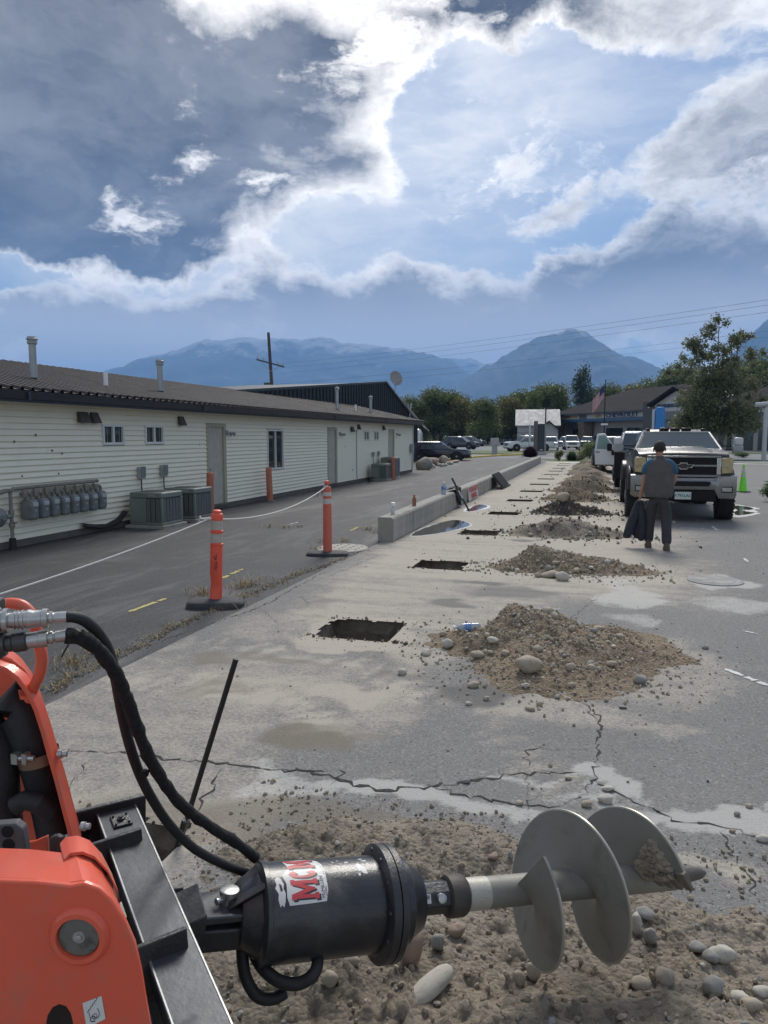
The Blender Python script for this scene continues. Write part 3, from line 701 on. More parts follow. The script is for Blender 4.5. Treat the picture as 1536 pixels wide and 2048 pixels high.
# corner trim at the far end
mb = MB(); mb.box(-.02, .035, BY1 - BY0 - .1, BY1 - BY0 + .03, .1, 2.42); mb.build('corner_trim', vinyl, bld)
# roof vents: things of their own
def roofz(x): # height of the roof surface at world x
    return ez + .15 + (WX + ex + .06 - x) / (ex + .06 - rdx) * (rz_ - ez - .14)
for (px_, y, h_, lab) in [(-10.0, 11.45, .78, 'tall galvanised flue nearest the left edge of the roof'), (-10.0, 15.56, .77, 'galvanised flue with round cap, second along the roof'), (-10.0, 27.95, .9, 'galvanised flue in front of the dark gable wall, the taller one'), (-10.0, 32.45, .78, 'farthest galvanised flue on the metal roof')]:
    t = thing('flue_pipe', lab, 'flue', (px_, y, roofz(px_)), 0, 'galvanised flues on the roof')
    mb = MB(); mb.lathe((0, 0, -.05), (0, 0, 1), [(0, .065), (h_, .065)], 18); mb.build('pipe', galv, t)
    mb = MB(); mb.lathe((0, 0, h_ - .12), (0, 0, 1), [(0, .066), (.01, .085), (.05, .09), (.055, .075), (.075, .075), (.08, .10), (.105, .102), (.115, .085), (.14, .08), (.15, .02)], 18); mb.build('cap', galv, t)
    mb = MB(); mb.lathe((0, 0, -.10), (0, 0, 1), [(0, .17), (.08, .15), (.11, .09), (.16, .075)], 16); mb.build('flashing', rubber, t)
for (y, lab) in [(13.53, 'short white plastic vent pipe between the two nearest flues'), (30.27, 'short white plastic vent pipe between the two far flues')]:
    t = thing('vent_pipe', lab, 'vent pipe', (-10.0, y, roofz(-10.)), 0, 'white vent pipes on the roof')
    mb = MB(); mb.lathe((0, 0, -.05), (0, 0, 1), [(0, .045), (.38, .045), (.38, .038), (.3, .036)], 14, caps=False); mb.build('pipe', white_pl, t)
    mb = MB(); mb.lathe((0, 0, -.08), (0, 0, 1), [(0, .12), (.08, .1), (.10, .06), (.13, .047)], 14); mb.build('flashing', rubber, t)
# dark metal-clad gable behind
dk = M('dark_metal_cladding', (.018, .021, .026), .45, .3, .15, 2)
gb = thing('dark_gable_building', 'dark metal-clad gable rising behind the long roof with poles along its edge', 'building', (-12.7, 20, 0))
GX = -12.7
gpoly = [(20.0, 3.05), (25.3, 3.50), (44.2, 5.12), (52.9, 2.72), (52.9, 0), (20, 0)]
mb = MB(); mb.prism([(0, y - 20, z) for y, z in gpoly], (-9, 0, 0)); mb.build('cladding_core', dk, gb, smooth=False)
y = 20.2; k = 0
def gz(y): return 3.05 + (y - 20) * (5.12 - 3.05) / 24.2 if y < 44.2 else 5.12 - (y - 44.2) * 2.4 / 8.7
while y < 52.6:
    mb = MB(); mb.box(.002, .035, 0, .05, 1.5, gz(y) - .06); o = mb.build('cladding_rib', dk, gb, smooth=False); o.location = (0, y - 20, 0); y += .46
mb = MB(); mb.beam((.03, 0, 3.08), (.03, 24.2, 5.15), .14, .1); mb.build('ridge_trim', fascia_m, gb)
mb = MB(); mb.beam((.05, 24.2, 5.17), (.05, 33.4, 2.62), .14, .09); mb.build('rake_trim', M('grey_trim', (.22, .23, .25), .5, .4), gb)
# dish and aerials on its edge
dsh = thing('satellite_dish', 'grey satellite dish on the edge of the dark gable', 'satellite dish', (-12.55, 46.0, 4.64))
mb = MB(); mb.lathe((.0, .1, .85), (.75, -.62, .25), [(.0, .02), (.01, .20), (.05, .38), (.09, .48), (.095, .48), (.06, .38), (.02, .2), (.012, .02)], 22, caps=False); mb.build('reflector', M('dish_grey', (.28, .27, .26), .5), dsh)
mb = MB(); mb.tube([(0, 0, -.1), (-.02, .1, .5), (-.02, .12, .85)], .035); mb.tube([(.0, .05, .45), (.55, -.35, .70)], .018); mb.build('arm', galv, dsh)
for k, (y0, z0, y1, z1, lab) in enumerate([(47.5, 4.2, 53.9, 2.45, 'upper steel pole strapped along the gable edge'), (48.2, 3.75, 54.6, 2.25, 'lower steel pole strapped along the gable edge')]):
    mb = MB(); mb.tube([(-12.45 + k * .12, y0, z0), (-12.4 + k * .12, y1, z1)], .035, 8); o = mb.build('mast_pole', bare_steel); tag(o, lab, 'pole')
ar = thing('tv_aerial', 'spidery television aerial fixed below the dish on the gable edge', 'aerial', (-12.45, 49.5, 3.6))
mb = MB(); mb.tube([(0, -1.6, .45), (0, .3, .0)], .03, 6); mb.tube([(0, -.2, -.6), (0, .4, .5)], .03, 6); mb.tube([(0, .5, -.7), (0, -.4, .3)], .03, 6); mb.build('boom', bare_steel, ar)
for k in range(4):
    mb = MB(); mb.tube([(-.35, -1.5 + .4 * k, .42 - .09 * k), (.35, -1.5 + .4 * k, .45 - .09 * k)], .014, 6); mb.build('element', bare_steel, ar)

# ------------------------------------------------------------------ things against the long wall
def rel(root, mb): pass
mt_g = M('meter_grey', (.20, .22, .22), .5, .2, .18, 9, .1, 40, dirt=.35, dirtcol=(.12, .115, .10))
pipe_g = M('painted_pipe', (.24, .225, .19), .6, .2, .3, 14, .2, 60, dirt=.3, dirtcol=(.18, .13, .09))
MY = [10.24 + .258 * k for k in range(8)]
meter_labels = ['gas meter nearest the standpipe, at the left end of the row', 'second gas meter from the standpipe', 'third gas meter from the standpipe with a pale tag', 'fourth gas meter from the standpipe', 'fifth gas meter from the standpipe, slightly bluer', 'sixth gas meter from the standpipe', 'seventh gas meter, last but one of the row', 'gas meter at the far right end of the row']
first = None
for k, y in enumerate(MY):
    if first is None:
        t = thing('gas_meter', meter_labels[0], 'gas meter', (WX + .16, y, .45), 0, 'gas meters in a row on the wall')
        mb = MB(); rr = [(-.10, -.14), (.06, -.14), (.12, -.10), (.12, .10), (.06, .14), (-.10, .14)]
        mb.loft([[(x * s, yy * s, z) for x, yy in rr] for z, s in ((0, .75), (.03, .95), (.06, 1.), (.22, 1.), (.25, 1.06), (.27, 1.06), (.29, 1.), (.35, .9), (.37, .7))]); mb.build('body', mt_g, t, .004)
        mb = MB(); mb.box(.085, .135, -.085, .085, .24, .315); mb.build('index_head', M('meter_window', (.42, .44, .45), .35), t, .006)
        mb = MB(); mb.box(.12, .128, -.03, .03, .15, .185); mb.build('badge', M('meter_badge', (.36, .32, .30), .5), t)
        mb = MB(); mb.lathe((-.02, -.09, .36), (0, 0, 1), [(0, .04), (.03, .04), (.035, .034), (.08, .034)], 10); mb.lathe((-.02, .09, .36), (0, 0, 1), [(0, .04), (.03, .04), (.035, .034), (.08, .034)], 10)
        mb.tube([(-.02, .09, .42), (-.02, .07, .455), (-.06, .03, .47), (-.14, .0, .47)], .036, 8); mb.tube([(-.02, -.09, .42), (-.02, -.12, .455), (-.04, -.18, .47), (-.04, -.24, .47)], .036, 8); mb.build('connection_pipe', pipe_g, t)
        mb = MB(); mb.lathe((.0, -.19, .40), (0, 0, 1), [(0, .03), (.02, .045), (.1, .045), (.12, .03)], 10); mb.lathe((-.02, -.15, .47), (1, 0, 0), [(-.03, .04), (.03, .045), (.06, .03)], 10); mb.box(-.045, -.02, -.20, -.16, .49, .55); mb.build('valve', pipe_g, t)
        first = t; t.scale = (.92, .68, .94)
    else: dup(first, (WX + .16, y, .45 + .002 * k), label=meter_labels[k])
sp = thing('gas_standpipe', 'grey gas standpipe with a round regulator rising from the asphalt', 'gas pipe', (WX + .12, 9.86, 0))
mb = MB(); mb.tube([(0, 0, 0), (0, 0, .95), (0, .06, .99), (0, 2.2, 1.0)], .03, 10); mb.build('pipe', pipe_g, sp)
mb = MB(); mb.lathe((0, 0, -.02), (0, 0, 1), [(0, .06), (.20, .055), (.21, .035)], 14); mb.build('collar', rubber, sp)
mb = MB(); mb.lathe((0, 0, .36), (0, 0, 1), [(0, .045), (.02, .05), (.06, .05), (.08, .04)], 12); mb.lathe((0, 0, .56), (0, 0, 1), [(0, .045), (.08, .045)], 10); mb.box(-.01, .09, -.02, .02, .43, .45); mb.build('coupling', pipe_g, sp)
mb = MB(); mb.lathe((.0, -.25, .55), (1, 0, 0), [(-.06, .05), (-.04, .13), (-.012, .145), (.0, .155), (.012, .145), (.04, .12), (.07, .05), (.09, .045)], 20); mb.lathe((0, -.12, .55), (0, 1, 0), [(0, .04), (.12, .035)], 10); mb.build('regulator', mt_g, sp)
mb = MB(); mb.tube([(0, -.28, .94), (0, -.1, .97), (0, .0, .97)], [.045, .035, .03], 10); mb.build('end_cap', pipe_g, sp)
# drooping loose flashing below the siding
fl = MB(); pts = [(11.65, .20), (12.05, .13), (12.4, .10), (12.75, .18), (12.95, .33)]
for (a, b) in zip(pts[:-1], pts[1:]): fl.quad((WX + .10, a[0], a[1] - .03), (WX + .14, b[0], b[1] - .03), (WX + .04, b[0], b[1] + .03), (WX + .02, a[0], a[1] + .03))
fl.tube([(WX + .1, a, z - .03) for a, z in pts], .025, 6)
tag(fl.build('loose_flashing', rubber), 'dark strip of loose flashing sagging below the siding beside the condenser', 'flashing')
# condensers
ac_m = M('condenser_grey', (.20, .225, .20), .5, .2, .1, 6, dirt=.3, dirtcol=(.17, .16, .13)); fin_m = M('condenser_fin', (.07, .075, .07), .6, .3, .3, 30)
def text_mesh(s, size, ext, m_, name='lettering', bold=.0, align='CENTER'):
    cu = bpy.data.curves.new('lettering', 'FONT'); cu.body = s; cu.size = size; cu.extrude = ext; cu.offset = bold; cu.align_x = align; cu.align_y = 'CENTER'; cu.resolution_u = 3
    o = bpy.data.objects.new('tmp', cu); COL.objects.link(o); bpy.context.view_layer.update()
    me = bpy.data.meshes.new_from_object(o.evaluated_get(bpy.context.evaluated_depsgraph_get())); bpy.data.objects.remove(o); me.name = name
    me.materials.clear(); me.materials.append(m_); return me
def put_text(me, parent, loc, xdir, updir, name='lettering'):
    x = Vector(xdir).normalized(); y = Vector(updir); y = (y - x * y.dot(x)).normalized(); z = x.cross(y)
    o = link_mesh(name, me, parent); o.matrix_local = Matrix.Translation(loc) @ Matrix(((x.x, y.x, z.x, 0), (x.y, y.y, z.y, 0), (x.z, y.z, z.z, 0), (0, 0, 0, 1))); return o
tr_me = text_mesh('TRANE', .055, .001, M('letter_grey', (.5, .52, .5), .5))
def condenser(loc, lab, w_=.76, h_=.72):
    t = thing('condenser', lab, 'air conditioner', loc, 0, 'air conditioning condensers along the wall'); s = w_ / 2
    mb = MB(); mb.box(-s - .08, s + .06, -s - .06, s + .06, -.04, .06); mb.build('pad', conc, t, .01)
    mb = MB(); mb.box(-s + .03, s - .03, -s + .03, s - .03, .07, h_ - .08); mb.build('coil', fin_m, t)
    mb = MB(); mb.box(-s, s, -s, s, .061, .12); mb.build('base_pan', ac_m, t, .02)
    mb = MB(); mb.box(-s, s, -s, s, h_ - .12, h_); mb.build('top', ac_m, t, .025)
    mb = MB(); mb.lathe((0, 0, h_), (0, 0, 1), [(0, .30), (.012, .29), (.016, .1), (.02, .05)], 20); mb.build('fan_guard', dark_fit, t)
    for a, b in ((-s, -s), (s - .05, -s), (-s, s - .05), (s - .05, s - .05)):
        mb = MB(); mb.box(a, a + .05, b, b + .05, .12, h_ - .12); mb.build('corner_post', ac_m, t, .006)
    for k in range(6):
        u = -s + .05 + (w_ - .1) * (k + .5) / 6
        mb = MB(); mb.box(s - .025, s - .002, u - .045, u + .045, .13, h_ - .13); mb.build('louvre', M('louvre', (.115, .125, .12), .5), t)
        mb = MB(); mb.box(u - .045, u + .045, -s + .002, -s + .025, .13, h_ - .13); mb.build('louvre', MATS['louvre'], t) if k > 2 else None
    mb = MB(); mb.box(-s + .01, 0, -s - .004, -s + .02, .12, h_ - .12); mb.build('service_panel', ac_m, t, .004)
    put_text(tr_me, t, (.14, -s - .004, h_ - .06), (1, 0, 0), (0, 0, 1))
    return t
condenser((-8.72, 13.30, 0), 'grey condenser unit nearest the gas meters')
condenser((-8.72, 14.55, 0), 'grey condenser unit just before the first door')
condenser((-8.75, 29.9, 0), 'grey condenser unit behind the far orange bollard', .7, .7)
condenser((-8.75, 31.3, 0), 'tallest grey condenser unit, beside the farthest door', .7, .92)
for k, ((y, z), lab) in enumerate([((13.574, 1.074), 'grey switch box on the siding above the nearest condenser'), ((14.415, 1.078), 'grey switch box on the siding above the second condenser'), ((30.369, 1.086), 'left of the two small switch boxes by the far condensers'), ((31.193, 1.111), 'right of the two small switch boxes by the far condensers')]):
    t = thing('switch_box', lab, 'switch box', (WX + .004, y, z - .12), 0, 'electrical switch boxes on the siding')
    s = 1. if k < 2 else .8
    mb = MB(); mb.box(0, .10 * s, -.08 * s, .08 * s, 0, .25 * s); mb.build('enclosure', galv, t, .008)
    mb = MB(); mb.box(.1 * s, .115 * s, -.085 * s, .085 * s, .04, .26 * s); mb.build('cover', mt_g, t, .006)
    mb = MB(); mb.tube([(.05, 0, 0), (.05, 0, -.2), (.06, .02, -.42)], .014, 8); mb.build('conduit', dark_fit, t)
mb = MB(); mb.tube([(WX + .03, (28.187, 1.296)[0], 2.1), (WX + .03, (28.187, 1.296)[0], .35), (WX + .08, (28.187, 1.296)[0] - .1, .15)], .012, 6); tag(mb.build('wall_cable', dark_fit), 'thin grey cable running down the siding before the far door', 'cable')
mb = MB(); mb.tube([(-8.6, 27.9, .22), (-8.75, 28.2, .08), (-8.9, 29.0, .05), (-9.0, 29.5, .12)], .04, 7); tag(mb.build('line_set', rubber), 'black insulated pipe trailing on the ground to the far condensers', 'pipe')
t = thing('meter_cabinet', 'grey electric meter cabinet on the far corner of the siding', 'meter cabinet', (WX + .04, 37.1, 0))
mb = MB(); mb.box(0, .14, -.15, .15, 1.0, 1.45); mb.build('enclosure', galv, t, .01); mb = MB(); mb.tube([(.06, 0, 1.0), (.06, 0, .1)], .03, 8); mb.build('conduit', galv, t)
# rusty orange bollards
bol_m = M('faded_orange_bollard', (.48, .17, .105), .8, 0, .25, 6, .3, 50, dirt=.35, dirtcol=(.25, .14, .09))
for (x, y, h_, lean, lab) in [(-8.75, 15.55, 1.02, .015, 'faded orange bollard in front of the first door, tied to the rope'), (-8.95, 19.3, .98, -.035, 'faded orange bollard leaning under the tall window'), (-8.35, 30.3, .98, 0, 'faded orange bollard in front of the far condensers')]:
    t = thing('bollard', lab, 'bollard', (x, y, 0), 0, 'faded orange bollards along the building'); t.rotation_euler = (0, lean, 0)
    mb = MB(); mb.lathe((0, 0, -.02), (0, 0, 1), [(0, .088), (h_ - .03, .084), (h_, .06), (h_ + .01, .01)], 18); mb.build('post', bol_m, t)
    mb = MB(); mb.lathe((0, 0, .0), (0, 0, 1), [(0, .15), (.03, .13), (.04, .09)], 16); mb.build('footing', found_m, t)

# ------------------------------------------------------------------ delineator posts, rope
del_o = M('delineator_orange', (.75, .10, .055), .5, 0, .06, 3, .05, 60, dirt=.15, dirtcol=(.4, .14, .1)); del_d = M('delineator_faded', (.58, .13, .09), .6, 0, .1, 3, dirt=.2, dirtcol=(.35, .2, .16))
refl = M('reflective_band', (.42, .38, .33), .4, .1, .2, 25); refl2 = M('reflective_band_pale', (.52, .49, .46), .4, .1, .2, 25)
basem = M('delineator_base', (.045, .045, .05), .8, 0, .2, 8, .4, 60, dirt=.3, dirtcol=(.16, .14, .12))
def rounded_base(L_, W_, h_, n=8):
    ring = []
    for k in range(4 * n):
        a = 2 * math.pi * k / (4 * n); r_ = 1
        x = (abs(math.cos(a)) ** .5) * math.copysign(L_ / 2, math.cos(a)); y = (abs(math.sin(a)) ** .7) * math.copysign(W_ / 2, math.sin(a)); ring.append((x, y))
    return ring
t = thing('delineator_post', 'near bright orange delineator post with a dented side and two dull bands', 'delineator', (-3.97, 7.12, 0), R(20)); dl1 = t
mb = MB(); rg = rounded_base(.62, .36, .07); mb.loft([[(x * s, y * s, z) for x, y in rg] for z, s in ((0, 1), (.045, 1), (.065, .95), (.072, .9), (.085, .45), (.09, .3))]); mb.build('base', basem, t)
for s in (-1, 1):
    mb = MB(); mb.lathe((s * .235, 0, .066), (0, 0, 1), [(0, .038), (.008, .038), (.0085, .026), (.001, .022)], 14, caps=False); mb.build('bolt_hole', M('hole_black', (.01, .01, .01), .9), t)
h = 1.03; lean = Matrix.Rotation(R(2.2), 4, 'Y')
def leaned(mb): mb.v = [tuple(lean @ Vector(v)) for v in mb.v]; return mb
mb = MB(); mb.lathe((0, 0, .06), (0, 0, 1), [(0, .066), (.10, .066), (.20, .066), (.30, .066), (.52, .066), (.60, .066), (.615, .066), (.62, .072), (.635, .072), (.64, .062), (.75, .062), (.755, .070), (.775, .070), (.78, .060), (.89, .060), (.895, .065), (.93, .066), (.955, .06), (.965, .045), (.99, .046), (1.0, .03)], 28)
vv = []
for v in mb.v:   # the dent
    v = Vector(v); dd = (v - Vector((-.03, -.07, .24))).length
    if dd < .13: v += Vector((.02, .05, 0)) * (1 - dd / .13)
    vv.append(v)
mb.v = vv; leaned(mb).build('tube', del_o, t)
mb = MB(); mb.lathe((0, 0, .06), (0, 0, 1), [(.645, .0632), (.745, .0632)], 28, caps=False); leaned(mb).build('band', refl, t)
mb = MB(); mb.lathe((0, 0, .06), (0, 0, 1), [(.785, .0612), (.885, .0612)], 28, caps=False); leaned(mb).build('band', refl, t)
me = text_mesh('LDT 42"', .05, .0006, M('ink_black', (.02, .02, .02), .6))
o = put_text(me, t, lean @ Vector((.0, -.068, .50)), (0, 0, 1), (1, 0, 0))
t = thing('delineator_post', 'farther faded orange delineator post with ball top, tied to the white rope', 'delineator', (-4.02, 10.75, 0), R(14))
mb = MB(); rg = rounded_base(.66, .38, .05); mb.loft([[(x * s, y * s, z) for x, y in rg] for z, s in ((0, 1), (.035, 1), (.05, .94), (.06, .4), (.065, .3))]); mb.build('base', basem, t)
mb = MB(); mb.lathe((0, 0, .05), (0, 0, 1), [(0, .07), (.74, .066), (.745, .070), (.76, .070), (.765, .064), (.97, .064), (1.0, .066), (1.05, .055), (1.06, .025), (1.075, .022), (1.085, .038), (1.10, .046), (1.12, .048), (1.145, .038), (1.155, .01)], 24); mb.v = [(x, y, z * .97) for x, y, z in mb.v]; mb.build('tube', del_d, t)
for a, b in ((.78, .86), (.905, .965)):
    mb = MB(); mb.lathe((0, 0, .05), (0, 0, .97), [(a * .97, .0655), (b * .97, .0655)], 24, caps=False); mb.build('band', refl2, t)
rope_m = M('white_rope', (.66, .64, .60), .8, 0, .1, 60, .4, 120)
def sag(a, b, s, n=18):
    a, b = Vector(a), Vector(b); return [a.lerp(b, i / n) - Vector((0, 0, s * 4 * (i / n) * (1 - i / n))) for i in range(n + 1)]
mb = MB(); mb.tube(sag((-4.661, 3.746, 0.54), (-4.03, 7.10, .955), .05), .0075, 6); mb.tube(sag((-3.93, 7.16, .955), (-4.03, 10.70, 1.06), .13), .0075, 6)
mb.tube([(-4.03 + .075 * math.cos(a), 7.12 + .075 * math.sin(a), .955 + .002 * a) for a in [k * .5 for k in range(14)]], .0075, 6)
mb.tube([(-4.03 + .03 * math.cos(a), 10.73 + .03 * math.sin(a), 1.06 + .002 * a) for a in [k * .6 for k in range(22)]], .0075, 6)
mb.tube([(-4.05, 10.68, 1.06), (-4.10, 10.66, 1.0), (-4.11, 10.66, .92)], .006, 6); mb.tube([(-4.1, 7.08, .96), (-4.12, 7.1, .99), (-4.13, 7.1, .93)], .006, 6)
tag(mb.build('rope', rope_m), 'white rope sagging between the two orange delineator posts and off to the left', 'rope')

# ------------------------------------------------------------------ wall top and wall side
def ontop(t_, s=.13): p = wdir * t_ + wn_ * s + Vector((-3.44, 12.43, .428)); return p
water_m = M('blue_water_bottle', (.20, .42, .80), .12, 0, .15, 12, trans=.35); clearp = M('clear_plastic', (.6, .68, .74), .1, 0, .1, 8, trans=.5)
def bottle(loc, lab, rot=None, sc=1., cat='bottle', grp=None):
    t = thing('water_bottle', lab, cat, loc, 0, grp)
    mb = MB(); mb.lathe((0, 0, 0), (0, 0, 1), [(0, .028), (.008, .033), (.04, .033), (.045, .031), (.055, .033), (.075, .033), (.08, .030), (.13, .033), (.155, .032), (.18, .018), (.19, .0135), (.205, .0135)], 16); mb.build('body', clearp, t)
    mb = MB(); mb.lathe((0, 0, .078), (0, 0, 1), [(0, .0338), (.055, .0342)], 16, caps=False); mb.build('wrapper', water_m, t)
    mb = MB(); mb.lathe((0, 0, .203), (0, 0, 1), [(0, .0155), (.018, .0155), (.019, .01)], 12); mb.build('cap', white_pl, t)
    t.scale = (sc,) * 3
    if rot: t.rotation_euler = rot
    return t
p = ontop(.55); t = thing('white_tumbler', 'small white bottle standing at the near end of the concrete wall', 'bottle', p)
mb = MB(); mb.lathe((0, 0, 0), (0, 0, 1), [(0, .032), (.01, .036), (.11, .03), (.14, .02), (.16, .02)], 16); mb.build('body', M('frosted_plastic', (.55, .57, .58), .35), t)
mb = MB(); mb.lathe((0, 0, .158), (0, 0, 1), [(0, .045), (.055, .042), (.06, .03)], 16); mb.build('cap', white_pl, t)
p = ontop(2.25); t = thing('wooden_block', 'small brown wooden stub standing upright on the concrete wall', 'wood block', p, .3)
mb = MB(); mb.box(-.04, .04, -.035, .035, 0, .17); mb.box(-.02, .02, -.02, .02, .17, .23); mb.build('block', M('rust_brown_wood', (.30, .14, .08), .8, 0, .2, 12, .3, 60), t, .006)
for k, (tt, s, lab) in enumerate([(5.35, .10, 'blue water bottle on the concrete wall, left of the pair beside the jacket'), (5.5, .16, 'blue water bottle on the concrete wall, touching the black jacket')]): bottle(ontop(tt, s), lab, sc=1.35, grp='water bottles on the wall')
cloth_b = M('black_cloth', (.016, .017, .021), .9, 0, .25, 10, .5, 30)
def cloth(name, P0, nu, nv, fn, mat_, thick=.008, parent=None):
    vs = [fn(u / nu, v / nv) for v in range(nv + 1) for u in range(nu + 1)]
    fs = [(v * (nu + 1) + u, v * (nu + 1) + u + 1, (v + 1) * (nu + 1) + u + 1, (v + 1) * (nu + 1) + u) for v in range(nv) for u in range(nu)]
    mb = MB(); mb.add(vs, fs); o = mb.build(name, mat_, parent, ang=80); o.location = P0
    s = o.modifiers.new('t', 'SOLIDIFY'); s.thickness = thick; ss = o.modifiers.new('s', 'SUBSURF'); ss.levels = 1; ss.render_levels = 1; return o
def jack(u, v):
    n1 = math.sin(u * 11 + v * 3) * .02 + math.sin(u * 23 - v * 5) * .012
    a = v * 1.0
    if a < .42: q = (-.20 + a * .62, 0, .05 + .045 * math.sin(a * 7) + n1)          # over the top
    else: q = (.06 + .04 * math.sin(u * 6) + n1, 0, .03 - (a - .42) * (.50 + .22 * math.sin(u * 3.1)))   # hanging down the face
    return (q[0] + .02 * math.sin(v * 9), (u - .5) * (.95 - .35 * v) + .05 * math.sin(v * 8), q[2])
o = cloth('jacket', ontop(6.6, .0), 18, 18, jack, cloth_b); tag(o, 'black jacket draped over the concrete wall beside the water bottles', 'jacket')
t = thing('broom_pole', 'black and silver pole leaning against the concrete wall by the jacket', 'pole', (0, 0, 0))
pa = Vector((*(-2.999, 17.895), 0.03)); pb = ontop(5.95, .02) + Vector((0, 0, .36)); mid1 = pa.lerp(pb, .36); mid2 = pa.lerp(pb, .62)
mb = MB(); mb.tube([pa, mid1], .024, 8); mb.build('lower_tube', rubber, t); mb = MB(); mb.tube([mid1, mid2], .02, 8); mb.build('middle_tube', bare_steel, t); mb = MB(); mb.tube([mid2, pb], .024, 8); mb.build('handle', rubber, t)
# painted sign leaning on the wall face
t = thing('painted_sign', 'white board with red hand-painted letters leaning on the concrete wall', 'sign', (-3.44, 12.43, 0)); s0, s1 = 8.15, 9.95
mb = MB(); mb.prism([wpt(s0, -.06, .02), wpt(s1, -.06, .02), wpt(s1, -.02, .43), wpt(s0, -.02, .43)], (.014, 0, 0)); mb.build('board', M('sign_white', (.58, .57, .54), .6, 0, .08, 3, dirt=.2, dirtcol=(.4, .38, .34)), t)
red_i = M('sign_red', (.55, .05, .06), .6, 0, .15, 8)
for txt, z, sz, of in (("PODGE'S", .315, .26, 0), ('VINYL.', .125, .26, .1)):
    me = text_mesh(txt, sz, .002, red_i, bold=.006); o = put_text(me, t, wpt((s0 + s1) / 2 + of, -.0565 + (.018 if z > .2 else 0) * .9 - .0 , z) + Vector((.020 - .0, 0, 0)), wdir, (-.1, 0, 1)); o.scale = (1.55, .78, 1)
# ribbed black mat leaning on the wall
t = thing('rubber_mat', 'ribbed black rubber mat leaning against the concrete wall beyond the sign', 'mat', (-3.44, 12.43, 0)); s0, s1 = 13.3, 15.2
ma, mb_ = wpt(s0, -.03, .50), wpt(s1, -.03, .50); mc, md = wpt(s1 + .1, -.40, .03), wpt(s0 + .1, -.40, .03)
mb = MB(); mb.prism([ma, mb_, mc, md], (.03, 0, .03)); mb.build('sheet', rubber, t)
for k in range(11):
    f = (k + .5) / 11; a = ma.lerp(mb_, f) + Vector((.035, 0, .035)); b = md.lerp(mc, f) + Vector((.035, 0, .035)); mb = MB(); mb.beam(a, b, .09, .03, up=(.7, 0, .7)); mb.build('rib', rubber, t, .005)
mb = MB(); mb.tube([wpt(s0 + .0, -.38, .04), wpt(s1 + .3, -.44, .04)], .04, 8); mb.build('rolled_edge', rubber, t)

# ------------------------------------------------------------------ puddles with chalky rims
water = bpy.data.materials.new('puddle_water'); water.use_nodes = True
pb_ = water.node_tree.nodes['Principled BSDF']; pb_.inputs['Base Color'].default_value = (.045, .045, .04, 1); pb_.inputs['Roughness'].default_value = .07; pb_.inputs['Specular IOR Level'].default_value = .5
chalk = M('chalky_residue', (.58, .575, .56), .85, 0, .12, 8, .5, 50)
def puddle(ring, rimw, seed, rims=True):
    rr = random.Random(seed); ring = [Vector((*p, 0)) for p in ring]; n0 = len(ring); fine_ = []
    for i in range(n0):      # smooth closed curve
        p0, p1, p2, p3 = ring[i - 1], ring[i], ring[(i + 1) % n0], ring[(i + 2) % n0]
        for k in range(8):
            t_ = k / 8; fine_.append(.5 * ((2 * p1) + (p2 - p0) * t_ + (2 * p0 - 5 * p1 + 4 * p2 - p3) * t_ ** 2 + (3 * p1 - p0 - 3 * p2 + p3) * t_ ** 3) + Vector(((rr.random() - .5) * .03, (rr.random() - .5) * .03, 0)))
    c = sum(fine_, Vector()) / len(fine_); mb = MB()
    mb.add([(c.x, c.y, .006)] + [(p.x, p.y, .006) for p in fine_], [(0, i + 1, (i + 1) % len(fine_) + 1) for i in range(len(fine_))]); tag(mb.build('puddle', water, smooth=False), kind='structure')
    if rims:
        mb = MB(); n = len(fine_)
        out_ = []
        for i, p in enumerate(fine_):
            w_ = rimw * (.35 + 1.0 * abs(math.sin(i * .13 + seed)) + .4 * rr.random()); dv = (p - c).normalized(); out_.append((p - dv * w_ * .35, p + dv * w_))
        for i in range(n):
            a, b = out_[i], out_[(i + 1) % n]; mb.quad((a[0].x, a[0].y, .009), (a[1].x, a[1].y, .003), (b[1].x, b[1].y, .003), (b[0].x, b[0].y, .009))
        tag(mb.build('puddle_rim', chalk, smooth=False), kind='structure')
puddle([(-3.303, 13.255), (-3.323, 14.503), (-3.041, 15.975), (-2.69, 15.682), (-2.504, 15.087), (-2.731, 14.099), (-2.994, 13.49)], .03, 1)
puddle([(-3.154, 18.363), (-3.088, 19.794), (-2.847, 19.714), (-2.741, 19.164), (-2.856, 18.318), (-2.999, 17.895)], .09, 2)
puddle([(3.114, 18.94), (3.483, 21.392), (3.763, 21.327), (3.881, 20.661), (3.54, 20.036), (3.705, 19.584), (3.343, 18.891)], .22, 4)
t = thing('utility_cover', 'chalky round utility cover on the asphalt, right of the second heap', 'utility cover', (*(1.486, 10.165), 0))
mb = MB(); mb.lathe((0, 0, .002), (0, 0, 1), [(0, .34), (.010, .335), (.012, .30)], 28); mb.build('frame', M('cover_rim', (.26, .26, .25), .85, 0, .5, 6, .5, 30), t)
mb = MB(); mb.lathe((0, 0, .010), (0, 0, 1), [(0, .25), (.006, .245)], 24); mb.build('lid', M('cover_grey', (.20, .20, .19), .7, .1, .4, 8, .6, 30, dirt=.5, dirtcol=(.45, .44, .41)), t)
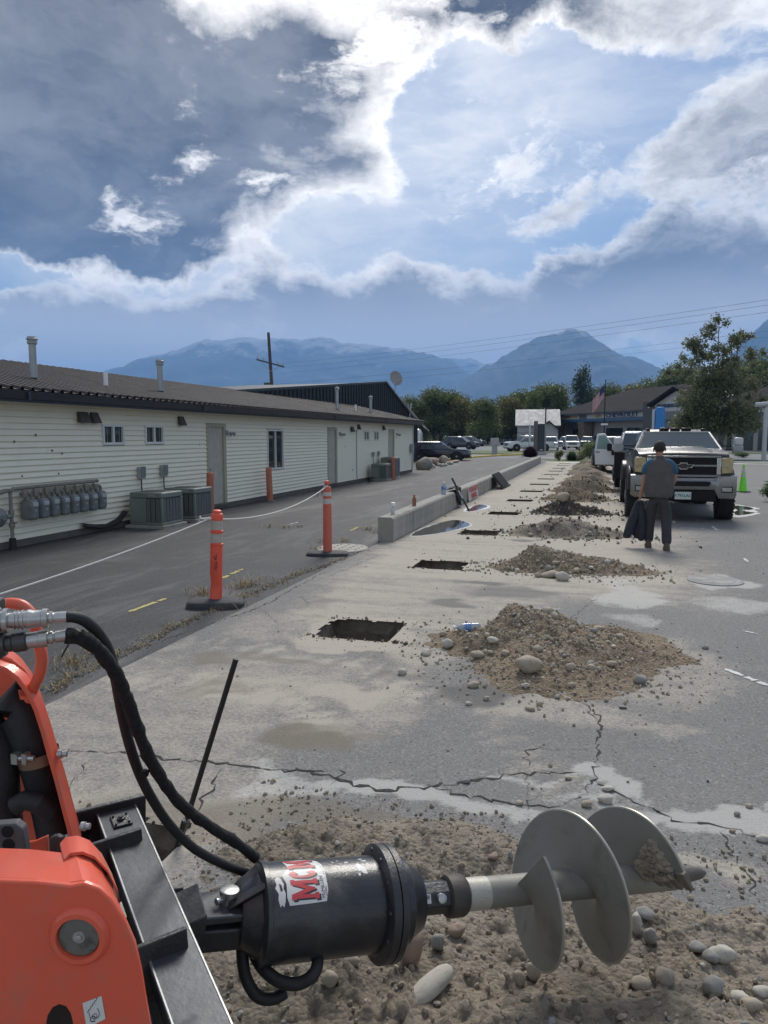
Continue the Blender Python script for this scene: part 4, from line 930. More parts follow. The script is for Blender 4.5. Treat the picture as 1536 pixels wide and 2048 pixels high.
# perforated cover slab
t = thing('drain_cover', 'pale concrete drain cover with rows of holes beside the far delineator', 'drain cover', (*(-4, 11.396), .0))
cm = M('pale_cover', (.36, .34, .29), .9, 0, .15, 5, .5, 50, dirt=.3, dirtcol=(.22, .2, .17))
mb = MB(); mb.lathe((0, 0, .0), (0, 0, 1), [(0, .44), (.02, .43), (.026, .40)], 28); mb.v = [(x * .95, y * 1.1, z) for x, y, z in mb.v]; mb.build('slab', cm, t)
for ix in range(-2, 3):
    for iy in range(-2, 3):
        if abs(ix) + abs(iy) > 3: continue
        mb = MB(); mb.lathe((ix * .14, iy * .16, .0265), (0, 0, 1), [(0, .022), (.002, .022)], 8); mb.build('slot', MATS['hole_black'], t)

# ------------------------------------------------------------------ earth heaps
def dirt_material(name, c1, c2, pale):
    m = bpy.data.materials.new(name); m.use_nodes = True; nt = m.node_tree
    new, math_, vmath, mr, mix, noise, L = node_helpers(nt); b = nt.nodes['Principled BSDF']; geo = new('ShaderNodeNewGeometry'); P = geo.outputs['Position']
    c = mix(noise(P, 3.2, 9, .7), c1, c2); c = mix(mr(noise(P, 1.3, 4, .6), .42, .66, 0, .8), c, c1)
    vor = new('ShaderNodeTexVoronoi', i_Scale=52.0); L.new(P, vor.inputs['Vector']); s = new('ShaderNodeSeparateColor'); L.new(vor.outputs['Color'], s.inputs[0])
    c = mix(mr(s.outputs[0], .80, .95, 0, .55), c, pale); c = mix(mr(s.outputs[1], .7, .95, 0, .5), c, tuple(x * .5 for x in c1))
    L.new(c, b.inputs['Base Color']); b.inputs['Roughness'].default_value = .95; b.inputs['Specular IOR Level'].default_value = .15
    bp = new('ShaderNodeBump', i_Strength=.9, i_Distance=.012); L.new(math_('ADD', math_('MULTIPLY', noise(P, 34, 9, .75), 1.5), math_('MULTIPLY', vor.outputs['Distance'], -1.2)), bp.inputs['Height']); L.new(bp.outputs[0], b.inputs['Normal']); return m
dirt_a = dirt_material('spoil_tan', (.18, .142, .10), (.38, .30, .215), (.36, .31, .25))
dirt_b = dirt_material('spoil_damp', (.20, .172, .136), (.41, .355, .285), (.27, .24, .2))
dirt_c = dirt_material('spoil_dark', (.040, .035, .032), (.10, .085, .07), (.18, .16, .14))
HE = []
def heap(name, lab, x0, x1, y0, y1, st, fn, mat_, group):
    xs = np.linspace(x0, x1, int((x1 - x0) / st) + 1); ys = np.linspace(y0, y1, int((y1 - y0) / st) + 1); X, Y = np.meshgrid(xs, ys); Zz = fn(X, Y)
    nx, ny = len(xs), len(ys); i, j = np.meshgrid(np.arange(nx - 1), np.arange(ny - 1)); i = i.ravel(); j = j.ravel(); v0 = j * nx + i
    zc = np.maximum.reduce([Zz.ravel()[v0], Zz.ravel()[v0 + 1], Zz.ravel()[v0 + nx], Zz.ravel()[v0 + nx + 1]]); ok = zc > -.004
    cx, cy = X.ravel()[v0], Y.ravel()[v0]
    for (a, b) in HOLES[:3]: ok &= ~((cx > HOLE_X0 - .02) & (cx < HOLE_X1) & (cy > a) & (cy < b))
    v0 = v0[ok]; fs = np.stack([v0, v0 + 1, v0 + 1 + nx, v0 + nx], 1)
    bx, by = (x0 + x1) / 2, (y0 + y1) / 2
    me = bpy.data.meshes.new(name); me.from_pydata(np.stack([X.ravel() - bx, Y.ravel() - by, np.maximum(Zz, -.05).ravel()], 1).tolist(), [], fs.tolist()); me.materials.append(mat_)
    bm = bmesh.new(); bm.from_mesh(me); bmesh.ops.delete(bm, geom=[v for v in bm.verts if not v.link_faces], context='VERTS'); bm.to_mesh(me); bm.free()
    me.polygons.foreach_set('use_smooth', [True] * len(me.polygons))
    o = link_mesh(name, me, None, (bx, by, 0)); tag(o, lab, 'earth heap', group); HE.append((x0, x1, y0, y1, fn)); return o
def peaks(lst, seed, rough=.05, cl=.03, edge=.03):
    def f(X, Y):
        wx = X + (fbm(X * 3, Y * 3, 3, seed) - .5) * .35; wy = Y + (fbm(X * 3 + 7, Y * 3, 3, seed + 1) - .5) * .3
        z = np.zeros_like(wx)
        for (cx, cy, rx, ry, hh) in lst: z = z + hh * np.exp(-(np.abs((wx - cx) / rx) ** 2.2 + np.abs((wy - cy) / ry) ** 2.2))
        n = (fbm(X * 5, Y * 5, 6, seed + 2, .6) - .5); r2 = fbm(X * 16, Y * 16, 3, seed + 5, .6); cl_ = np.maximum(0, r2 - .55) * 2
        env = np.clip(z / .08, 0, 1)
        return z - edge + n * rough * 2 * env + cl_ * cl * env + (vnoise(X * 40, Y * 40, seed + 9) - .5) * .012 * env
    return f
def near_pile(X, Y):
    wx = X + (fbm(X * 2.5, Y * 2.5, 4, 41) - .5) * .35; wy = Y + (fbm(X * 2.5 + 7, Y * 2.5, 4, 42) - .5) * .3
    # tongue of earth around and under the auger
    top = np.interp(wx, [-2.6, -1.7, -1.5, -1.2, -.6, 0., .5, .9, 1.2, 1.6, 2.2, 3.0], [2.3, 2.45, 3.05, 3.35, 3.55, 3.42, 3.15, 3.0, 2.85, 2.6, 2.3, 1.8])
    e = sstep(top - wy, -.05, .38)
    z = e * .045
    z = z + .15 * np.exp(-(((wx - .15) / .75) ** 2 + ((wy - 1.75) / .62) ** 2)) + .09 * np.exp(-(((wx + .75) / .5) ** 2 + ((wy - 2.0) / .5) ** 2)) + .06 * np.exp(-(((wx + .5) / .5) ** 2 + ((wy - 3.0) / .2) ** 2))
    z = z + .05 * np.exp(-(((wx - .45) / .28) ** 2 + ((wy - 2.15) / .25) ** 2))
    n = fbm(X * 4, Y * 4, 6, 43, .62) - .5; r2 = fbm(X * 18, Y * 18, 3, 46, .65)
    flat = sstep(wx, .7, 1.3) * .75
    return z - .022 + (n * .12 + np.maximum(0, r2 - .55) * .13 + (vnoise(X * 55, Y * 55, 49) - .5) * .010) * e * (1 - flat)
heap('earth_heap', 'broad stony spread of earth under the auger in the foreground', -2.7, 2.6, .75, 3.75, .0125, near_pile, dirt_b, 'earth heaps beside the holes')
heap('earth_heap', 'tan earth heap with the blue bottle on it and a big smooth stone', -1.9, .9, 5.0, 7.75, .02, peaks([(-.62, 6.6, .36, .36, .20), (-.3, 6.35, .55, .55, .11), (-.05, 6.75, .75, .55, .10), (-.3, 5.85, .6, .6, .08), (-1.0, 6.4, .4, .35, .07)], 61, .06, .05), dirt_a, 'earth heaps beside the holes')
heap('earth_heap', 'second earth heap from the camera, with a white stone on its front', -1.7, 1.1, 9.6, 11.5, .03, peaks([(-.75, 10.65, .42, .36, .25), (-.2, 10.6, .6, .35, .12), (.3, 10.6, .55, .3, .07), (-1.0, 10.3, .3, .3, .06)], 71, .05, .05), dirt_a, 'earth heaps beside the holes')
heap('earth_heap', 'third earth heap, long and low, ending at the hanging coat', -1.9, 1.0, 13.2, 15.3, .04, peaks([(-.6, 14.3, .5, .4, .21), (-.95, 14.1, .6, .35, .16), (.05, 14.3, .6, .35, .14)], 81, .07, .06), dirt_b, 'earth heaps beside the holes')
heap('earth_heap', 'fourth earth heap, the darkest of the row, with a tan slab on top', -1.9, .6, 17.3, 19.2, .045, peaks([(-.85, 18.3, .45, .4, .27), (-.3, 18.3, .6, .35, .16)], 91, .08, .07), dirt_c, 'earth heaps beside the holes')
heap('earth_heap', 'fifth earth heap, olive brown, behind the dark one', -1.9, .6, 21., 23.2, .06, peaks([(-.75, 22.2, .55, .45, .36), (-.1, 22.1, .5, .4, .12)], 95, .07, .07), dirt_a, 'earth heaps beside the holes')
far_l = ['sixth earth heap of the row, a tall rounded one', 'seventh earth heap of the row', 'eighth earth heap of the row', 'ninth earth heap of the row', 'tenth earth heap of the row', 'eleventh earth heap, last but one before the verge', 'farthest earth heap, in front of the shrubs']
for k in range(7):
    yy = 25.7 + 3.73 * k
    heap('earth_heap', far_l[k], -1.9, .9, yy - 1.1, yy + 1.1, .09, peaks([(-.65 + .1 * math.sin(k), yy, .6, .5, (.40, .33, .28, .30, .26, .28, .34)[k]), (.0, yy, .55, .4, .18)], 101 + k, .12, .12), [dirt_a, dirt_b][k % 2], 'earth heaps beside the holes')
def surf(x, y):
    z = 0.
    for (x0, x1, y0, y1, fn) in HE:
        if x0 < x < x1 and y0 < y < y1: z = max(z, float(fn(np.array([x]), np.array([y]))[0]))
    return z
# stones
stone_ms = [M('stone_tan', (.36, .31, .24), .8, 0, .16, 9, .3, 50, dirt=.35, dirtcol=(.22, .18, .13)), M('stone_grey', (.27, .26, .24), .8, 0, .16, 9, .3, 50, dirt=.35, dirtcol=(.2, .17, .13)), M('stone_pale', (.46, .43, .37), .8, 0, .14, 9, .3, 50, dirt=.3, dirtcol=(.25, .21, .16)), M('stone_rose', (.30, .22, .17), .8, 0, .16, 9, .3, 50, dirt=.3, dirtcol=(.2, .16, .12))]
def stone_mesh(seed, n=14, m=10, mat_=None, ang=True):
    rr = random.Random(seed); mb = MB(); mb.ball((0, 0, 0), 1, n, m); off = Vector((rr.random() * 50, rr.random() * 50, rr.random() * 50))
    from mathutils import noise as mn
    cuts = [(Vector((rr.gauss(0, 1), rr.gauss(0, 1), rr.gauss(0, 1))).normalized(), .72 + .25 * rr.random()) for _ in range(5 if ang else 2)]
    vs = []
    for v in mb.v:
        v = Vector(v)
        for nn, dd in cuts:
            e = v.dot(nn) - dd
            if e > 0: v = v - nn * e * .85
        v = v * (1 + .28 * mn.noise(v * 1.1 + off) + .10 * mn.noise(v * 2.6 + off)); vs.append(v)
    mb.v = vs; return mb.mesh('stone', mat_, ang=60)
SM = [[stone_mesh(10 * a + b, mat_=stone_ms[a], ang=(b % 2 == 0)) for b in range(4)] for a in range(4)]
def stone(x, y, w, h_, kind, lab, grp, rz=None, dep=None, sink=.25, z=None):
    """w, h_ real size in metres across and up"""
    o = bpy.data.objects.new('stone', SM[kind][rnd.randrange(4)]); COL.objects.link(o)
    o.scale = (w / 2, (dep or (w * .5 + h_ * .4)) / 2, h_ / 2); o.rotation_euler = (rnd.uniform(-.25, .25), rnd.uniform(-.25, .25), rnd.uniform(-.5, .5) if rz is None else rz)
    zz = surf(x, y) if z is None else z
    o.location = (x, y, zz + h_ / 2 * (1 - sink * 1.4)); tag(o, lab, 'stone', grp); return o
STN = [(-0.452, 2.092, 0.187, 0.061, 2, 'long pale stone lying diagonally below the black drive motor', 1.03),
 (0.466, 2.655, 0.091, 0.055, 2, 'large rounded tan stone of the trio at the lower right', 0.15),
 (0.387, 2.668, 0.068, 0.037, 1, 'white-grey angular stone, left of the lower right trio', 0.38),
 (0.423, 2.615, 0.057, 0.044, 1, 'round grey stone at the front of the lower right trio', 0.11),
 (0.256, 2.400, 0.069, 0.068, 0, 'egg-shaped tan stone standing near the lower right', 0.31),
 (0.392, 2.350, 0.066, 0.064, 1, 'split dark grey stone at the bottom right edge', 0.15),
 (0.510, 2.393, 0.067, 0.043, 0, 'round tan stone at the bottom right, under a pale angular one', 0.11),
 (0.484, 2.427, 0.065, 0.046, 2, 'pale angular stone at the bottom right, touching a round one', 0.31),
 (0.559, 2.471, 0.056, 0.036, 2, 'pale stone cut by the right edge of the photo', 0.38),
 (0.183, 2.367, 0.075, 0.046, 0, 'flat tan stone in the gravel cluster at bottom right', 0.25),
 (-0.156, 2.292, 0.044, 0.071, 0, 'upright oval stone just below the auger blade', 0.18),
 (-0.198, 2.248, 0.040, 0.061, 0, 'upright tan stone, left of the one below the auger blade', 0.41),
 (-0.751, 1.999, 0.054, 0.051, 0, 'oval tan stone in the earth under the hose loop', 0.11),
 (-0.773, 2.163, 0.080, 0.055, 3, 'brown stone half hidden by the drive motor', 0.25),
 (-0.549, 2.212, 0.076, 0.141, 3, 'large brown stone buried upright right of the drive flange', 0.11),
 (-0.548, 2.445, 0.045, 0.035, 0, 'small round tan stone above the pile, right of the flange', 0.25),
 (-0.437, 2.436, 0.061, 0.043, 3, 'brown stone behind the coupling', 0.25),
 (-0.478, 2.320, 0.046, 0.065, 1, 'oval grey stone on the pile below the coupling', 0.18),
 (0.183, 2.703, 0.039, 0.091, 2, 'pale stone pressed against the right side of the auger blade', 0.25),
 (0.229, 2.658, 0.048, 0.075, 1, 'grey stone leaning beside the right auger blade', 0.11),
 (0.220, 2.790, 0.083, 0.040, 1, 'dark flat stone under the auger tip', 0.11),
 (0.097, 3.896, 0.066, 0.028, 2, 'pale oval stone, upper of the pair on the cracked asphalt', 0.28),
 (0.083, 3.761, 0.083, 0.046, 2, 'round pale stone, lower of the pair on the cracked asphalt', 0.11),
 (-0.006, 3.690, 0.058, 0.034, 0, 'tan stone left of the pair on the cracked asphalt', 0.15),
 (-0.105, 3.966, 0.044, 0.022, 0, 'small tan stone above the auger on the asphalt crack', 0.41),
 (-0.334, 3.611, 0.044, 0.026, 0, 'small tan cube-like stone on the white strip', 0.31),
 (-0.629, 3.774, 0.046, 0.028, 1, 'dark stone lying on the long crack', 0.15),
 (0.777, 3.585, 0.062, 0.034, 2, 'pale stone on the right edge by the white strip', 0.18),
 (0.776, 3.903, 0.036, 0.023, 0, 'small round stone at the right on the asphalt', 0.31),
 (0.703, 3.798, 0.033, 0.026, 1, 'small broken grey stone near the right edge', 0.38),
 (0.628, 2.884, 0.040, 0.022, 0, 'tan stone on flat earth near the right edge', 0.31),
 (0.655, 3.625, 0.032, 0.018, 3, 'small dark stone on the white strip at right', 0.28),
 (0.209, 5.155, 0.059, 0.023, 1, 'flat grey stone on the asphalt right of the tan heap', 0.28),
 (-0.339, 5.041, 0.053, 0.039, 0, 'round tan stone in front of the tan heap', 0.21)]
for (x, y, w_, h_, k, lab, rz) in STN:
    big_ = lab.startswith('long')
    st_o = stone(x, y, w_, h_, k, lab, 'stones by the auger', rz=rz, dep=(.075 if big_ else None), sink=.2)
    if big_:
        mb = MB(); mb.lathe((-1, 0, 0), (1, 0, 0), [(0, .05), (.03, .42), (.12, .70), (.35, .88), (.8, .98), (1.3, .93), (1.7, .78), (1.9, .52), (1.98, .25), (2.0, .03)], 16); st_o.data = mb.mesh('stone', stone_ms[2], ang=80)
MST = [(-0.463, 5.596, 0.160, 0.214, 0.130, 0, 'big smooth pear-shaped stone on the front of the tan heap'),
 (-1.220, 6.233, 0.000, 0.105, 0.083, 2, 'smooth pale stone at the left foot of the tan heap'),
 (-0.386, 6.527, 0.200, 0.114, 0.088, 0, 'tan stone beside the top of the tan heap'),
 (-0.001, 5.711, 0.030, 0.084, 0.061, 0, 'round stone low on the right of the tan heap'),
 (-0.463, 5.350, 0.000, 0.066, 0.037, 2, 'pale stone at the front foot of the tan heap'),
 (-0.139, 5.440, 0.000, 0.059, 0.040, 0, 'pale oval stone at the front right foot of the tan heap'),
 (-0.916, 5.974, 0.030, 0.125, 0.062, 0, 'flat tan stone on the left slope of the tan heap'),
 (-0.818, 6.165, 0.080, 0.102, 0.060, 2, 'pale oval stone on the left slope of the tan heap'),
 (-0.397, 9.670, 0.030, 0.180, 0.129, 2, 'white stone on the front of the second heap'),
 (-0.567, 9.829, 0.150, 0.263, 0.092, 0, 'long tan stone across the second heap'),
 (-0.723, 9.792, 0.030, 0.079, 0.066, 0, 'small round tan stone on the second heap')]
for (x, y, z, w_, h_, k, lab) in MST: stone(x, y, w_, h_, k, lab, 'stones in the tan heap', rz=0, sink=.15)
def scatter(n, reg, smin, smax, lab, grp, seed, cols=(0, 1, 2, 3)):
    rr = random.Random(seed)
    for _ in range(n):
        x, y = reg(rr); s = smin + (smax - smin) * rr.random() ** 2.2; kk = cols[rr.randrange(len(cols))]
        if HOLE_X0 < x < HOLE_X1 and any(a < y < b for a, b in HOLES): continue
        stone(x, y, s * rr.uniform(.9, 1.5), s * rr.uniform(.55, .9), kk, ('tan', 'grey', 'pale', 'reddish')[kk] + ' ' + lab, grp, rz=rr.uniform(0, 3), sink=.35)
scatter(34, lambda r: (r.uniform(.45, 1.15), r.uniform(1.45, 2.3)), .016, .045, 'small loose stone on the flat earth at the lower right', 'loose stones at the lower right', 1)
scatter(46, lambda r: (r.uniform(-1.2, .5), r.uniform(1.45, 3.2)), .015, .055, 'small stone in the churned earth around the auger', 'small stones around the auger', 2)
scatter(54, lambda r: (-.38 + r.gauss(0, .42), 6.1 + r.gauss(0, .45)), .03, .10, 'small river stone on the tan heap nearest the camera', 'river stones on the tan heap', 3, (0, 0, 2, 1))
scatter(26, lambda r: (-.45 + r.gauss(0, .5), 10.35 + r.gauss(0, .22)), .03, .11, 'small stone on the second earth heap', 'stones on the second heap', 4, (0, 0, 2, 1))
scatter(18, lambda r: (-.45 + r.gauss(0, .6), 14.0 + r.gauss(0, .2)), .04, .12, 'small stone on the third earth heap', 'stones on the third heap', 5)
scatter(14, lambda r: (-.6 + r.gauss(0, .5), 18.1 + r.gauss(0, .2)), .05, .13, 'small stone on the dark earth heap', 'stones on the dark heap', 6)
o = stone(-.78, 18.1, .34, .22, 0, 'flat tan slab of stone on top of the dark earth heap', None, rz=.4); o.location.z += .05
# gravel and clods, beyond counting
def gravel(name, n, reg, smin, smax, mats, seed, zf=surf):
    rr = random.Random(seed); t_ = (1 + 5 ** .5) / 2; ico = [Vector(v).normalized() for v in [(-1, t_, 0), (1, t_, 0), (-1, -t_, 0), (1, -t_, 0), (0, -1, t_), (0, 1, t_), (0, -1, -t_), (0, 1, -t_), (t_, 0, -1), (t_, 0, 1), (-t_, 0, -1), (-t_, 0, 1)]]
    fc = [(0, 11, 5), (0, 5, 1), (0, 1, 7), (0, 7, 10), (0, 10, 11), (1, 5, 9), (5, 11, 4), (11, 10, 2), (10, 7, 6), (7, 1, 8), (3, 9, 4), (3, 4, 2), (3, 2, 6), (3, 6, 8), (3, 8, 9), (4, 9, 5), (2, 4, 11), (6, 2, 10), (8, 6, 7), (9, 8, 1)]
    vs, fs, mi = [], [], []
    for _ in range(n):
        x, y = reg(rr)
        if HOLE_X0 < x < HOLE_X1 and any(a < y < b for a, b in HOLES): continue
        s = smin + (smax - smin) * rr.random() ** 3; e = Euler((rr.uniform(0, 6), rr.uniform(0, 6), rr.uniform(0, 6))).to_matrix(); z = zf(x, y); b = len(vs); sc_ = Vector((rr.uniform(.7, 1.3), rr.uniform(.6, 1), rr.uniform(.45, .8))) * s; k = rr.randrange(len(mats))
        for v in ico: v = e @ Vector((v.x * sc_.x, v.y * sc_.y, v.z * sc_.z)) * rr.uniform(.85, 1.1); vs.append((x + v.x, y + v.y, z + v.z + s * .3))
        fs += [tuple(i + b for i in f) for f in fc]; mi += [k] * 20
    me = bpy.data.meshes.new(name); me.from_pydata(vs, [], fs)
    for m_ in mats: me.materials.append(m_)
    me.polygons.foreach_set('material_index', mi); o = link_mesh(name, me); tag(o, kind='stuff'); return o
clod = M('earth_clod', (.27, .225, .17), .95, 0, .3, 20, .6, 60); clod2 = M('earth_clod_dark', (.075, .062, .05), .95, 0, .3, 20, .6, 60)
gm = [clod, clod, clod, clod, clod, stone_ms[0], stone_ms[1]]
gravel('gravel', 5200, lambda r: (r.uniform(-1.7, 2.2), r.uniform(1.3, 3.5)), .004, .017, gm, 31)
gravel('gravel', 4200, lambda r: (-.34 + r.gauss(0, .55), 6.25 + r.gauss(0, .52)), .004, .020, [clod, clod, clod, stone_ms[0], stone_ms[0], stone_ms[2]], 32)
gravel('gravel', 1500, lambda r: (-.4 + r.gauss(0, .62), 10.5 + r.gauss(0, .35)), .008, .032, [clod, clod, clod, stone_ms[0], stone_ms[2]], 33)
gravel('gravel', 1500, lambda r: (-.4 + r.gauss(0, .7), r.choice([14.2, 18.3, 22.1, 25.7]) + r.gauss(0, .4)), .015, .05, [clod, clod2, clod2, stone_ms[1]], 34)
gravel('gravel', 650, lambda r: (r.uniform(-3.3, 3.5), r.uniform(3.4, 16)), .003, .012, [clod2, clod, clod, stone_ms[1]], 35, lambda x, y: 0)
gravel('gravel', 1200, lambda r: (-.4 + r.gauss(0, 1.1), 13 + 40 * r.random()), .01, .045, [clod2, clod, clod2, stone_ms[0]], 36)
gravel('gravel', 700, lambda r: (lambda i, s: (r.uniform(HOLE_X0 - .1, HOLE_X1 + .25), (HOLES[i][0] if s else HOLES[i][1]) + r.gauss(0, .05)))(r.randrange(0, 5), r.random() < .6), .006, .024, [clod, clod2, clod], 37)
# dry grass in the joint between drive and lot, and thin weeds
straw = M('dry_straw', (.36, .27, .14), .9, 0, .25, 9)
def tufts(name, spots, mat_, seed, hmin=.03, hmax=.12, per=26, spread=.10):
    rr = random.Random(seed); vs, fs = [], []
    for (x, y, s) in spots:
        for _ in range(int(per * s)):
            a = rr.uniform(0, 6.28); r_ = abs(rr.gauss(0, spread * s)); bx, by = x + math.cos(a) * r_, y + math.sin(a) * r_; h_ = rr.uniform(hmin, hmax) * s; lean_ = rr.uniform(.2, 1.6) * h_; b = rr.uniform(0, 6.28); w_ = .0028
            dx, dy = math.cos(b) * lean_, math.sin(b) * lean_; px_, py_ = -math.sin(b) * w_, math.cos(b) * w_; k = len(vs)
            vs += [(bx - px_, by - py_, 0), (bx + px_, by + py_, 0), (bx + dx * .5 + px_, by + dy * .5 + py_, h_ * .7), (bx + dx * .5 - px_, by + dy * .5 - py_, h_ * .7), (bx + dx, by + dy, h_)]
            fs += [(k, k + 1, k + 2, k + 3), (k + 3, k + 2, k + 4)]
    me = bpy.data.meshes.new(name); me.from_pydata(vs, [], fs); me.materials.append(mat_); o = link_mesh(name, me); tag(o, kind='stuff'); return o
line = [(-3.805, 4.319), (-3.863, 4.713), (-3.858, 5.341), (-3.922, 6.056), (-3.912, 6.587), (-3.905, 7.326), (-3.879, 8.036), (-3.853, 9.053), (-3.736, 9.678), (-3.605, 11.51)]
sp_ = []
for (a, b) in zip(line[:-1], line[1:]):
    for k in range(9): f = rnd.random(); sp_.append((a[0] + (b[0] - a[0]) * f + rnd.gauss(0, .05), a[1] + (b[1] - a[1]) * f + rnd.gauss(0, .05), rnd.uniform(.4, .95)))
tufts('dry_grass', sp_, straw, 51, .015, .055, 18, .08)
tufts('dry_grass', [(*(-4.458, 7.632), 1.0), (*(-4.345, 7.55), .9), (*(-4.219, 8.317), 1.1), (*(-4.103, 8.221), .9), (*(-3.82, 7.222), .9), (*(-4.165, 8.076), .8), (*(-4.035, 4.927), .9), (*(-4.147, 5.006), .8), (*(-4.116, 5.251), .6), (*(-4.015, 13.495), 1.), (*(-4.345, 13.875), .9), (*(-4.542, 12.018), 1.), (*(-4.318, 11.192), .8), (*(-6.37, 13.709), .8), (*(-6.043, 13.718), .8), (*(-4.226, 12.173), .9), (*(-5.816, 13.956), .6)], straw, 52, .03, .11, 60, .14)
tufts('dry_grass', [(x, y, .7) for (x, y) in [(-3.62 + .05 * math.sin(k), 12.2 + .12 * k) for k in range(30)]], straw, 53, .02, .05, 14, .06)
# crumbs and debris near seam (brown litter)
gravel('gravel', 1600, lambda r: (lambda i, f: (line[i][0] + (line[i + 1][0] - line[i][0]) * f + r.gauss(0, .05), line[i][1] + (line[i + 1][1] - line[i][1]) * f + r.gauss(0, .06)))(r.randrange(len(line) - 1), r.random()), .003, .014, [clod, clod2, straw], 38, lambda x, y: 0)
# blue bottle lying on the heap, lime cone
b_ = bottle((-1.009, 6.707, .2), 'crumpled blue-labelled water bottle lying on the tan earth heap', (R(90), R(8), R(-66)), 1.15)
b_.location.z = surf(b_.location.x, b_.location.y) + .03
t = thing('traffic_cone', 'lime green traffic cone beside the black truck', 'traffic cone', (4.645, 26.879, 0), .3)
cone_m = M('lime_plastic', (.18, .72, .03), .45, 0, .06, 3); cprof = lambda z: .135 - (.135 - .03) * z / .86
mb = MB(); mb.box(-.19, .19, -.19, .19, 0, .035); mb.build('base', rubber, t, .012)
mb = MB(); mb.lathe((0, 0, .03), (0, 0, 1), [(0, .15), (.02, cprof(0)), (.86, .03), (.88, .028), (.875, .02)], 24); mb.build('body', cone_m, t)
for a, b in ((.47, .55), (.60, .75)):
    mb = MB(); mb.lathe((0, 0, .03), (0, 0, 1), [(a, cprof(a) + .002), (b, cprof(b) + .002)], 24, caps=False); mb.build('band', refl2, t)

# ------------------------------------------------------------------ loader arm, quick-attach frame, auger
def away(poly, d_):   # extrusion: straight away from the arm's face, level with the ground
    return Vector((-math.sin(R(16.1)), math.cos(R(16.1)), 0)) * d_
ld = thing('mini_loader', 'orange mini loader arms with black quick-attach frame at the lower left', 'loader', (-.9, 1.3, 0))
FW = Vector((-math.sin(R(16.1)), math.cos(R(16.1)), 0)); AW = Vector((-math.sin(R(46)), math.cos(R(46)), 0)); RT = Vector((math.cos(R(16.1)), math.sin(R(16.1)), 0)); UP = Vector((0, 0, 1))
# near arm: face plate, wrapped edge
face = [(-1.021, 0.902, 1.121), (-0.926, 0.93, 1.121), (-0.871, 0.946, 1.119), (-0.816, 0.961, 1.113), (-0.794, 0.968, 1.117), (-0.77, 0.975, 1.107), (-0.752, 0.98, 1.088), (-0.734, 0.985, 1.055), (-0.718, 0.99, 1.009), (-0.709, 0.992, 0.959), (-0.704, 0.994, 0.91), (-0.697, 0.996, 0.856), (-0.693, 0.997, 0.782), (-1.041, 0.896, 0.782)]
mb = MB(); mb.prism(face, FW * .012); mb.build('arm_plate', orange, ld, .003, world=True, ang=25)
edge = face[:13]
mb = MB(); outr = [Vector(p) for p in edge]; inr = [p + FW * .105 + UP * (.0) for p in outr]; 
low = [p - (p - Vector(face[-1])).normalized() * .006 for p in outr]
mb.loft([[a + AW * .010, a + AW * .07, a + AW * .115, b + AW * .115, b + AW * .07, b + AW * .010] for a, b in zip(outr, low)], caps=True); mb.build('arm_flange', orange, ld, .002, world=True, ang=30)
mb = MB(); lip = [(-0.861, 1, 1.084), (-0.874, 1.018, 1.116), (-0.87, 1.029, 1.123), (-0.852, 1.039, 1.123), (-0.832, 1.045, 1.114), (-0.811, 1.051, 1.088), (-0.795, 1.056, 1.05), (-0.793, 1.057, 1.018)]
mb.loft([[Vector(p), Vector(p) + AW * .06, Vector(p) + AW * .06 - UP * .006, Vector(p) - UP * .006] for p in lip[1:]]); mb.build('curved_lip', orange, ld, .002, world=True, ang=40)
mb = MB(); mb.loft([[Vector(p), Vector(p) + UP * .008, Vector(p) + AW * .008 + UP * .008, Vector(p) + AW * .008] for p in [(-1.107, 0.981, 1.109), (-1.004, 1.011, 1.109), (-0.945, 1.028, 1.104), (-0.898, 1.042, 1.101)]]); mb.build('top_bead', orange, ld, .003, world=True)
# pin boss in the near arm
bc = Vector((-0.804, 0.965, 1.025))
mb = MB(); mb.lathe(bc, -FW, [(-.002, .052), (.004, .050), (.010, .044), (.010, .036), (-.010, .034)], 40, caps=False); mb.build('pin_boss', orange, ld, world=True, ang=30)
mb = MB(); mb.lathe(bc + FW * .004, -FW, [(0, .0345), (.006, .0345), (.0075, .033)], 36); pin = mb.build('pin', M('greasy_steel', (.20, .205, .19), .4, .6, .2, 40, .1, 100, dirt=.4, dirtcol=(.06, .06, .05), dscale=30), ld, world=True)
mb = MB(); mb.lathe(bc - FW * .003, -FW, [(0, .011), (.002, .010), (.002, .006), (.006, .006), (.007, .003)], 20); mb.build('grease_nipple', bare_steel, pin, world=False) if False else mb.build('grease_nipple', bare_steel, ld, world=True)
# slotted hole and white decal
sc_ = [(-0.867, 0.947, 0.819), (-0.865, 0.947, 0.865), (-0.861, 0.948, 0.883), (-0.853, 0.951, 0.897), (-0.842, 0.954, 0.903), (-0.831, 0.957, 0.899), (-0.824, 0.959, 0.886), (-0.821, 0.96, 0.869), (-0.822, 0.96, 0.819)]
mb = MB(); mb.prism([Vector(p) - FW * .0006 for p in sc_], FW * .0004); mb.build('slot_recess', M('slot_dark', (.02, .012, .01), .9), ld, world=True)
dc = [Vector(p) - FW * .0012 for p in ((-0.804, 0.965, 0.905), (-0.773, 0.974, 0.918), (-0.768, 0.975, 0.877), (-0.799, 0.966, 0.86))]
mb = MB(); mb.prism(dc, FW * .0006); dcl = mb.build('decal', M('decal_white', (.66, .66, .64), .5, 0, .04, 6), ld, world=True)
ink = M('decal_ink', (.05, .05, .05), .6)
def inplane(u, v, off=.0016): return dc[0].lerp(dc[1], u).lerp(dc[3].lerp(dc[2], u), v) - FW * off * .4
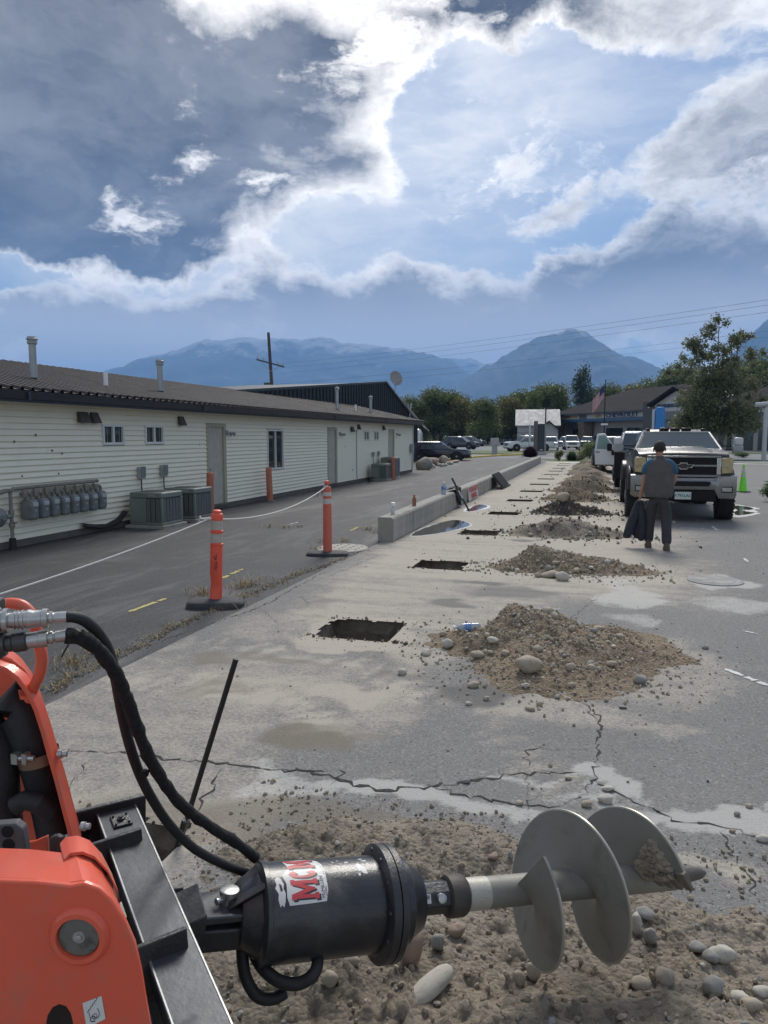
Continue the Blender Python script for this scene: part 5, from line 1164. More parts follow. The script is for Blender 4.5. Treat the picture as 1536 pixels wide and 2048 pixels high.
mb = MB(); mb.tube([inplane(.15 + .06 * k, .40 - .04 * k + (.06 if k % 2 else 0)) for k in range(12)], .0005, 4); mb.tube([inplane(.62 + .14 * math.cos(a), .60 + .20 * math.sin(a)) for a in [k * .45 - 1.2 for k in range(10)]], .0005, 4)
mb.tube([inplane(.38 + .12 * math.cos(a), .76 + .10 * math.sin(a)) for a in [k * .5 for k in range(13)]], .0005, 4); mb.tube([inplane(.50 + .12 * math.cos(a), .68 + .10 * math.sin(a)) for a in [k * .5 for k in range(13)]], .0005, 4); mb.tube([inplane(.25, .45), inplane(.28, .8), inplane(.5, .9)], .0005, 4)
mb.build('decal_drawing', ink, ld, world=True)
# far arm: orange box section with the opening where the big hose runs
out2 = [(-1.428, 1.274, 1.372), (-1.277, 1.317, 1.363), (-1.252, 1.325, 1.352), (-1.226, 1.332, 1.329), (-1.205, 1.338, 1.296), (-1.19, 1.343, 1.257), (-1.175, 1.347, 1.204), (-1.162, 1.351, 1.145), (-1.147, 1.355, 1.08), (-1.134, 1.359, 1.014), (-1.121, 1.362, 0.954), (-1.116, 1.364, 0.911), (-1.119, 1.363, 0.85)]
in2 = [(-1.43, 1.273, 1.336), (-1.285, 1.315, 1.329), (-1.258, 1.323, 1.319), (-1.233, 1.33, 1.299), (-1.215, 1.335, 1.268), (-1.201, 1.339, 1.233), (-1.191, 1.342, 1.186), (-1.182, 1.345, 1.133), (-1.17, 1.349, 1.068), (-1.159, 1.352, 1.006), (-1.148, 1.355, 0.948), (-1.142, 1.356, 0.899), (-1.137, 1.358, 0.844)]
mb = MB(); mb.loft([[Vector(a), Vector(b), Vector(b) + AW * .10, Vector(a) + AW * .10] for a, b in zip(out2, in2)]); mb.build('arm_frame', orange, ld, .004, world=True, ang=40)
mb = MB(); mb.loft([[Vector(a) - FW * .03 + RT * .004, Vector(a) + FW * .0 + RT * .008, Vector(a) + FW * .0 - RT * .004 - UP * .006, Vector(a) - FW * .03 - RT * .004 - UP * .006] for a in [Vector(b) * .35 + Vector(a) * .65 for a, b in zip(out2, in2)]]); mb.build('raised_rib', orange, ld, .002, world=True, ang=40)
bk = [(-1.571, 1.399, 1.294), (-1.393, 1.451, 1.287), (-1.337, 1.467, 1.224), (-1.301, 1.477, 1.095), (-1.272, 1.486, 0.938), (-1.253, 1.491, 0.805), (-1.252, 1.491, 0.684), (-1.608, 1.389, 0.684)]
mb = MB(); mb.prism(bk, FW * .01); mb.build('inner_panel', orange, ld, world=True)
hd = [(-1.224, 1.312, 1.273), (-1.205, 1.318, 1.271), (-1.186, 1.323, 1.252), (-1.175, 1.326, 1.218), (-1.17, 1.328, 1.177)]
mb = MB(); mb.loft([[Vector(p), Vector(p) + AW * .05, Vector(p) + AW * .05 - UP * .008, Vector(p) - UP * .008] for p in hd]); mb.build('hood_lip', orange, ld, .002, world=True, ang=40)
bigh = [(-1.31, 1.371, 1.198), (-1.312, 1.391, 1.227), (-1.289, 1.387, 1.194), (-1.265, 1.383, 1.137), (-1.253, 1.387, 1.076), (-1.241, 1.39, 1.014), (-1.23, 1.393, 0.952), (-1.22, 1.396, 0.877), (-1.212, 1.399, 0.801)]
mb = MB(); mb.tube(bigh, [.05, .052, .052, .046, .040, .038, .038, .038, .038], 20); mb.build('intake_hose', rubber, ld, world=True)
mb = MB(); mb.lathe((-1.236, 1.371, 1.119), Vector((-1.228, 1.373, 1.067)) - Vector((-1.236, 1.371, 1.119)), [(0, .046), (.026, .046)], 24, caps=False); cl_ = mb.build('hose_clamp', M('brassy_clamp', (.24, .17, .12), .4, .7, .2, 10), ld, world=True)
mb = MB(); c0 = Vector((-1.229, 1.311, 1.129)); mb.lathe(c0, RT, [(-.02, .006), (.03, .006)], 8); mb.box(-.008, .008, -.008, .008, -.012, .012, Matrix.Translation(c0 - RT * .01)); mb.box(-.006, .006, -.008, .008, -.012, .012, Matrix.Translation(c0 + RT * .012)); mb.build('clamp_screw', bare_steel, ld, world=True)
mb = MB(); mb.tube([(-1.362, 1.335, 1.194), (-1.326, 1.345, 1.122), (-1.327, 1.345, 1), (-1.322, 1.346, 0.876)], .045, 16); mb.build('black_hose', rubber, ld, world=True)
mb = MB(); mb.tube([(-1.247, 1.305, 1.016), (-1.225, 1.312, 1.03), (-1.198, 1.32, 1.024), (-1.186, 1.344, 0.99)], .022, 12); mb.build('lower_hose', rubber, ld, world=True)
# bolts on the arm
for p in (Vector((-1.149, 1.344, 1.135)), Vector((-1.099, 1.348, 0.968))):
    mb = MB(); mb.lathe(p, RT, [(-.006, .010), (.004, .010), (.005, .007), (.014, .007), (.015, .004)], 12); mb.build('bolt', bare_steel, ld, world=True)
# toothed bracket and grey step plate behind the near arm
mb = MB(); mb.prism([(-1.129, 1.069, 1.109), (-1.046, 1.093, 1.116), (-1.033, 1.097, 1.104), (-1.027, 1.098, 1.048), (-1.132, 1.068, 1.041)], FW * .02 + UP * .002); mb.build('step_plate', M('grey_plate', (.10, .105, .11), .6, .3, .2, 10, .1, 60), ld, .003, world=True)
for (a, b) in ((14, 1664), (16, 1690)):
    mb = MB(); mb.lathe((-1.06, 1.087, 1.101) if b == 1664 else (-1.059, 1.087, 1.075), FW, [(0, .0115), (.001, .0115)], 16); mb.build('plate_hole', MATS['hole_black'], ld, world=True)
mb = MB(); mb.prism([(-1.074, 1.147, 1.044), (-1.056, 1.152, 1.047), (-1.032, 1.159, 1.058), (-1.032, 1.159, 0.997), (-1.073, 1.147, 0.997)], FW * .008); mb.build('orange_bracket', orange, ld, .002, world=True)
mb = MB(); mb.prism([(-1.015, 1.143, 1.063), (-1.007, 1.146, 1.068), (-0.999, 1.148, 1.069), (-0.992, 1.15, 1.065), (-0.984, 1.152, 1.068), (-0.979, 1.154, 1.063), (-0.976, 1.155, 1.014), (-1.015, 1.143, 1.014)], FW * .012); mb.build('notched_bracket', black_steel, ld, .002, world=True)
# tubular guard
mb = MB()
ctrl = [Vector(p) for p in ((-1.319, 1.284, 1.482), (-1.256, 1.303, 1.482), (-1.229, 1.31, 1.484), (-1.208, 1.317, 1.478), (-1.191, 1.321, 1.46), (-1.184, 1.324, 1.435), (-1.179, 1.325, 1.401), (-1.173, 1.327, 1.367), (-1.175, 1.326, 1.339), (-1.183, 1.324, 1.315), (-1.203, 1.329, 1.286), (-1.218, 1.335, 1.257))]
def smooth_path(c, n=6):
    o = []
    for i in range(len(c) - 1):
        p0 = c[max(i - 1, 0)]; p1 = c[i]; p2 = c[i + 1]; p3 = c[min(i + 2, len(c) - 1)]
        for k in range(n):
            t_ = k / n; o.append(.5 * ((2 * p1) + (p2 - p0) * t_ + (2 * p0 - 5 * p1 + 4 * p2 - p3) * t_ ** 2 + (3 * p1 - p0 - 3 * p2 + p3) * t_ ** 3))
    o.append(c[-1]); return o
mb.tube(smooth_path(ctrl), .0125, 16); mb.build('guard_tube', orange, ld, world=True)
# hydraulic couplers
def coupler(a, b, prof, m_, name='coupler'):
    a, b = Vector(a), Vector(b); L_ = (b - a).length; mb = MB(); mb.lathe(a, b - a, [(t_ * L_, r_ * .80) for t_, r_ in prof], 20); mb.build(name, m_, ld, world=True, ang=25)
A0, A1 = (-1.131, 1.11, 1.497), (-0.989, 1.192, 1.498)
coupler(A0, A1, [(0, .034), (.26, .034), (.28, .030), (.29, .024), (.30, .024), (.31, .030), (.36, .030), (.37, .019), (.42, .019), (.425, .0225), (.44, .0225), (.445, .020), (.46, .0205), (.465, .023), (.48, .023), (.485, .020), (.50, .020), (.505, .0235), (.53, .0235), (.535, .021), (.56, .021), (.565, .0235), (.60, .0235), (.63, .021), (.72, .021), (.73, .024), (.79, .024)], bare_steel)
coupler(Vector(A0).lerp(Vector(A1), .79), A1, [(0, .013), (.08, .013), (.09, .0165), (.25, .0165), (.26, .013), (.35, .012), (.36, .014), (.98, .0145), (1.0, .012)], bare_steel, 'hose_end')
B0, B1 = (-1.134, 1.109, 1.447), (-0.991, 1.192, 1.461)
coupler(B0, B1, [(0, .034), (.28, .034), (.30, .028), (.33, .028), (.34, .020), (.40, .021), (.42, .024), (.55, .024), (.56, .021), (.57, .020)], dark_fit)
coupler(Vector(B0).lerp(Vector(B1), .56), B1, [(0, .0195), (.30, .0195), (.31, .021), (.52, .021), (.53, .014), (.58, .014), (.585, .0165), (.66, .0165), (.665, .012), (.70, .012), (.72, .0145), (.98, .0148), (1.0, .012)], bare_steel, 'hose_end')
mb = MB(); mb.beam((-1.176, 1.118, 1.475), (-1.107, 1.138, 1.475), .08, .12); mb.build('valve_block', dark_fit, ld, .006, world=True)
# hoses down to the motor
h1 = [Vector(p) for p in ((-0.992, 1.192, 1.498), (-0.982, 1.205, 1.495), (-0.975, 1.228, 1.481), (-0.973, 1.26, 1.45), (-0.977, 1.29, 1.412), (-0.992, 1.327, 1.366), (-1.015, 1.372, 1.304), (-1.045, 1.426, 1.218), (-1.07, 1.481, 1.123), (-1.086, 1.539, 1.017), (-1.093, 1.6, 0.916), (-1.078, 1.656, 0.814), (-1.043, 1.718, 0.717), (-0.992, 1.775, 0.649), (-0.94, 1.831, 0.594))]
h2 = [Vector(p) for p in ((-0.993, 1.191, 1.461), (-0.974, 1.207, 1.454), (-0.961, 1.232, 1.431), (-0.965, 1.272, 1.392), (-0.969, 1.313, 1.342), (-0.984, 1.36, 1.277), (-1.002, 1.418, 1.193), (-1.025, 1.494, 1.085), (-1.038, 1.574, 0.978), (-1.03, 1.649, 0.875), (-0.996, 1.721, 0.787), (-0.953, 1.786, 0.712), (-0.924, 1.857, 0.628))]
def dn(h): return [p + RT * 0 for p in smooth_path(h, 5)]
p1_ = dn(h1); mb = MB(); mb.tube(p1_, [.0115 if i < 18 else .0125 for i in range(len(p1_))], 16); mb.build('hydraulic_hose', rubber, ld, world=True)
p2_ = dn(h2); rr = random.Random(4); mb = MB(); mb.tube([p + Vector((rr.uniform(-1, 1), rr.uniform(-1, 1), rr.uniform(-1, 1))) * .0012 for p in p2_], [.0145 + rr.uniform(-.0015, .002) for _ in p2_], 14); mb.build('sleeved_hose', sleeve, ld, world=True)
mb = MB(); mb.tube([(-0.979, 1.185, 1.454), (-0.983, 1.184, 1.444), (-0.992, 1.181, 1.429), (-0.996, 1.18, 1.421)], .0018, 5); mb.tube([(-0.978, 1.18, 1.468), (-0.966, 1.184, 1.474), (-0.959, 1.186, 1.468)], .007, 6); mb.build('cable_tie', rubber, ld, world=True)
for p in (Vector((-0.994, 1.347, 1.298)), Vector((-1.052, 1.518, 1.023))):
    mb = MB(); mb.ball(p, .011, 8, 6); mb.build('sleeve_knot', sleeve, ld, world=True)
# black quick-attach frame: long box beam running towards the camera
q0 = Vector((-1.335, 1.777, 0.737)); q1 = Vector((-0.694, 1.195, 0.616)); qd = (q1 - q0).normalized(); qs = qd.cross(UP).normalized()
mb = MB(); mb.beam(q0, q1, .112, .055); mb.build('quick_attach_beam', worn_steel, ld, .006, world=True)
mb = MB(); e0 = q0 - qs * .0 + UP * .0; 
for s in (-1, 1): mb.tube([q0 + qs * s * .053 + UP * .0265 + qd * .01, q1 + qs * s * .053 + UP * .0265], .0035, 6)
mb.build('weld_bead', M('worn_edge', (.34, .35, .35), .4, .7, .3, 30), ld, world=True)
mb = MB(); mb.beam(q0 - qd * .012 + qs * .045 - UP * .05, q0 + qd * .004 + qs * .045 - UP * .05, .26, .20); mb.build('end_plate', black_steel, ld, .004, world=True)
mb = MB(); mb.beam(q0 + qs * .13 - UP * .12, q1 + qs * .13 - UP * .12, .012, .30); mb.build('side_plate', black_steel, ld, .003, world=True)
mb = MB(); mb.beam(q0 + qs * .095 - UP * .05, q1 + qs * .095 - UP * .05, .05, .012); mb.beam(q0 + qs * .075 - UP * .09, q1 + qs * .075 - UP * .09, .012, .12); mb.build('lower_channel', black_steel, ld, .002, world=True)
for f, L_ in ((.20, .17), (.68, .17)):
    c0 = q0.lerp(q1, f); mb = MB(); mb.beam(c0 + qs * .15 - UP * .0, c0 - qs * .035 + UP * .01, .014, .13 if f > .5 else .10, up=(0, 0, 1)); mb.build('lug', black_steel, ld, .003, world=True)
c0 = q0.lerp(q1, .085) + UP * .028; mb = MB(); mb.beam(c0 - qd * .028, c0 + qd * .028, .052, .012); mb.build('bolt_plate', black_steel, ld, .002, world=True)
mb = MB(); mb.lathe(c0, UP, [(0, .011), (.012, .011), (.013, .007), (.016, .007)], 6); 
for a, b in ((-1, -1), (1, -1), (-1, 1), (1, 1)): mb.lathe(c0 + qd * a * .02 + qs * b * .018, UP, [(0, .004), (.01, .004)], 8)
mb.build('plate_bolts', worn_steel, ld, world=True)
mb = MB(); cc = q0.lerp(q1, .45) - qs * .05 - UP * .17; mb.beam(cc - qd * .30, cc + qd * .62, .012, .30); mb.build('front_plate', black_steel, ld, .003, world=True)

# auger drive: its own machine, pinned to the frame
D0 = Vector((-0.86, 1.732, 0.55)); D1 = Vector((0.261, 2.565, 0.352)); ax = (D1 - D0).normalized()
def onaxis(px_near): return D0 + ax * px_near
ad = thing('auger_drive', 'black cylindrical auger drive motor with a torn red and white sticker', 'auger drive', tuple(Vector((D0.x, D0.y, 0))))
paint_b = M('drive_black_paint', (.020, .022, .026), .30, 0, .3, 6, .12, 140, coat=.15, dirt=.42, dirtcol=(.11, .115, .105), dscale=4)
F_ = (Vector((-0.583, 1.937, 0.498)) - D0).dot(ax)
mb = MB(); mb.lathe(D0, ax, [(-.012, .10), (-.002, .128), (.0, .131), (.012, .131), (.014, .1275), (F_ - .012, .1275)], 64, caps=True); mb.build('housing', paint_b, ad, .0, world=True, ang=30)
mb = MB(); mb.lathe(D0, ax, [(-.002, .112), (-.016, .105), (-.055, .075), (-.06, .01)], 48); mb.build('end_cap', paint_b, ad, world=True)
mb = MB(); mb.lathe(D0, ax, [(F_ - .018, .128), (F_ - .012, .150), (F_ - .006, .158), (F_ + .016, .158), (F_ + .018, .150), (F_ + .020, .158), (F_ + .038, .158), (F_ + .043, .150)], 64); mb.build('flange', black_steel, ad, world=True, ang=25)
mb = MB(); mb.lathe(D0, ax, [(F_ + .04, .125), (F_ + .075, .12), (F_ + .09, .105), (F_ + .125, .085), (F_ + .13, .06)], 48); mb.build('nose_cone', paint_b, ad, world=True)
u_, w__ = perp(ax)
UA = (UP - ax * UP.dot(ax)).normalized(); SA = ax.cross(UA)        # SA points away from the camera side or towards it
if SA.dot(FW) > 0: SA = -SA                                         # now towards the camera
def rad(a, r_, t_): return D0 + ax * t_ + (UA * math.cos(a) + SA * math.sin(a)) * r_
for k in range(12):
    a = 2 * math.pi * (k + .3) / 12; mb = MB(); mb.lathe(rad(a, .142, F_ - .006), -ax, [(0, .0085), (.002, .0085), (.003, .0065), (.010, .0065), (.011, .004)], 6); mb.build('flange_bolt', worn_steel, ad, world=True)
# sticker wrapped on the housing, with torn strip and lettering following the curve
def wrap(poly2, r_, name, mat_, thick=.0006, sub=.012):
    """poly2 in (t along axis, s arc length down from the top)"""
    import mathutils.geometry as mg
    pts = []
    for (a, b) in zip(poly2, poly2[1:] + poly2[:1]):
        n = max(1, int(math.hypot(b[0] - a[0], b[1] - a[1]) / sub)); pts += [(a[0] + (b[0] - a[0]) * i / n, a[1] + (b[1] - a[1]) * i / n) for i in range(n)]
    me = bpy.data.meshes.new(name); bm = bmesh.new(); vs = [bm.verts.new((p[0], p[1], 0)) for p in pts]; f_ = bm.faces.new(vs); f_.normal_update(); bmesh.ops.triangulate(bm, faces=[f_], quad_method='BEAUTY', ngon_method='EAR_CLIP')
    for k in range(2): bmesh.ops.subdivide_edges(bm, edges=[e for e in bm.edges if abs(e.verts[0].co.y - e.verts[1].co.y) > .014], cuts=1); bmesh.ops.triangulate(bm, faces=bm.faces)
    for v in bm.verts: p = rad(v.co.y / .1275, r_, v.co.x) - Vector(ad.location); v.co = p
    bmesh.ops.recalc_face_normals(bm, faces=bm.faces); bm.to_mesh(me); bm.free(); me.materials.append(mat_); return link_mesh(name, me, ad)
stw = M('sticker_white', (.60, .60, .58), .4, 0, .06, 12, dirt=.25, dirtcol=(.42, .41, .38)); str_ = M('sticker_red', (.50, .055, .06), .4, 0, .1, 8, dirt=.15, dirtcol=(.55, .3, .3)); stk = M('sticker_black', (.03, .03, .035), .45)
rs = random.Random(3)
S0, S1 = .045, .165
wrap([(S0 + .018, -.015), (.06, -.03), (.10, -.038), (.14, -.035), (S1 - .008, -.02), (S1, .0), (S1 + .002, .04), (S1 + .001, .085), (S1 - .006, .112), (.12, .114), (.09, .115), (S0 + .012, .116), (S0 + .006, .095), (S0 + .008, .06), (S0 - .0, .035), (S0 + .012, .02), (S0 + .022, .005)], .1279, 'sticker', stw)
wrap([(.022, .045), (.032, .036), (.040, .045), (.046, .06), (.043, .072), (.048, .085), (.046, .105), (.042, .118), (.036, .112), (.032, .118), (.027, .10), (.029, .085), (.021, .07), (.026, .06)], .1279, 'sticker_scrap', stw)
wrap([(.032, .058), (.039, .062), (.041, .078), (.035, .08)], .1282, 'sticker_ink', stk)
def letter(polys, m_, r_, name='sticker_letter'):
    for p in polys: wrap(p, r_, name, m_, sub=.008)
# letters run down the drum: t (along axis) is their height, s their width
def L2(pts, t0, t1, s0, s1): return [(t0 + (t1 - t0) * y, s0 + (s1 - s0) * x) for x, y in pts]
Mp = [(0, 0), (.30, 0), (.30, .16), (.24, .16), (.24, .62), (.46, .12), (.54, .12), (.76, .62), (.76, .16), (.70, .16), (.70, 0), (1, 0), (1, .16), (.94, .16), (.94, .84), (1, .84), (1, 1), (.74, 1), (.5, .48), (.26, 1), (0, 1), (0, .84), (.06, .84), (.06, .16), (0, .16)]
Cp = [(.5 + .5 * math.cos(a), .5 + .5 * math.sin(a)) for a in [R(x) for x in range(40, 325, 15)]] + [(.5 + .24 * math.cos(a), .5 + .26 * math.sin(a)) for a in [R(x) for x in range(320, 35, -15)]]
for (pl, a, b) in ((Mp, .104, .050), (Cp, .046, .018), (Mp, .012, -.034)):
    sh = L2(pl, .140, .064, a, b); wrap([(t_ + .005, s_ + .0045) for t_, s_ in sh], .1281, 'sticker_letter', stk, sub=.008); wrap(sh, .1284, 'sticker_letter', str_, sub=.008)
def drum_text(txt, t_, s0, size, m_):
    me = text_mesh(txt, size, 0, m_, align='LEFT')
    bm = bmesh.new(); bm.from_mesh(me)
    for v in bm.verts: v.co = rad((s0 - v.co.x) / .1275, .1286, t_ - v.co.y) - Vector(ad.location)
    bm.to_mesh(me); bm.free(); link_mesh('sticker_lettering', me, ad)
drum_text('McMILLEN', .152, .104, .0135, stk); drum_text('AUGERS', .1605, .100, .007, stk)
# paint chips
for k in range(16):
    t_ = rs.uniform(.19, .30); s_ = rs.uniform(-.03, .06) if k > 5 else rs.uniform(-.03, .0); r_ = rs.uniform(.001, .004)
    wrap([(t_ + r_ * math.cos(a) * rs.uniform(.6, 1.3) * (2 if k < 6 else 1), s_ + r_ * math.sin(a) * rs.uniform(.5, 1.2)) for a in [j * .9 for j in range(7)]], .1278, 'paint_chip', stw)
wrap([(.262, .012), (.270, .006), (.280, .016), (.288, .03), (.290, .048), (.278, .046), (.272, .036), (.266, .038)], .1279, 'sticker_scrap', stw)
wrap([(.262, .045), (.268, .042), (.268, .052), (.262, .052)], .1279, 'sticker_scrap', stw)
# coupling and collar
hx0 = (Vector((-0.483, 2.006, 0.484)) - D0).dot(ax); hx1 = (Vector((-0.393, 2.082, 0.465)) - D0).dot(ax); st0 = (Vector((-0.36, 2.112, 0.459)) - D0).dot(ax)
mb = MB(); mb.lathe(D0, ax, [(hx0 - .03, .047), (hx0, .048), (hx1, .048)], 8); mb.build('hex_coupling', black_steel, ad, .004, world=True, ang=20)
mb = MB(); mb.lathe(D0, ax, [(hx1 - .02, .049), (hx1 - .015, .058), (hx1 + .0, .0605), (st0 - .012, .060), (st0 - .004, .056), (st0, .05)], 40); mb.build('collar', M('rusty_collar', (.07, .062, .055), .6, .3, .3, 12, .2, 90, dirt=.4, dirtcol=(.15, .12, .09)), ad, world=True, ang=40)
bt = rad(R(62), .044, hx1 - .055); mb = MB(); mb.lathe(bt, bt - (D0 + ax * (hx1 - .055)), [(-.004, .014), (.008, .0145), (.016, .0135), (.018, .008)], 20); mb.build('coupling_bolt', bare_steel, ad, world=True)
lb = rad(R(60), .0462, hx1 - .105); nrm = (lb - (D0 + ax * (hx1 - .105))).normalized(); tg = nrm.cross(ax).normalized()
mb = MB(); mb.prism([lb - ax * .018 - tg * .013, lb + ax * .018 - tg * .013, lb + ax * .018 + tg * .013, lb - ax * .018 + tg * .013], nrm * .0015); mb.build('serial_label', stw, ad, world=True)
mb = MB()
for k in range(9): mb.prism([lb + nrm * .0018 + ax * (-.012 + .003 * k) - tg * .001, lb + nrm * .0018 + ax * (-.0105 + .003 * k) - tg * .001, lb + nrm * .0018 + ax * (-.0105 + .003 * k) + tg * .009, lb + nrm * .0018 + ax * (-.012 + .003 * k) + tg * .009], nrm * .0003)
mb.build('label_print', stk, ad, world=True)
# pivot yoke between frame and motor
y0 = D0 - ax * .03; 
mb = MB(); mb.beam(y0 - ax * .15 + UA * .028, y0 + ax * .02 + UA * .028, .12, .022, up=UA); mb.build('yoke_top_plate', worn_steel, ad, .005, world=True)
mb = MB(); mb.beam(y0 - ax * .15 - UA * .028, y0 + ax * .02 - UA * .03, .12, .06, up=UA); mb.build('yoke_block', black_steel, ad, .006, world=True)
mb = MB(); mb.prism([rad(0, .115, -.004), rad(R(30), .12, -.004), y0 - ax * .06 + SA * .04 + UA * .04, y0 - ax * .06 - SA * .04 + UA * .04, rad(R(-30), .12, -.004)], UA * .006); mb.build('gusset', black_steel, ad, .003, world=True)
mb = MB(); mb.prism([y0 - ax * .17 + SA * .07 + UA * .03, y0 - ax * .12 + SA * .07 + UA * .055, y0 - ax * .13 - SA * .07 + UA * .06, y0 - ax * .19 - SA * .07 + UA * .035], -UA * .10); mb.build('yoke_bracket', black_steel, ad, .004, world=True)
pp = y0 - ax * .055 + UA * .04; mb = MB(); mb.lathe(pp, UA, [(0, .024), (.006, .024), (.007, .017), (.022, .017), (.023, .026), (.036, .026), (.038, .022)], 24); mb.build('pivot_pin', bare_steel, ad, world=True)
mb = MB(); mb.lathe(pp + UA * .017 - ax * .015 + SA * .012, -ax * .9 + SA * .4, [(0, .006), (.018, .007), (.019, .009), (.024, .009)], 12); mb.build('lynch_pin', bare_steel, ad, world=True)
# frame-side clevis with cross pin
cv = y0 - ax * .235 - UA * .01
mb = MB()
for s in (-1, 1): mb.prism([cv + SA * s * .075 - ax * .07 + UA * .05, cv + SA * s * .075 + ax * .07 + UA * .055, cv + SA * s * .075 + ax * .075 - UA * .13, cv + SA * s * .075 - ax * .07 - UA * .16], SA * s * .014)
mb.build('clevis_plates', black_steel, ad, .003, world=True)
mb = MB(); mb.lathe(cv - SA * .10, SA, [(0, .024), (.21, .024)], 24); mb.build('cross_pin', M('polished_pin', (.30, .31, .32), .25, .8, .2, 12), ad, world=True)
mb = MB(); mb.lathe(cv + SA * .089 - UA * .05, SA, [(0, .026), (.006, .026), (.007, .020), (.012, .018)], 20); mb.build('pin_head', worn_steel, ad, world=True)
mb = MB(); mb.beam(cv - UA * .12 + ax * .02, cv - UA * .42 + ax * .055, .012, .20, up=ax); mb.build('hanger_plate', black_steel, ad, .003, world=True)
# hoses looping under the motor
mb = MB(); mb.tube(smooth_path([Vector(p) for p in ((-0.886, 1.695, 0.522), (-0.882, 1.68, 0.468), (-0.866, 1.668, 0.409), (-0.831, 1.663, 0.367), (-0.796, 1.682, 0.352), (-0.772, 1.71, 0.354))]), .016, 12); mb.build('hose_loop', rubber, ad, world=True)
mb = MB(); mb.tube(smooth_path([Vector(p) for p in ((-0.868, 1.714, 0.454), (-0.82, 1.674, 0.443), (-0.766, 1.666, 0.421), (-0.715, 1.681, 0.416), (-0.683, 1.713, 0.436), (-0.707, 1.791, 0.447))]), .0165, 12); mb.build('hose_loop', rubber, ad, world=True)

# auger bit
au = thing('auger_bit', 'grey steel earth auger with broad spiral flighting lying across the earth', 'auger', tuple(Vector((onaxis(1.0).x, onaxis(1.0).y, 0))))
fl_m = M('flighting_grey', (.235, .228, .20), .52, .2, .12, 3, .12, 120, dirt=.42, dirtcol=(.15, .135, .105), dscale=5)
e1 = (Vector((0.261, 2.565, 0.352)) - D0).dot(ax)
mb = MB(); mb.lathe(D0, ax, [(st0 - .01, .046), (e1 + .03, .046), (e1 + .035, .03)], 40); mb.build('shaft', fl_m, au, world=True, ang=40)
mb = MB(); mb.lathe(D0, ax, [(st0 + .004, .0468), (st0 + .075, .0468)], 40, caps=False); mb.build('paint_scrape', M('bare_scrape', (.42, .40, .35), .5, .2, .3, 40, streak=(2, 2, 9)), au, world=True)
tA = (Vector((-0.167, 2.261, 0.448)) - D0).dot(ax) - .075      # where the flight starts
pitch = .238; RF = .225; turns = 2.07; NT = 150
def flight(ph0, tstart, turns, name, mat_, r0=.045, rf=RF, thick=.009):
    vs = []; fs = []; n = NT; a_tot = turns * 2 * math.pi; m = 5
    for i in range(n + 1):
        a = a_tot * i / n; t_ = tstart + pitch * a / (2 * math.pi)
        grow = 1.
        for s in (0, 1):
            for j in range(m + 1):
                rr_ = r0 + (rf * grow - r0) * j / m; vs.append(rad(ph0 + a, rr_, t_ + s * thick))
    st = 2 * (m + 1)
    for i in range(n):
        for j in range(m):
            a = i * st + j; fs.append((a, a + 1, a + 1 + st, a + st)); b = a + m + 1; fs.append((b, b + st, b + st + 1, b + 1))
        a = i * st + m; b = a + m + 1; fs.append((a, b, b + st, a + st))
    for i in (0, n):
        for j in range(m): a = i * st + j; b = a + m + 1; fs.append((a, b, b + 1, a + 1) if i == 0 else (a, a + 1, b + 1, b))
    mb = MB(); mb.add(vs, fs); return mb.build(name, mat_, au, world=True, ang=50)
flight(R(36), tA, turns, 'flighting', fl_m)
rimm = M('worn_rim', (.42, .40, .34), .4, .5, .15, 20)
mb = MB(); a_tot = turns * 2 * math.pi; mb.tube([rad(R(36) + a_tot * i / 200, RF + .0005, tA + .0045 + pitch * turns * i / 200) for i in range(6, 201)], .0048, 6); mb.build('flight_rim', rimm, au, world=True)
# earth stuck near the tip and cutting teeth
ae = R(36) + a_tot; te = tA + pitch * turns
mb = MB(); rr = random.Random(9)
for i in range(420):
    a = ae - rr.uniform(.0, .75); r_ = rr.uniform(.05, .18); mb.ball(rad(a, r_, tA + pitch * (a - R(36)) / (2 * math.pi) + rr.uniform(-.008, .0)), rr.uniform(.004, .013), 6, 4, (1.3, .9, .8))
o = mb.build('stuck_earth', clod, au, world=True, smooth=True); o['kind'] = 'stuff'
tooth = M('worn_tooth', (.17, .15, .125), .55, .5, .3, 12, .3, 60)
for k in range(4):
    r_ = .08 + .045 * k; c0 = rad(ae + .02, r_, te); dr = (rad(ae + .25, r_, te + .02) - c0).normalized(); sd = (rad(ae, r_ + .02, te) - rad(ae, r_, te)).normalized()
    mb = MB(); mb.beam(c0 - dr * .03, c0 + dr * .026 + ax * .012, .040, .018, up=ax, taper=.7); mb.build('cutting_tooth', tooth, au, .003, world=True)
mb = MB(); mb.lathe(D0 + ax * (e1 + .03), ax, [(0, .045), (.03, .045), (.05, .028), (.12, .02), (.15, .004)], 12); mb.build('pilot_point', tooth, au, world=True, ang=30)
# steel bar standing in the near hole
t = thing('steel_bar', 'thin dark steel bar standing tilted in the nearest square hole', 'bar', (0, 0, 0))
mb = MB(); mb.tube([(-1.805, 2.811, -0.067), (-1.526, 2.907, 0.861)], .0125, 10); mb.build('shaft', M('bar_steel', (.035, .034, .036), .5, .5, .2, 20), t)
mb = MB(); mb.beam((-1.735, 2.8, 0.131), (-1.815, 2.806, -0.081), .034, .03, taper=.4); mb.build('chisel_end', black_steel, t, .004)

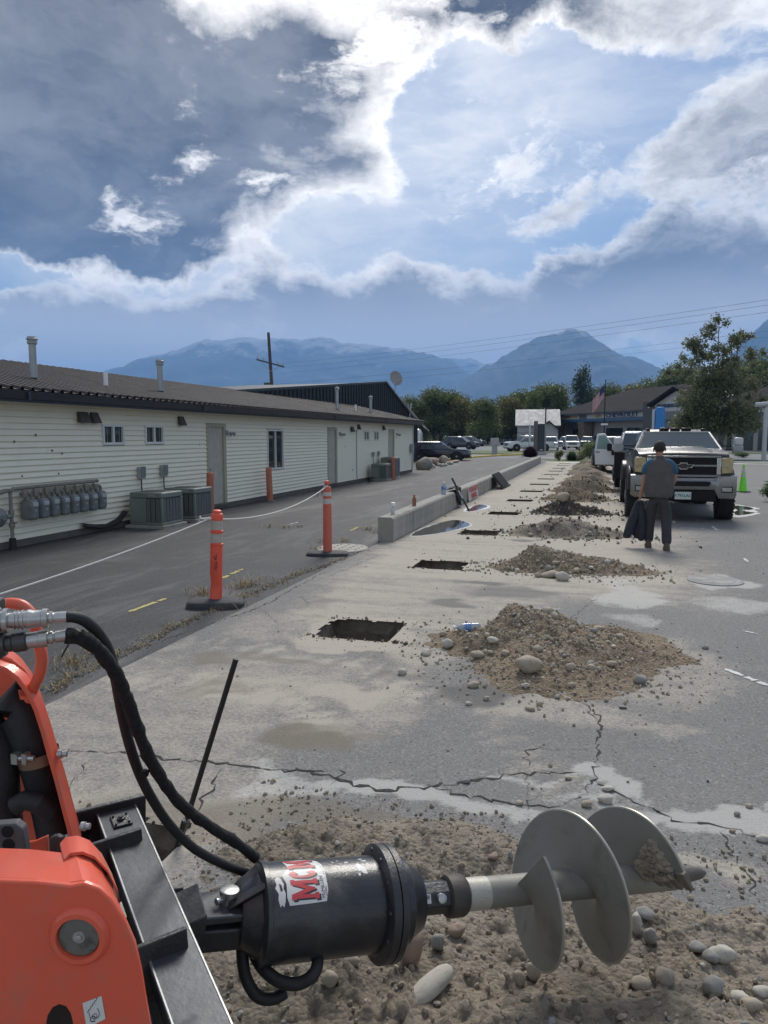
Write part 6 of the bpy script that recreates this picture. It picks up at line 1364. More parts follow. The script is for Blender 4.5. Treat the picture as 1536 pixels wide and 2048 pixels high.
# ------------------------------------------------------------------ vehicles
tyre_m = M('tyre_rubber', (.020, .020, .022), .8, 0, .3, 12, .4, 60, dirt=.3, dirtcol=(.10, .09, .08)); rim_m = M('alloy_rim', (.34, .35, .36), .3, .8, .1, 10)
plastic_b = M('black_trim', (.012, .012, .014), .6, 0, .2, 8, spec=.2); lamp_c = M('headlamp_lens', (.42, .43, .42), .12, .3, .3, 20, spec=.9); lamp_a = M('amber_lens', (.36, .27, .13), .2, .1, .35, 12, .2, 60, spec=.8)
car_glass = M('car_glass', (.035, .05, .058), .04, 0, .35, 1.5, spec=1.0)
def paint(name, c, m=0., r=.28): return M(name, c, r, m, .04, 2, coat=.8, dirt=.12, dirtcol=tuple(x * .6 + .05 for x in c))
P_white = paint('paint_white', (.62, .63, .64)); P_black = M('paint_black', (.010, .012, .014), .32, 0, .04, 2, coat=.12, spec=.35, dirt=.12, dirtcol=(.05, .05, .045)); P_silver = paint('paint_silver', (.34, .36, .38), .5); P_navy = paint('paint_navy', (.012, .016, .035), 0, .2); P_red = paint('paint_maroon', (.10, .015, .02)); P_grey = paint('paint_grey', (.10, .11, .12), .4)
def wheel(parent, x, y, r_, w_, rimr=.6, tread=0):
    s = 1 if x > 0 else -1
    t = bpy.data.objects.new('wheel', None); COL.objects.link(t); t.parent = parent; t.location = (x, y, r_)
    mb = MB(); mb.lathe((-w_ / 2, 0, 0), (1, 0, 0), [(0, r_ * rimr), (.01, r_ * .86), (.03, r_ * .955), (.06, r_ * .99), (w_ / 2, r_ * (1. if not tread else .985)), (w_ - .06, r_ * .99), (w_ - .03, r_ * .955), (w_ - .01, r_ * .86), (w_, r_ * rimr)], 30); mb.build('tyre', tyre_m, t)
    mb = MB(); e = w_ / 2 * s; mb.lathe((e * .35, 0, 0), (s, 0, 0), [(0, r_ * rimr), (w_ * .30, r_ * rimr * .98), (w_ * .31, r_ * rimr * .8), (w_ * .18, r_ * .3), (w_ * .34, r_ * .22), (w_ * .36, r_ * .08)], 20); mb.build('rim', rim_m, t)
    if tread:
        mb = MB(); n = 34
        for k in range(n):
            a = 2 * math.pi * k / n
            for q in (-1, 0, 1):
                aa = a + (.5 * 2 * math.pi / n if q == 0 else 0); c, s_ = math.cos(aa), math.sin(aa)
                M4 = Matrix.Rotation(aa, 4, 'X') @ Matrix.Translation((q * w_ * .34, 0, r_ * .985)); mb.box(-w_ * .14, w_ * .14, -.022, .022, -.01, .018, M4)
        o = mb.build('tread_lugs', tyre_m, t, smooth=False); o['kind'] = 'stuff'
def ring_at(y, zb, zt, wb, wt, crown=.02, tuck=.06):
    return [(-wb * (1 - tuck), y, zb), (-wb, y, zb + (zt - zb) * .22), (-wb, y, zb + (zt - zb) * .62), (-wt, y, zt), (-wt * .55, y, zt + crown), (0, y, zt + crown * 1.25), (wt * .55, y, zt + crown), (wt, y, zt), (wb, y, zb + (zt - zb) * .62), (wb, y, zb + (zt - zb) * .22), (wb * (1 - tuck), y, zb)]
def vehicle(kind, pnt, lab, loc, rz, group=None, cat=None, far=True, name=None):
    """front at y=0 facing -Y; kinds: pickup, suv, van, sedan"""
    spec = dict(pickup=(5.7, .98, 1.90, 1.05, .42), suv=(4.9, .96, 1.74, 1.02, .40), van=(5.3, .98, 1.86, 1.0, .38), sedan=(4.6, .9, 1.45, .85, .33))[kind]
    L_, hw, H_, belt, wr = spec
    t = thing(name or dict(pickup='pickup_truck', suv='parked_suv', van='parked_van', sedan='parked_car')[kind], lab, cat or dict(pickup='pickup truck', suv='SUV', van='van', sedan='car')[kind], loc, rz, group)
    hood = belt + (.08 if kind == 'pickup' else .0); zb = .36 if kind == 'pickup' else .28
    mb = MB(); st = [(0.0, zb + .1, hood - .18, hw * .88, hw * .82), (.06, zb, hood - .08, hw * .95, hw * .86), (.25, zb, hood, hw * .99, hw * .88), (1.35, zb, hood + .03, hw, hw * .92)]
    if kind == 'pickup': st += [(1.5, zb, belt + .08, hw, hw * .95), (3.75, zb, belt + .08, hw, hw * .95), (3.8, zb, belt + .06, hw, hw * .97), (L_ - .1, zb + .05, belt + .06, hw, hw * .96), (L_, zb + .15, belt + .02, hw * .96, hw * .93)]
    else: st += [(1.5, zb, belt, hw, hw * .95), (L_ - .3, zb, belt, hw, hw * .94), (L_, zb + .12, belt - .04, hw * .93, hw * .88)]
    mb.loft([ring_at(*s) for s in st]); mb.build('body', pnt, t, ang=40)
    y0, y1, y2, y3 = (1.35, 2.05, 3.45, 3.75) if kind == 'pickup' else ((1.35, 2.15, L_ - .7, L_ - .12) if kind != 'sedan' else (1.3, 2.1, 3.3, 4.2))
    zb2 = belt - .02; tw = hw * .74
    def cab(off, zo): return [[(-hw * .93 + off, y0, zb2), (hw * .93 - off, y0, zb2)], [(-tw + off, y1, H_ - .06 + zo), (tw - off, y1, H_ - .06 + zo)], [(-tw + off, y2, H_ - .04 + zo), (tw - off, y2, H_ - .04 + zo)], [(-hw * .92 + off, y3, zb2), (hw * .92 - off, y3, zb2)]]
    c = cab(0, 0); mid = (y1 + y2) / 2
    V_ = [c[0][0], c[0][1], c[1][0], c[1][1], c[2][0], c[2][1], c[3][0], c[3][1], (-tw * .85, y1 + .12, H_), (tw * .85, y1 + .12, H_), (-tw * .85, y2 - .08, H_), (tw * .85, y2 - .08, H_)]
    mb = MB(); mb.add(V_, [(0, 1, 3, 2), (2, 3, 9, 8), (8, 9, 11, 10), (10, 11, 5, 4), (4, 5, 7, 6), (0, 2, 4, 6), (1, 7, 5, 3), (2, 8, 10, 4), (3, 5, 11, 9)]); mb.build('cab', pnt, t, .03, ang=30)
    def inset(q, k=.09, out=.006):
        q = [Vector(p) for p in q]; ce = sum(q, Vector()) / 4; n = (q[1] - q[0]).cross(q[3] - q[0]).normalized(); return [p.lerp(ce, k) + n * out for p in q], n
    for nm, q, k in (('windscreen', (c[0][0], c[0][1], c[1][1], c[1][0]), .07), ('rear_window', (c[3][1], c[3][0], c[2][0], c[2][1]), .12)):
        p, n = inset(q, k); mb = MB(); mb.prism([x - n * .004 for x in p], n * .006); mb.build(nm, car_glass, t)
    for s in (0, 1):
        a, b, d_, e = c[0][s], c[1][s], c[2][s], c[3][s]; a, b, d_, e = map(Vector, (a, b, d_, e)); sx = Vector((-1 if s == 0 else 1, 0, 0)) * .008
        cuts = [0, .36, .70, 1] if kind != 'pickup' else [0, .50, 1]
        for u0, u1 in zip(cuts[:-1], cuts[1:]):
            q = [a.lerp(e, u0 + .04) + Vector((0, 0, .06)), a.lerp(e, u1 - .03) + Vector((0, 0, .06)), b.lerp(d_, min(1, u1 * 1.0 - .02)) - Vector((0, 0, .07)), b.lerp(d_, max(0, u0 + .02)) - Vector((0, 0, .07))]
            mb = MB(); mb.prism([x + sx for x in q], sx * .4); mb.build('side_window', car_glass, t)
    for s in (-1, 1):
        mb = MB(); mb.lathe((s * (hw - .01), .02 + .92, wr), (s, 0, 0), [(0, wr * 1.16), (.012, wr * 1.16), (.013, wr)], 22); mb.build('wheel_arch', plastic_b, t); mb = MB(); mb.lathe((s * (hw - .01), L_ - 1.15, wr), (s, 0, 0), [(0, wr * 1.16), (.012, wr * 1.16), (.013, wr)], 22); mb.build('wheel_arch', plastic_b, t)
        mb = MB(); mb.box(s * (hw - .005) - .01, s * (hw - .005) + .01, 1.5, L_ - 1.7, zb - .03, zb + .06); mb.build('sill', plastic_b, t)
        for y in (.94, L_ - 1.15): wheel(t, s * (hw - .10), y, wr, .26)
        mb = MB(); mb.box(s * (hw + .03) - .1, s * (hw + .03) + .1, 1.52, 1.60, belt + .02, belt + .20); mb.build('mirror', pnt if kind != 'pickup' else plastic_b, t, .02)
        mb = MB(); mb.box(s * hw * .76 - .16, s * hw * .76 + .16, -.005, .12, hood - .36, hood - .20); mb.build('headlight', lamp_c, t, .01)
    mb = MB(); mb.box(-hw * .56, hw * .56, -.012, .05, hood - .46, hood - .16); mb.build('grille', plastic_b, t, .01)
    for k in range(2): mb = MB(); mb.box(-hw * .56, hw * .56, -.022, .0, hood - .38 + .1 * k, hood - .36 + .1 * k); mb.build('grille_bar', chrome, t)
    mb = MB(); mb.box(-hw * .93, hw * .93, -.07, .10, zb + .06, zb + .27); mb.build('front_bumper', chrome if kind == 'pickup' else pnt, t, .03)
    mb = MB(); mb.box(-hw * .6, hw * .6, -.075, .0, zb - .02, zb + .07); mb.build('air_dam', plastic_b, t, .01)
    return t
# --- hero: black lifted pickup with chrome front
TX, TY = 1.76, 17.05
hk = thing('pickup_truck', 'black lifted pickup truck with chrome grille and bumper facing the camera', 'pickup truck', (TX, TY, 0), 0)
hw = 1.02; LIFT = .14
mb = MB(); st = [(0.02, .92, 1.36, .90, .84), (.10, .84, 1.46, .97, .90), (.30, .80, 1.51, 1.0, .92), (1.3, .78, 1.56, 1.01, .94), (1.45, .78, 1.50, 1.01, .96), (4.05, .78, 1.50, 1.01, .96), (4.1, .78, 1.46, 1.01, .98), (6.1, .80, 1.46, 1.01, .98), (6.2, .86, 1.42, .98, .95)]
mb.loft([ring_at(*s) for s in st]); mb.build('body', P_black, hk, ang=40)
mb = MB(); mb.loft([[(-.62, y, z), (-.50, y, z + dz), (.50, y, z + dz), (.62, y, z)] for y, z, dz in ((.22, 1.515, .0), (.34, 1.52, .045), (.8, 1.545, .055), (1.25, 1.565, .05))]); mb.build('hood_bulge', P_black, hk, .01)
zt = 2.01; c = [(-.94, 1.28, 1.50), (.94, 1.28, 1.50), (-.74, 1.98, zt - .07), (.74, 1.98, zt - .07), (-.74, 3.75, zt - .05), (.74, 3.75, zt - .05), (-.92, 4.02, 1.48), (.92, 4.02, 1.48), (-.60, 2.12, zt), (.60, 2.12, zt), (-.60, 3.66, zt), (.60, 3.66, zt)]
mb = MB(); mb.add(c, [(0, 1, 3, 2), (2, 3, 9, 8), (8, 9, 11, 10), (10, 11, 5, 4), (4, 5, 7, 6), (0, 2, 4, 6), (1, 7, 5, 3), (2, 8, 10, 4), (3, 5, 11, 9)]); mb.build('cab', P_black, hk, .035, ang=30)
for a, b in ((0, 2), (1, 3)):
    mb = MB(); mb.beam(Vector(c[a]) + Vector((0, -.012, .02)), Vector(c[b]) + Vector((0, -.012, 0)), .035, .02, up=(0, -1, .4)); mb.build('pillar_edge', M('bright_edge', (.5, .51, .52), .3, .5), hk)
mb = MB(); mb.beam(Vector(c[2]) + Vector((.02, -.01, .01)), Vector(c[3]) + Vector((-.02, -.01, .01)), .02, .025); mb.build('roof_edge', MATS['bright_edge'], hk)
q = [Vector(p) for p in (c[0], c[1], c[3], c[2])]; ce = sum(q, Vector()) / 4; n_ = (q[1] - q[0]).cross(q[3] - q[0]).normalized()
if n_.y > 0: n_ = -n_
wsm = M('windscreen_glass', (.03, .045, .05), .05, 0, .7, .9, spec=1.0)
mb = MB(); mb.prism([p.lerp(ce, .06) + n_ * .002 for p in q], n_ * .006); mb.build('windscreen', wsm, hk)
for s in (-1, 1):
    mb = MB(); b0 = Vector((s * .10 + .25, 1.32, 1.55)); mb.tube([b0 + Vector((0, -.03, .0)), b0 + Vector((-.28, .02, .03)), b0 + Vector((-.62, .06, .02))], .012, 6); mb.build('wiper', rubber, hk)
    for (u0, u1) in ((1.55, 2.6), (2.72, 3.72)):
        def sp(y, top): f = .0 if not top else 1; return Vector((s * ((.935 - .185 * f) + .006), y, 1.56 + (zt - .16 - 1.56) * f))
        mb = MB(); qq = [sp(u0 if u0 > 1.6 else 1.62, 0), sp(u1, 0), sp(u1 - (.1 if u1 > 3 else 0), 1), sp(max(u0, 2.05) if u0 < 2 else u0, 1)]; mb.prism(qq, (s * .004, 0, 0)); mb.build('side_window', car_glass, hk)
# dashboard and headrests seen through: shapes on the glass line are left to the reflection
for x in (-.5, -.25, 0, .25, .5):
    if abs(x) < .3: mb = MB(); mb.box(x - .11, x + .11, 2.08, 2.16, zt - .01, zt + .035); mb.build('clearance_light', M('dark_amber', (.03, .012, .008), .3), hk, .015)
for x in (-.62, .62): mb = MB(); mb.box(x - .05, x + .05, 2.06, 2.14, zt - .03, zt + .02); mb.build('clearance_light', MATS['dark_amber'], hk, .012)
mb = MB(); mb.tube([(.52, 2.2, zt), (.52, 2.22, zt + .09)], .008, 6); mb.build('antenna', rubber, hk)
# grille
GZ0, GZ1 = 1.03, 1.39
mb = MB(); mb.box(-.66, .66, -.03, .06, GZ0, GZ1); mb.build('grille_cavity', plastic_b, hk)
for (z0, z1, x0, x1) in ((GZ1 - .005, GZ1 + .04, -.74, .74), (GZ0 - .055, GZ0, -.72, .72), (1.195, 1.245, -.66, -.20), (1.195, 1.245, .20, .66)):
    mb = MB(); mb.box(x0, x1, -.06, .03, z0, z1); mb.build('grille_bar', M('bumper_chrome', (.22, .225, .23), .26, .9, .1, 3, dirt=.3, dirtcol=(.2, .19, .17)), hk, .012)
for s in (-1, 1): mb = MB(); mb.box(s * .70 - .045, s * .70 + .045, -.055, .03, GZ0, GZ1); mb.build('grille_bar', chrome, hk, .012)
for k in range(0):
    x = -.62 + 1.24 * k / 21
    for z0, z1 in ((GZ0 + .01, 1.19), (1.25, GZ1 - .01)): mb = MB(); mb.box(x - .004, x + .004, -.034, -.02, z0, z1); mb.build('grille_slat', M('slat_dark', (.03, .03, .032), .4, .5), hk)
bow = [(-.19, -.035), (-.145, .025), (-.075, .025), (-.065, .058), (.065, .058), (.075, .025), (.19, .025), (.145, -.035), (.07, -.035), (.065, -.062), (-.065, -.062), (-.075, -.035)]
mb = MB(); mb.prism([(x * 1.12, -.066, 1.215 + z * 1.2) for x, z in bow], (0, .02, 0)); mb.build('emblem_rim', chrome, hk)
mb = MB(); mb.prism([(x * .98, -.074, 1.215 + z * .96) for x, z in bow], (0, .012, 0)); mb.build('emblem', M('emblem_dark', (.03, .032, .03), .4), hk)
for s in (-1, 1):
    mb = MB(); x0, x1 = (s * .755, s * .99); lo, hi = min(x0, x1), max(x0, x1)
    mb.prism([(s * .755, -.035, 1.05), (s * .98, .03, 1.07), (s * .995, .05, 1.36), (s * .96, .05, 1.40), (s * .76, -.02, 1.385)], (0, .12, 0)); hl = mb.build('headlight', lamp_a, hk, .012)
    mb = MB(); mb.box(lo + .01, hi - .02, -.038, -.02, 1.205, 1.215); mb.build('lens_divider', chrome, hl)
    mb = MB(); mb.loft([[(s * (.98 + .10 * math.sin(a) * .9), .94 + math.cos(a) * .66, .52 + math.sin(a) * .56 + .12), (s * (1.10), .94 + math.cos(a) * .66, .50 + math.sin(a) * .55 + .12), (s * 1.12, .94 + math.cos(a) * .56, .50 + math.sin(a) * .46 + .12), (s * .96, .94 + math.cos(a) * .54, .50 + math.sin(a) * .44 + .12)] for a in [R(x) for x in range(-5, 186, 12)]]); mb.build('wheel_flare', P_black, hk, .01)
    mb = MB(); mb.loft([[(s * .98, 5.0 + math.cos(a) * .66, .62 + math.sin(a) * .56), (s * 1.10, 5.0 + math.cos(a) * .66, .62 + math.sin(a) * .55), (s * 1.12, 5.0 + math.cos(a) * .56, .62 + math.sin(a) * .46), (s * .96, 5.0 + math.cos(a) * .54, .62 + math.sin(a) * .44)] for a in [R(x) for x in range(-5, 186, 12)]]); mb.build('wheel_flare', P_black, hk, .01)
    wheel(hk, s * .97, .94, .49, .33, .52, 1); wheel(hk, s * .97, 5.0, .49, .33, .52, 1)
    # tow mirrors
    mb = MB(); mb.beam((s * .94, 1.55, 1.52), (s * 1.30, 1.52, 1.56), .06, .03); mb.beam((s * .94, 1.55, 1.62), (s * 1.30, 1.52, 1.62), .06, .025); mb.build('mirror_arm', plastic_b, hk)
    mb = MB(); mb.box(s * 1.30 - .115, s * 1.30 + .115, 1.46, 1.58, 1.47, 1.64); mb.build('mirror_base', M('mirror_grey', (.32, .32, .33), .4), hk, .03)
    mb = MB(); mb.box(s * 1.31 - .10, s * 1.31 + .10, 1.45, 1.57, 1.63, 1.82); mb.build('mirror_head', M('mirror_pale', (.52, .52, .54), .35), hk, .045)
    mb = MB(); mb.box(s * 1.0 - .01, s * 1.0 + .012, 2.35, 2.52, 1.38, 1.43); mb.build('door_handle', chrome, hk, .01)
    mb = MB(); mb.box(s * .98 - .06, s * .98 + .06, 1.7, 4.1, .62, .70); mb.build('side_step', plastic_b, hk, .02)
# bumper
def br(x, f=0): return -.16 + .10 * (abs(x) / 1.05) ** 3
rings = []
for k in range(25):
    x = -1.06 + 2.12 * k / 24; y = br(x); up_ = .97 if abs(x) < .7 else 1.02; lo_ = .70 if abs(x) < .66 else .52 + (.0 if abs(x) < 1 else .06)
    rings.append([(x, y + .03, up_), (x, y, up_ - .02), (x, y - .015, (up_ + lo_) / 2), (x, y, lo_ + .02), (x, y + .04, lo_), (x, y + .20, lo_ + .02), (x, y + .20, up_)])
mb = MB(); mb.loft(rings); mb.build('front_bumper', M('bumper_chrome', (.22, .225, .23), .26, .9, .1, 3, dirt=.3, dirtcol=(.2, .19, .17)), hk, ang=50)
mb = MB(); mb.prism([(-.50, -.186, .79), (.50, -.186, .79), (.55, -.182, .87), (.50, -.182, .895), (-.50, -.182, .895), (-.55, -.182, .87)], (0, .012, 0)); mb.build('bumper_opening', plastic_b, hk)
for s in (-1, 1):
    mb = MB(); mb.box(s * .86 - .115, s * .86 + .115, -.135, -.10, .66, .79); fg = mb.build('fog_light_frame', plastic_b, hk, .012)
    mb = MB(); mb.box(s * .86 - .095, s * .86 + .095, -.142, -.12, .68, .77); mb.build('fog_light', lamp_c, fg, .012)
mb = MB(); mb.box(-.66, .66, -.13, .3, .46, .72); mb.build('valance', plastic_b, hk, .03)
mb = MB(); mb.tube([(-.80, .94, .49), (-.2, .94, .44), (.15, .94, .44), (.80, .94, .49)], [.07, .06, .11, .07], 12); mb.build('front_axle', dark_fit, hk)
for s in (-1, 1): mb = MB(); mb.tube([(s * .42, .7, .85), (s * .58, .9, .42)], .035, 8); mb.tube([(s * .36, 1.0, .40), (s * .55, .5, .46)], .03, 8); mb.build('suspension_arm', galv, hk)
mb = MB(); mb.box(-.165, .165, -.155, -.147, .505, .665); pl_ = mb.build('licence_plate', M('plate_pale', (.52, .58, .56), .5, 0, .1, 14), hk, .004)
me = text_mesh('9·791LAC', .088, .001, M('plate_ink', (.06, .14, .12), .5), bold=.002); put_text(me, pl_, (0, -.1565, .585), (1, 0, 0), (0, 0, 1))
# --- white truck behind it with its door open and a black grille guard
wt2 = vehicle('pickup', P_white, 'white work truck behind the black pickup, black grille guard, driver door open', (1.55, 25.3, .12), 0, name='pickup_truck')
mb = MB(); mb.box(-1.0, 1.0, -.30, -.10, .42, 1.22); mb.box(-1.05, -.8, -.32, -.05, .38, 1.28); mb.box(.8, 1.05, -.32, -.05, .38, 1.28); mb.build('grille_guard', plastic_b, wt2, .02)
dr = bpy.data.objects.new('open_door', None)
mb = MB(); dp = [(0, .38), (.95, .42), (.99, 1.10), (.93, 1.12), (.30, 1.80), (.02, 1.16), (0, 1.12)]
dp = [(0, .74), (-.66, .74), (-.69, 1.26), (-.62, 1.80), (-.34, 1.82), (-.06, 1.42), (0, 1.26)]
mb.prism([(-1.0 + x * .98, 1.62 - x * .10, z) for x, z in dp], (0, .06, 0)); dn_ = mb.build('open_door', P_white, wt2, .012)
wp = [(-.10, 1.28), (-.62, 1.28), (-.56, 1.74), (-.35, 1.76), (-.14, 1.44)]
mb = MB(); mb.prism([(-1.0 + x * .98, 1.612 - x * .10, z) for x, z in wp], (0, .004, 0)); mb.build('door_glass', M('green_glass', (.16, .27, .27), .08, 0, .2, 1, spec=.9), dn_)
mb = MB(); mb.box(-1.64, -1.50, 1.665, 1.68, 1.16, 1.19); mb.build('handle', plastic_b, dn_)
mb = MB(); mb.box(-1.26, -1.10, 1.44, 1.54, 1.22, 1.48); mb.build('tow_mirror', plastic_b, wt2, .03)
vehicle('suv', P_grey, 'dark SUV with roof rack parked beyond the white work truck', (1.2, 38, .1), R(8))
# --- vehicles at the dealer's lot and along the side street
g_d = 'vehicles on the dealer lot'
def gpx(p): return p
vehicle('pickup', P_white, 'white crew-cab pickup at an angle behind the dark purple shrub', (*(-10.499, 88.488), .05), R(-62), g_d)
vehicle('suv', P_white, 'white SUV facing the road just right of the tall dark sign', (*(-5.808, 96.082), .05), R(3), g_d)
vehicle('pickup', P_white, 'white pickup facing the road with a dark grille, second right of the tall sign', (*(-3.189, 98.532), .05), R(6), g_d)
vehicle('suv', P_silver, 'silver SUV parked behind the white one by the tall sign', (*(-5.432, 113.894), .05), R(-18), g_d)
vehicle('suv', P_grey, 'grey SUV in the second row behind the white pickup facing the road', (*(-2.147, 119.681), .05), R(-12), g_d)
vehicle('sedan', P_red, 'maroon car between the white pickup and the stone pillar', (*(-1.337, 127.985), .05), R(60), g_d)
vehicle('pickup', P_silver, 'silver pickup with dark front below the lettered fascia', (*(-0.4, 134.263), .05), R(4), g_d)
vehicle('suv', P_white, 'pale SUV at the back of the row in front of the pillars', (*(-5.104, 143.05), .05), R(20), g_d)
vehicle('suv', P_white, 'white SUV half hidden behind the aspen trunk', (*(28.665, 208.076), .05), R(25), g_d)
vehicle('van', P_navy, 'dark blue van right of the aspen trunk', (*(30.343, 201.849), .05), R(0), g_d)
vehicle('suv', P_silver, 'silver SUV turned sideways at the right of the dealer lot', (*(29.296, 178.671), .05), R(-50), g_d)
vehicle('suv', P_white, 'white SUV with black grille facing the road at the right', (*(25.505, 148.337), .05), R(-6), g_d)
vehicle('sedan', P_white, 'low white car behind the right-hand SUVs', (*(35.181, 191.088), .05), R(10), g_d)
vehicle('pickup', P_white, 'white pickup cut by the right edge under the white pipe', (*(30.685, 157.11), .05), R(-8), g_d)
g_s = 'vehicles parked across the side street'
v_ = vehicle('suv', P_navy, 'long dark navy SUV passing behind the boulders at the building corner', (-9.35, 56.00, -.02), R(96), None); v_.scale = (.9, 1.02, .84)
vehicle('suv', P_grey, 'dark grey SUV in the far row just behind the navy SUV', (*(-19.562, 131.952), .05), R(70), g_s)
vehicle('suv', P_navy, 'dark car low behind the hood of the navy SUV', (*(-16.051, 102.229), .05), R(80), g_s)
vehicle('pickup', P_silver, 'silver pickup in the far row, left of the utility box', (*(-22.422, 149.85), .05), R(75), g_s)
vehicle('pickup', P_black, 'black pickup in the far row beside the silver one', (*(-23.465, 163.442), .05), R(65), g_s)
vehicle('suv', P_white, 'white SUV at the end of the far row by the utility box', (*(-22.302, 163.778), .05), R(60), g_s)
vehicle('suv', P_white, 'white SUV far behind the white crew-cab pickup', (*(-19.914, 159.57), .05), R(-40), g_s)
t = thing('box_trailer', 'grey box trailer standing at the edge of the trees', 'trailer', (*(-27.341, 185.199), 0), R(85))
mb = MB(); mb.box(-1.2, 1.2, 0, 4.5, .7, 2.9); mb.build('box', M('trailer_grey', (.12, .13, .14), .5), t, .05); [wheel(t, s * 1.1, 2.4, .38, .25) for s in (-1, 1)]
t = thing('camper_trailer', 'white camper trailer peeking out past the building corner', 'trailer', (*(-25.381, 108.136), 0), R(95))
mb = MB(); mb.loft([[(-1.2, y, .6), (-1.2, y, z), (-.9, y, z + .2), (.9, y, z + .2), (1.2, y, z), (1.2, y, .6)] for y, z in ((0, 2.2), (.3, 2.7), (5.5, 2.8), (5.9, 2.5))]); mb.build('shell', P_white, t, .04)
for y in (.8, 1.7): mb = MB(); mb.box(1.2, 1.215, y, y + .6, 1.5, 2.2); mb.build('window', glass_dark, t, .01)
[wheel(t, s * 1.1, 3.4, .36, .22) for s in (-1, 1)]

# ------------------------------------------------------------------ the man with the coat
mx, my = .97, 12.85
man = thing('person', 'man seen from behind in a grey vest and dark trousers carrying a dark coat', 'person', (mx, my, 0), R(-2))
skin_m = M('skin', (.36, .19, .13), .55, 0, .08, 8); hair_m = M('dark_hair', (.030, .022, .018), .8, 0, .3, 40, .5, 80); vest_m = M('grey_vest', (.085, .080, .080), .9, 0, .25, 5, 1.6, 9); shirt_m = M('blue_tshirt', (.03, .10, .17), .85, 0, .12, 10, .3, 30); trou = M('dark_trousers', (.040, .040, .046), .85, 0, .3, 6, 1.8, 8, dirt=.2, dirtcol=(.1, .09, .085)); boot_m = M('brown_boots', (.10, .075, .055), .8, 0, .2, 12, .4, 50)
def skin_obj(name, verts, edges, radii, mat_, parent, sub=2, root=0):
    me = bpy.data.meshes.new(name); me.from_pydata(verts, edges, []); o = link_mesh(name, me, parent)
    m = o.modifiers.new('skin', 'SKIN'); m.use_smooth_shade = True; m.branch_smoothing = .6
    for v, r_ in zip(me.skin_vertices[0].data, radii): v.radius = r_ if isinstance(r_, tuple) else (r_, r_)
    me.skin_vertices[0].data[root].use_root = True
    s = o.modifiers.new('sub', 'SUBSURF'); s.levels = sub; s.render_levels = sub
    me.materials.append(mat_); return o
# body (skin): back towards the camera (-Y is the back here)
V_ = [(0, .0, .95), (0, .0, 1.12), (0, .0, 1.30), (0, -.01, 1.43), (-.005, .01, 1.51), (-.01, .05, 1.58), (-.01, .065, 1.64), (-.01, .06, 1.70),
      (-.09, 0, .90), (-.11, .12, .50), (-.12, .14, .10), (.10, 0, .90), (.125, -.02, .50), (.135, -.14, .09),
      (-.18, 0, 1.41), (-.225, .02, 1.13), (-.27, .08, .90), (-.285, .11, .83),
      (.18, 0, 1.41), (.235, .04, 1.15), (.20, .22, 1.02), (.15, .27, 1.00)]
E_ = [(0, 1), (1, 2), (2, 3), (3, 4), (4, 5), (5, 6), (6, 7), (0, 8), (8, 9), (9, 10), (0, 11), (11, 12), (12, 13), (3, 14), (14, 15), (15, 16), (16, 17), (3, 18), (18, 19), (19, 20), (20, 21)]
Rr = [(.05, .05), (.09, .07), (.14, .095), (.11, .075), (.055, .055), (.062, .075), (.076, .09), (.06, .07), (.04, .04), (.04, .04), (.04, .04), (.04, .04), (.04, .04), (.04, .04), (.06, .06), (.046, .046), (.033, .033), (.03, .03), (.06, .06), (.046, .046), (.033, .033), (.03, .03)]
skin_obj('body', V_, E_, Rr, skin_m, man)
skin_obj('trousers', [(0, 0, .98), (0, 0, .92), (-.095, .01, .84), (-.115, .12, .50), (-.125, .14, .22), (-.13, .14, .07), (.10, 0, .84), (.13, .0, .50), (.14, -.10, .22), (.145, -.14, .07)], [(0, 1), (1, 2), (2, 3), (3, 4), (4, 5), (1, 6), (6, 7), (7, 8), (8, 9)],
    [(.175, .125), (.185, .135), (.115, .12), (.088, .09), (.078, .082), (.08, .09), (.115, .12), (.088, .09), (.078, .082), (.08, .09)], trou, man)
def tor(z, w_, d_, y=0., n=20, x=0.): return [(x + w_ * math.copysign(abs(math.cos(a)) ** .8, math.cos(a)), y + d_ * math.copysign(abs(math.sin(a)) ** .85, math.sin(a)), z) for a in [2 * math.pi * k / n for k in range(n)]]
mb = MB(); mb.loft([tor(.86, .205, .145), tor(.90, .228, .165), tor(1.02, .235, .168), tor(1.16, .225, .16), tor(1.30, .222, .155), tor(1.38, .205, .14), tor(1.44, .165, .115), tor(1.475, .10, .09, .01), tor(1.50, .07, .075, .015), tor(1.535, .068, .072, .02), tor(1.525, .058, .06, .02)], caps=False)
mb.build('vest', vest_m, man, ang=80, subsurf=1)
skin_obj('tshirt', [(0, 0, 1.38), (-.14, 0, 1.42), (-.205, .005, 1.34), (-.232, .012, 1.20), (.14, 0, 1.42), (.212, .015, 1.34), (.245, .03, 1.21)], [(0, 1), (1, 2), (2, 3), (0, 4), (4, 5), (5, 6)], [.09, (.085, .085), (.075, .08), (.066, .072), (.085, .085), (.075, .08), (.066, .072)], shirt_m, man)
mb = MB(); mb.ball((-.01, .035, 1.675), .104, 18, 12, (.92, 1.06, 1.02)); hv = []
for v in mb.v:
    v = Vector(v); 
    if v.z < 1.60: v.z = 1.60 + (v.z - 1.60) * .3
    if v.y > .09: v.z = max(v.z, 1.69)
    hv.append(v)
mb.v = hv; mb.build('hair', hair_m, man, ang=80, subsurf=1)
for s in (-1, 1): mb = MB(); mb.ball((-.01 + s * .092, .05, 1.635), .03, 8, 6, (.4, .7, 1.1)); mb.build('ear', skin_m, man)
mb = MB(); mb.ball((-.01, .155, 1.635), .02, 8, 6, (.8, 1.2, 1.2)); mb.build('nose', skin_m, man)
for s in (-1, 1): mb = MB(); mb.ball((-.01 + s * .035, .138, 1.665), .012, 8, 6); mb.build('eye', M('eye_dark', (.05, .04, .04), .3), man)
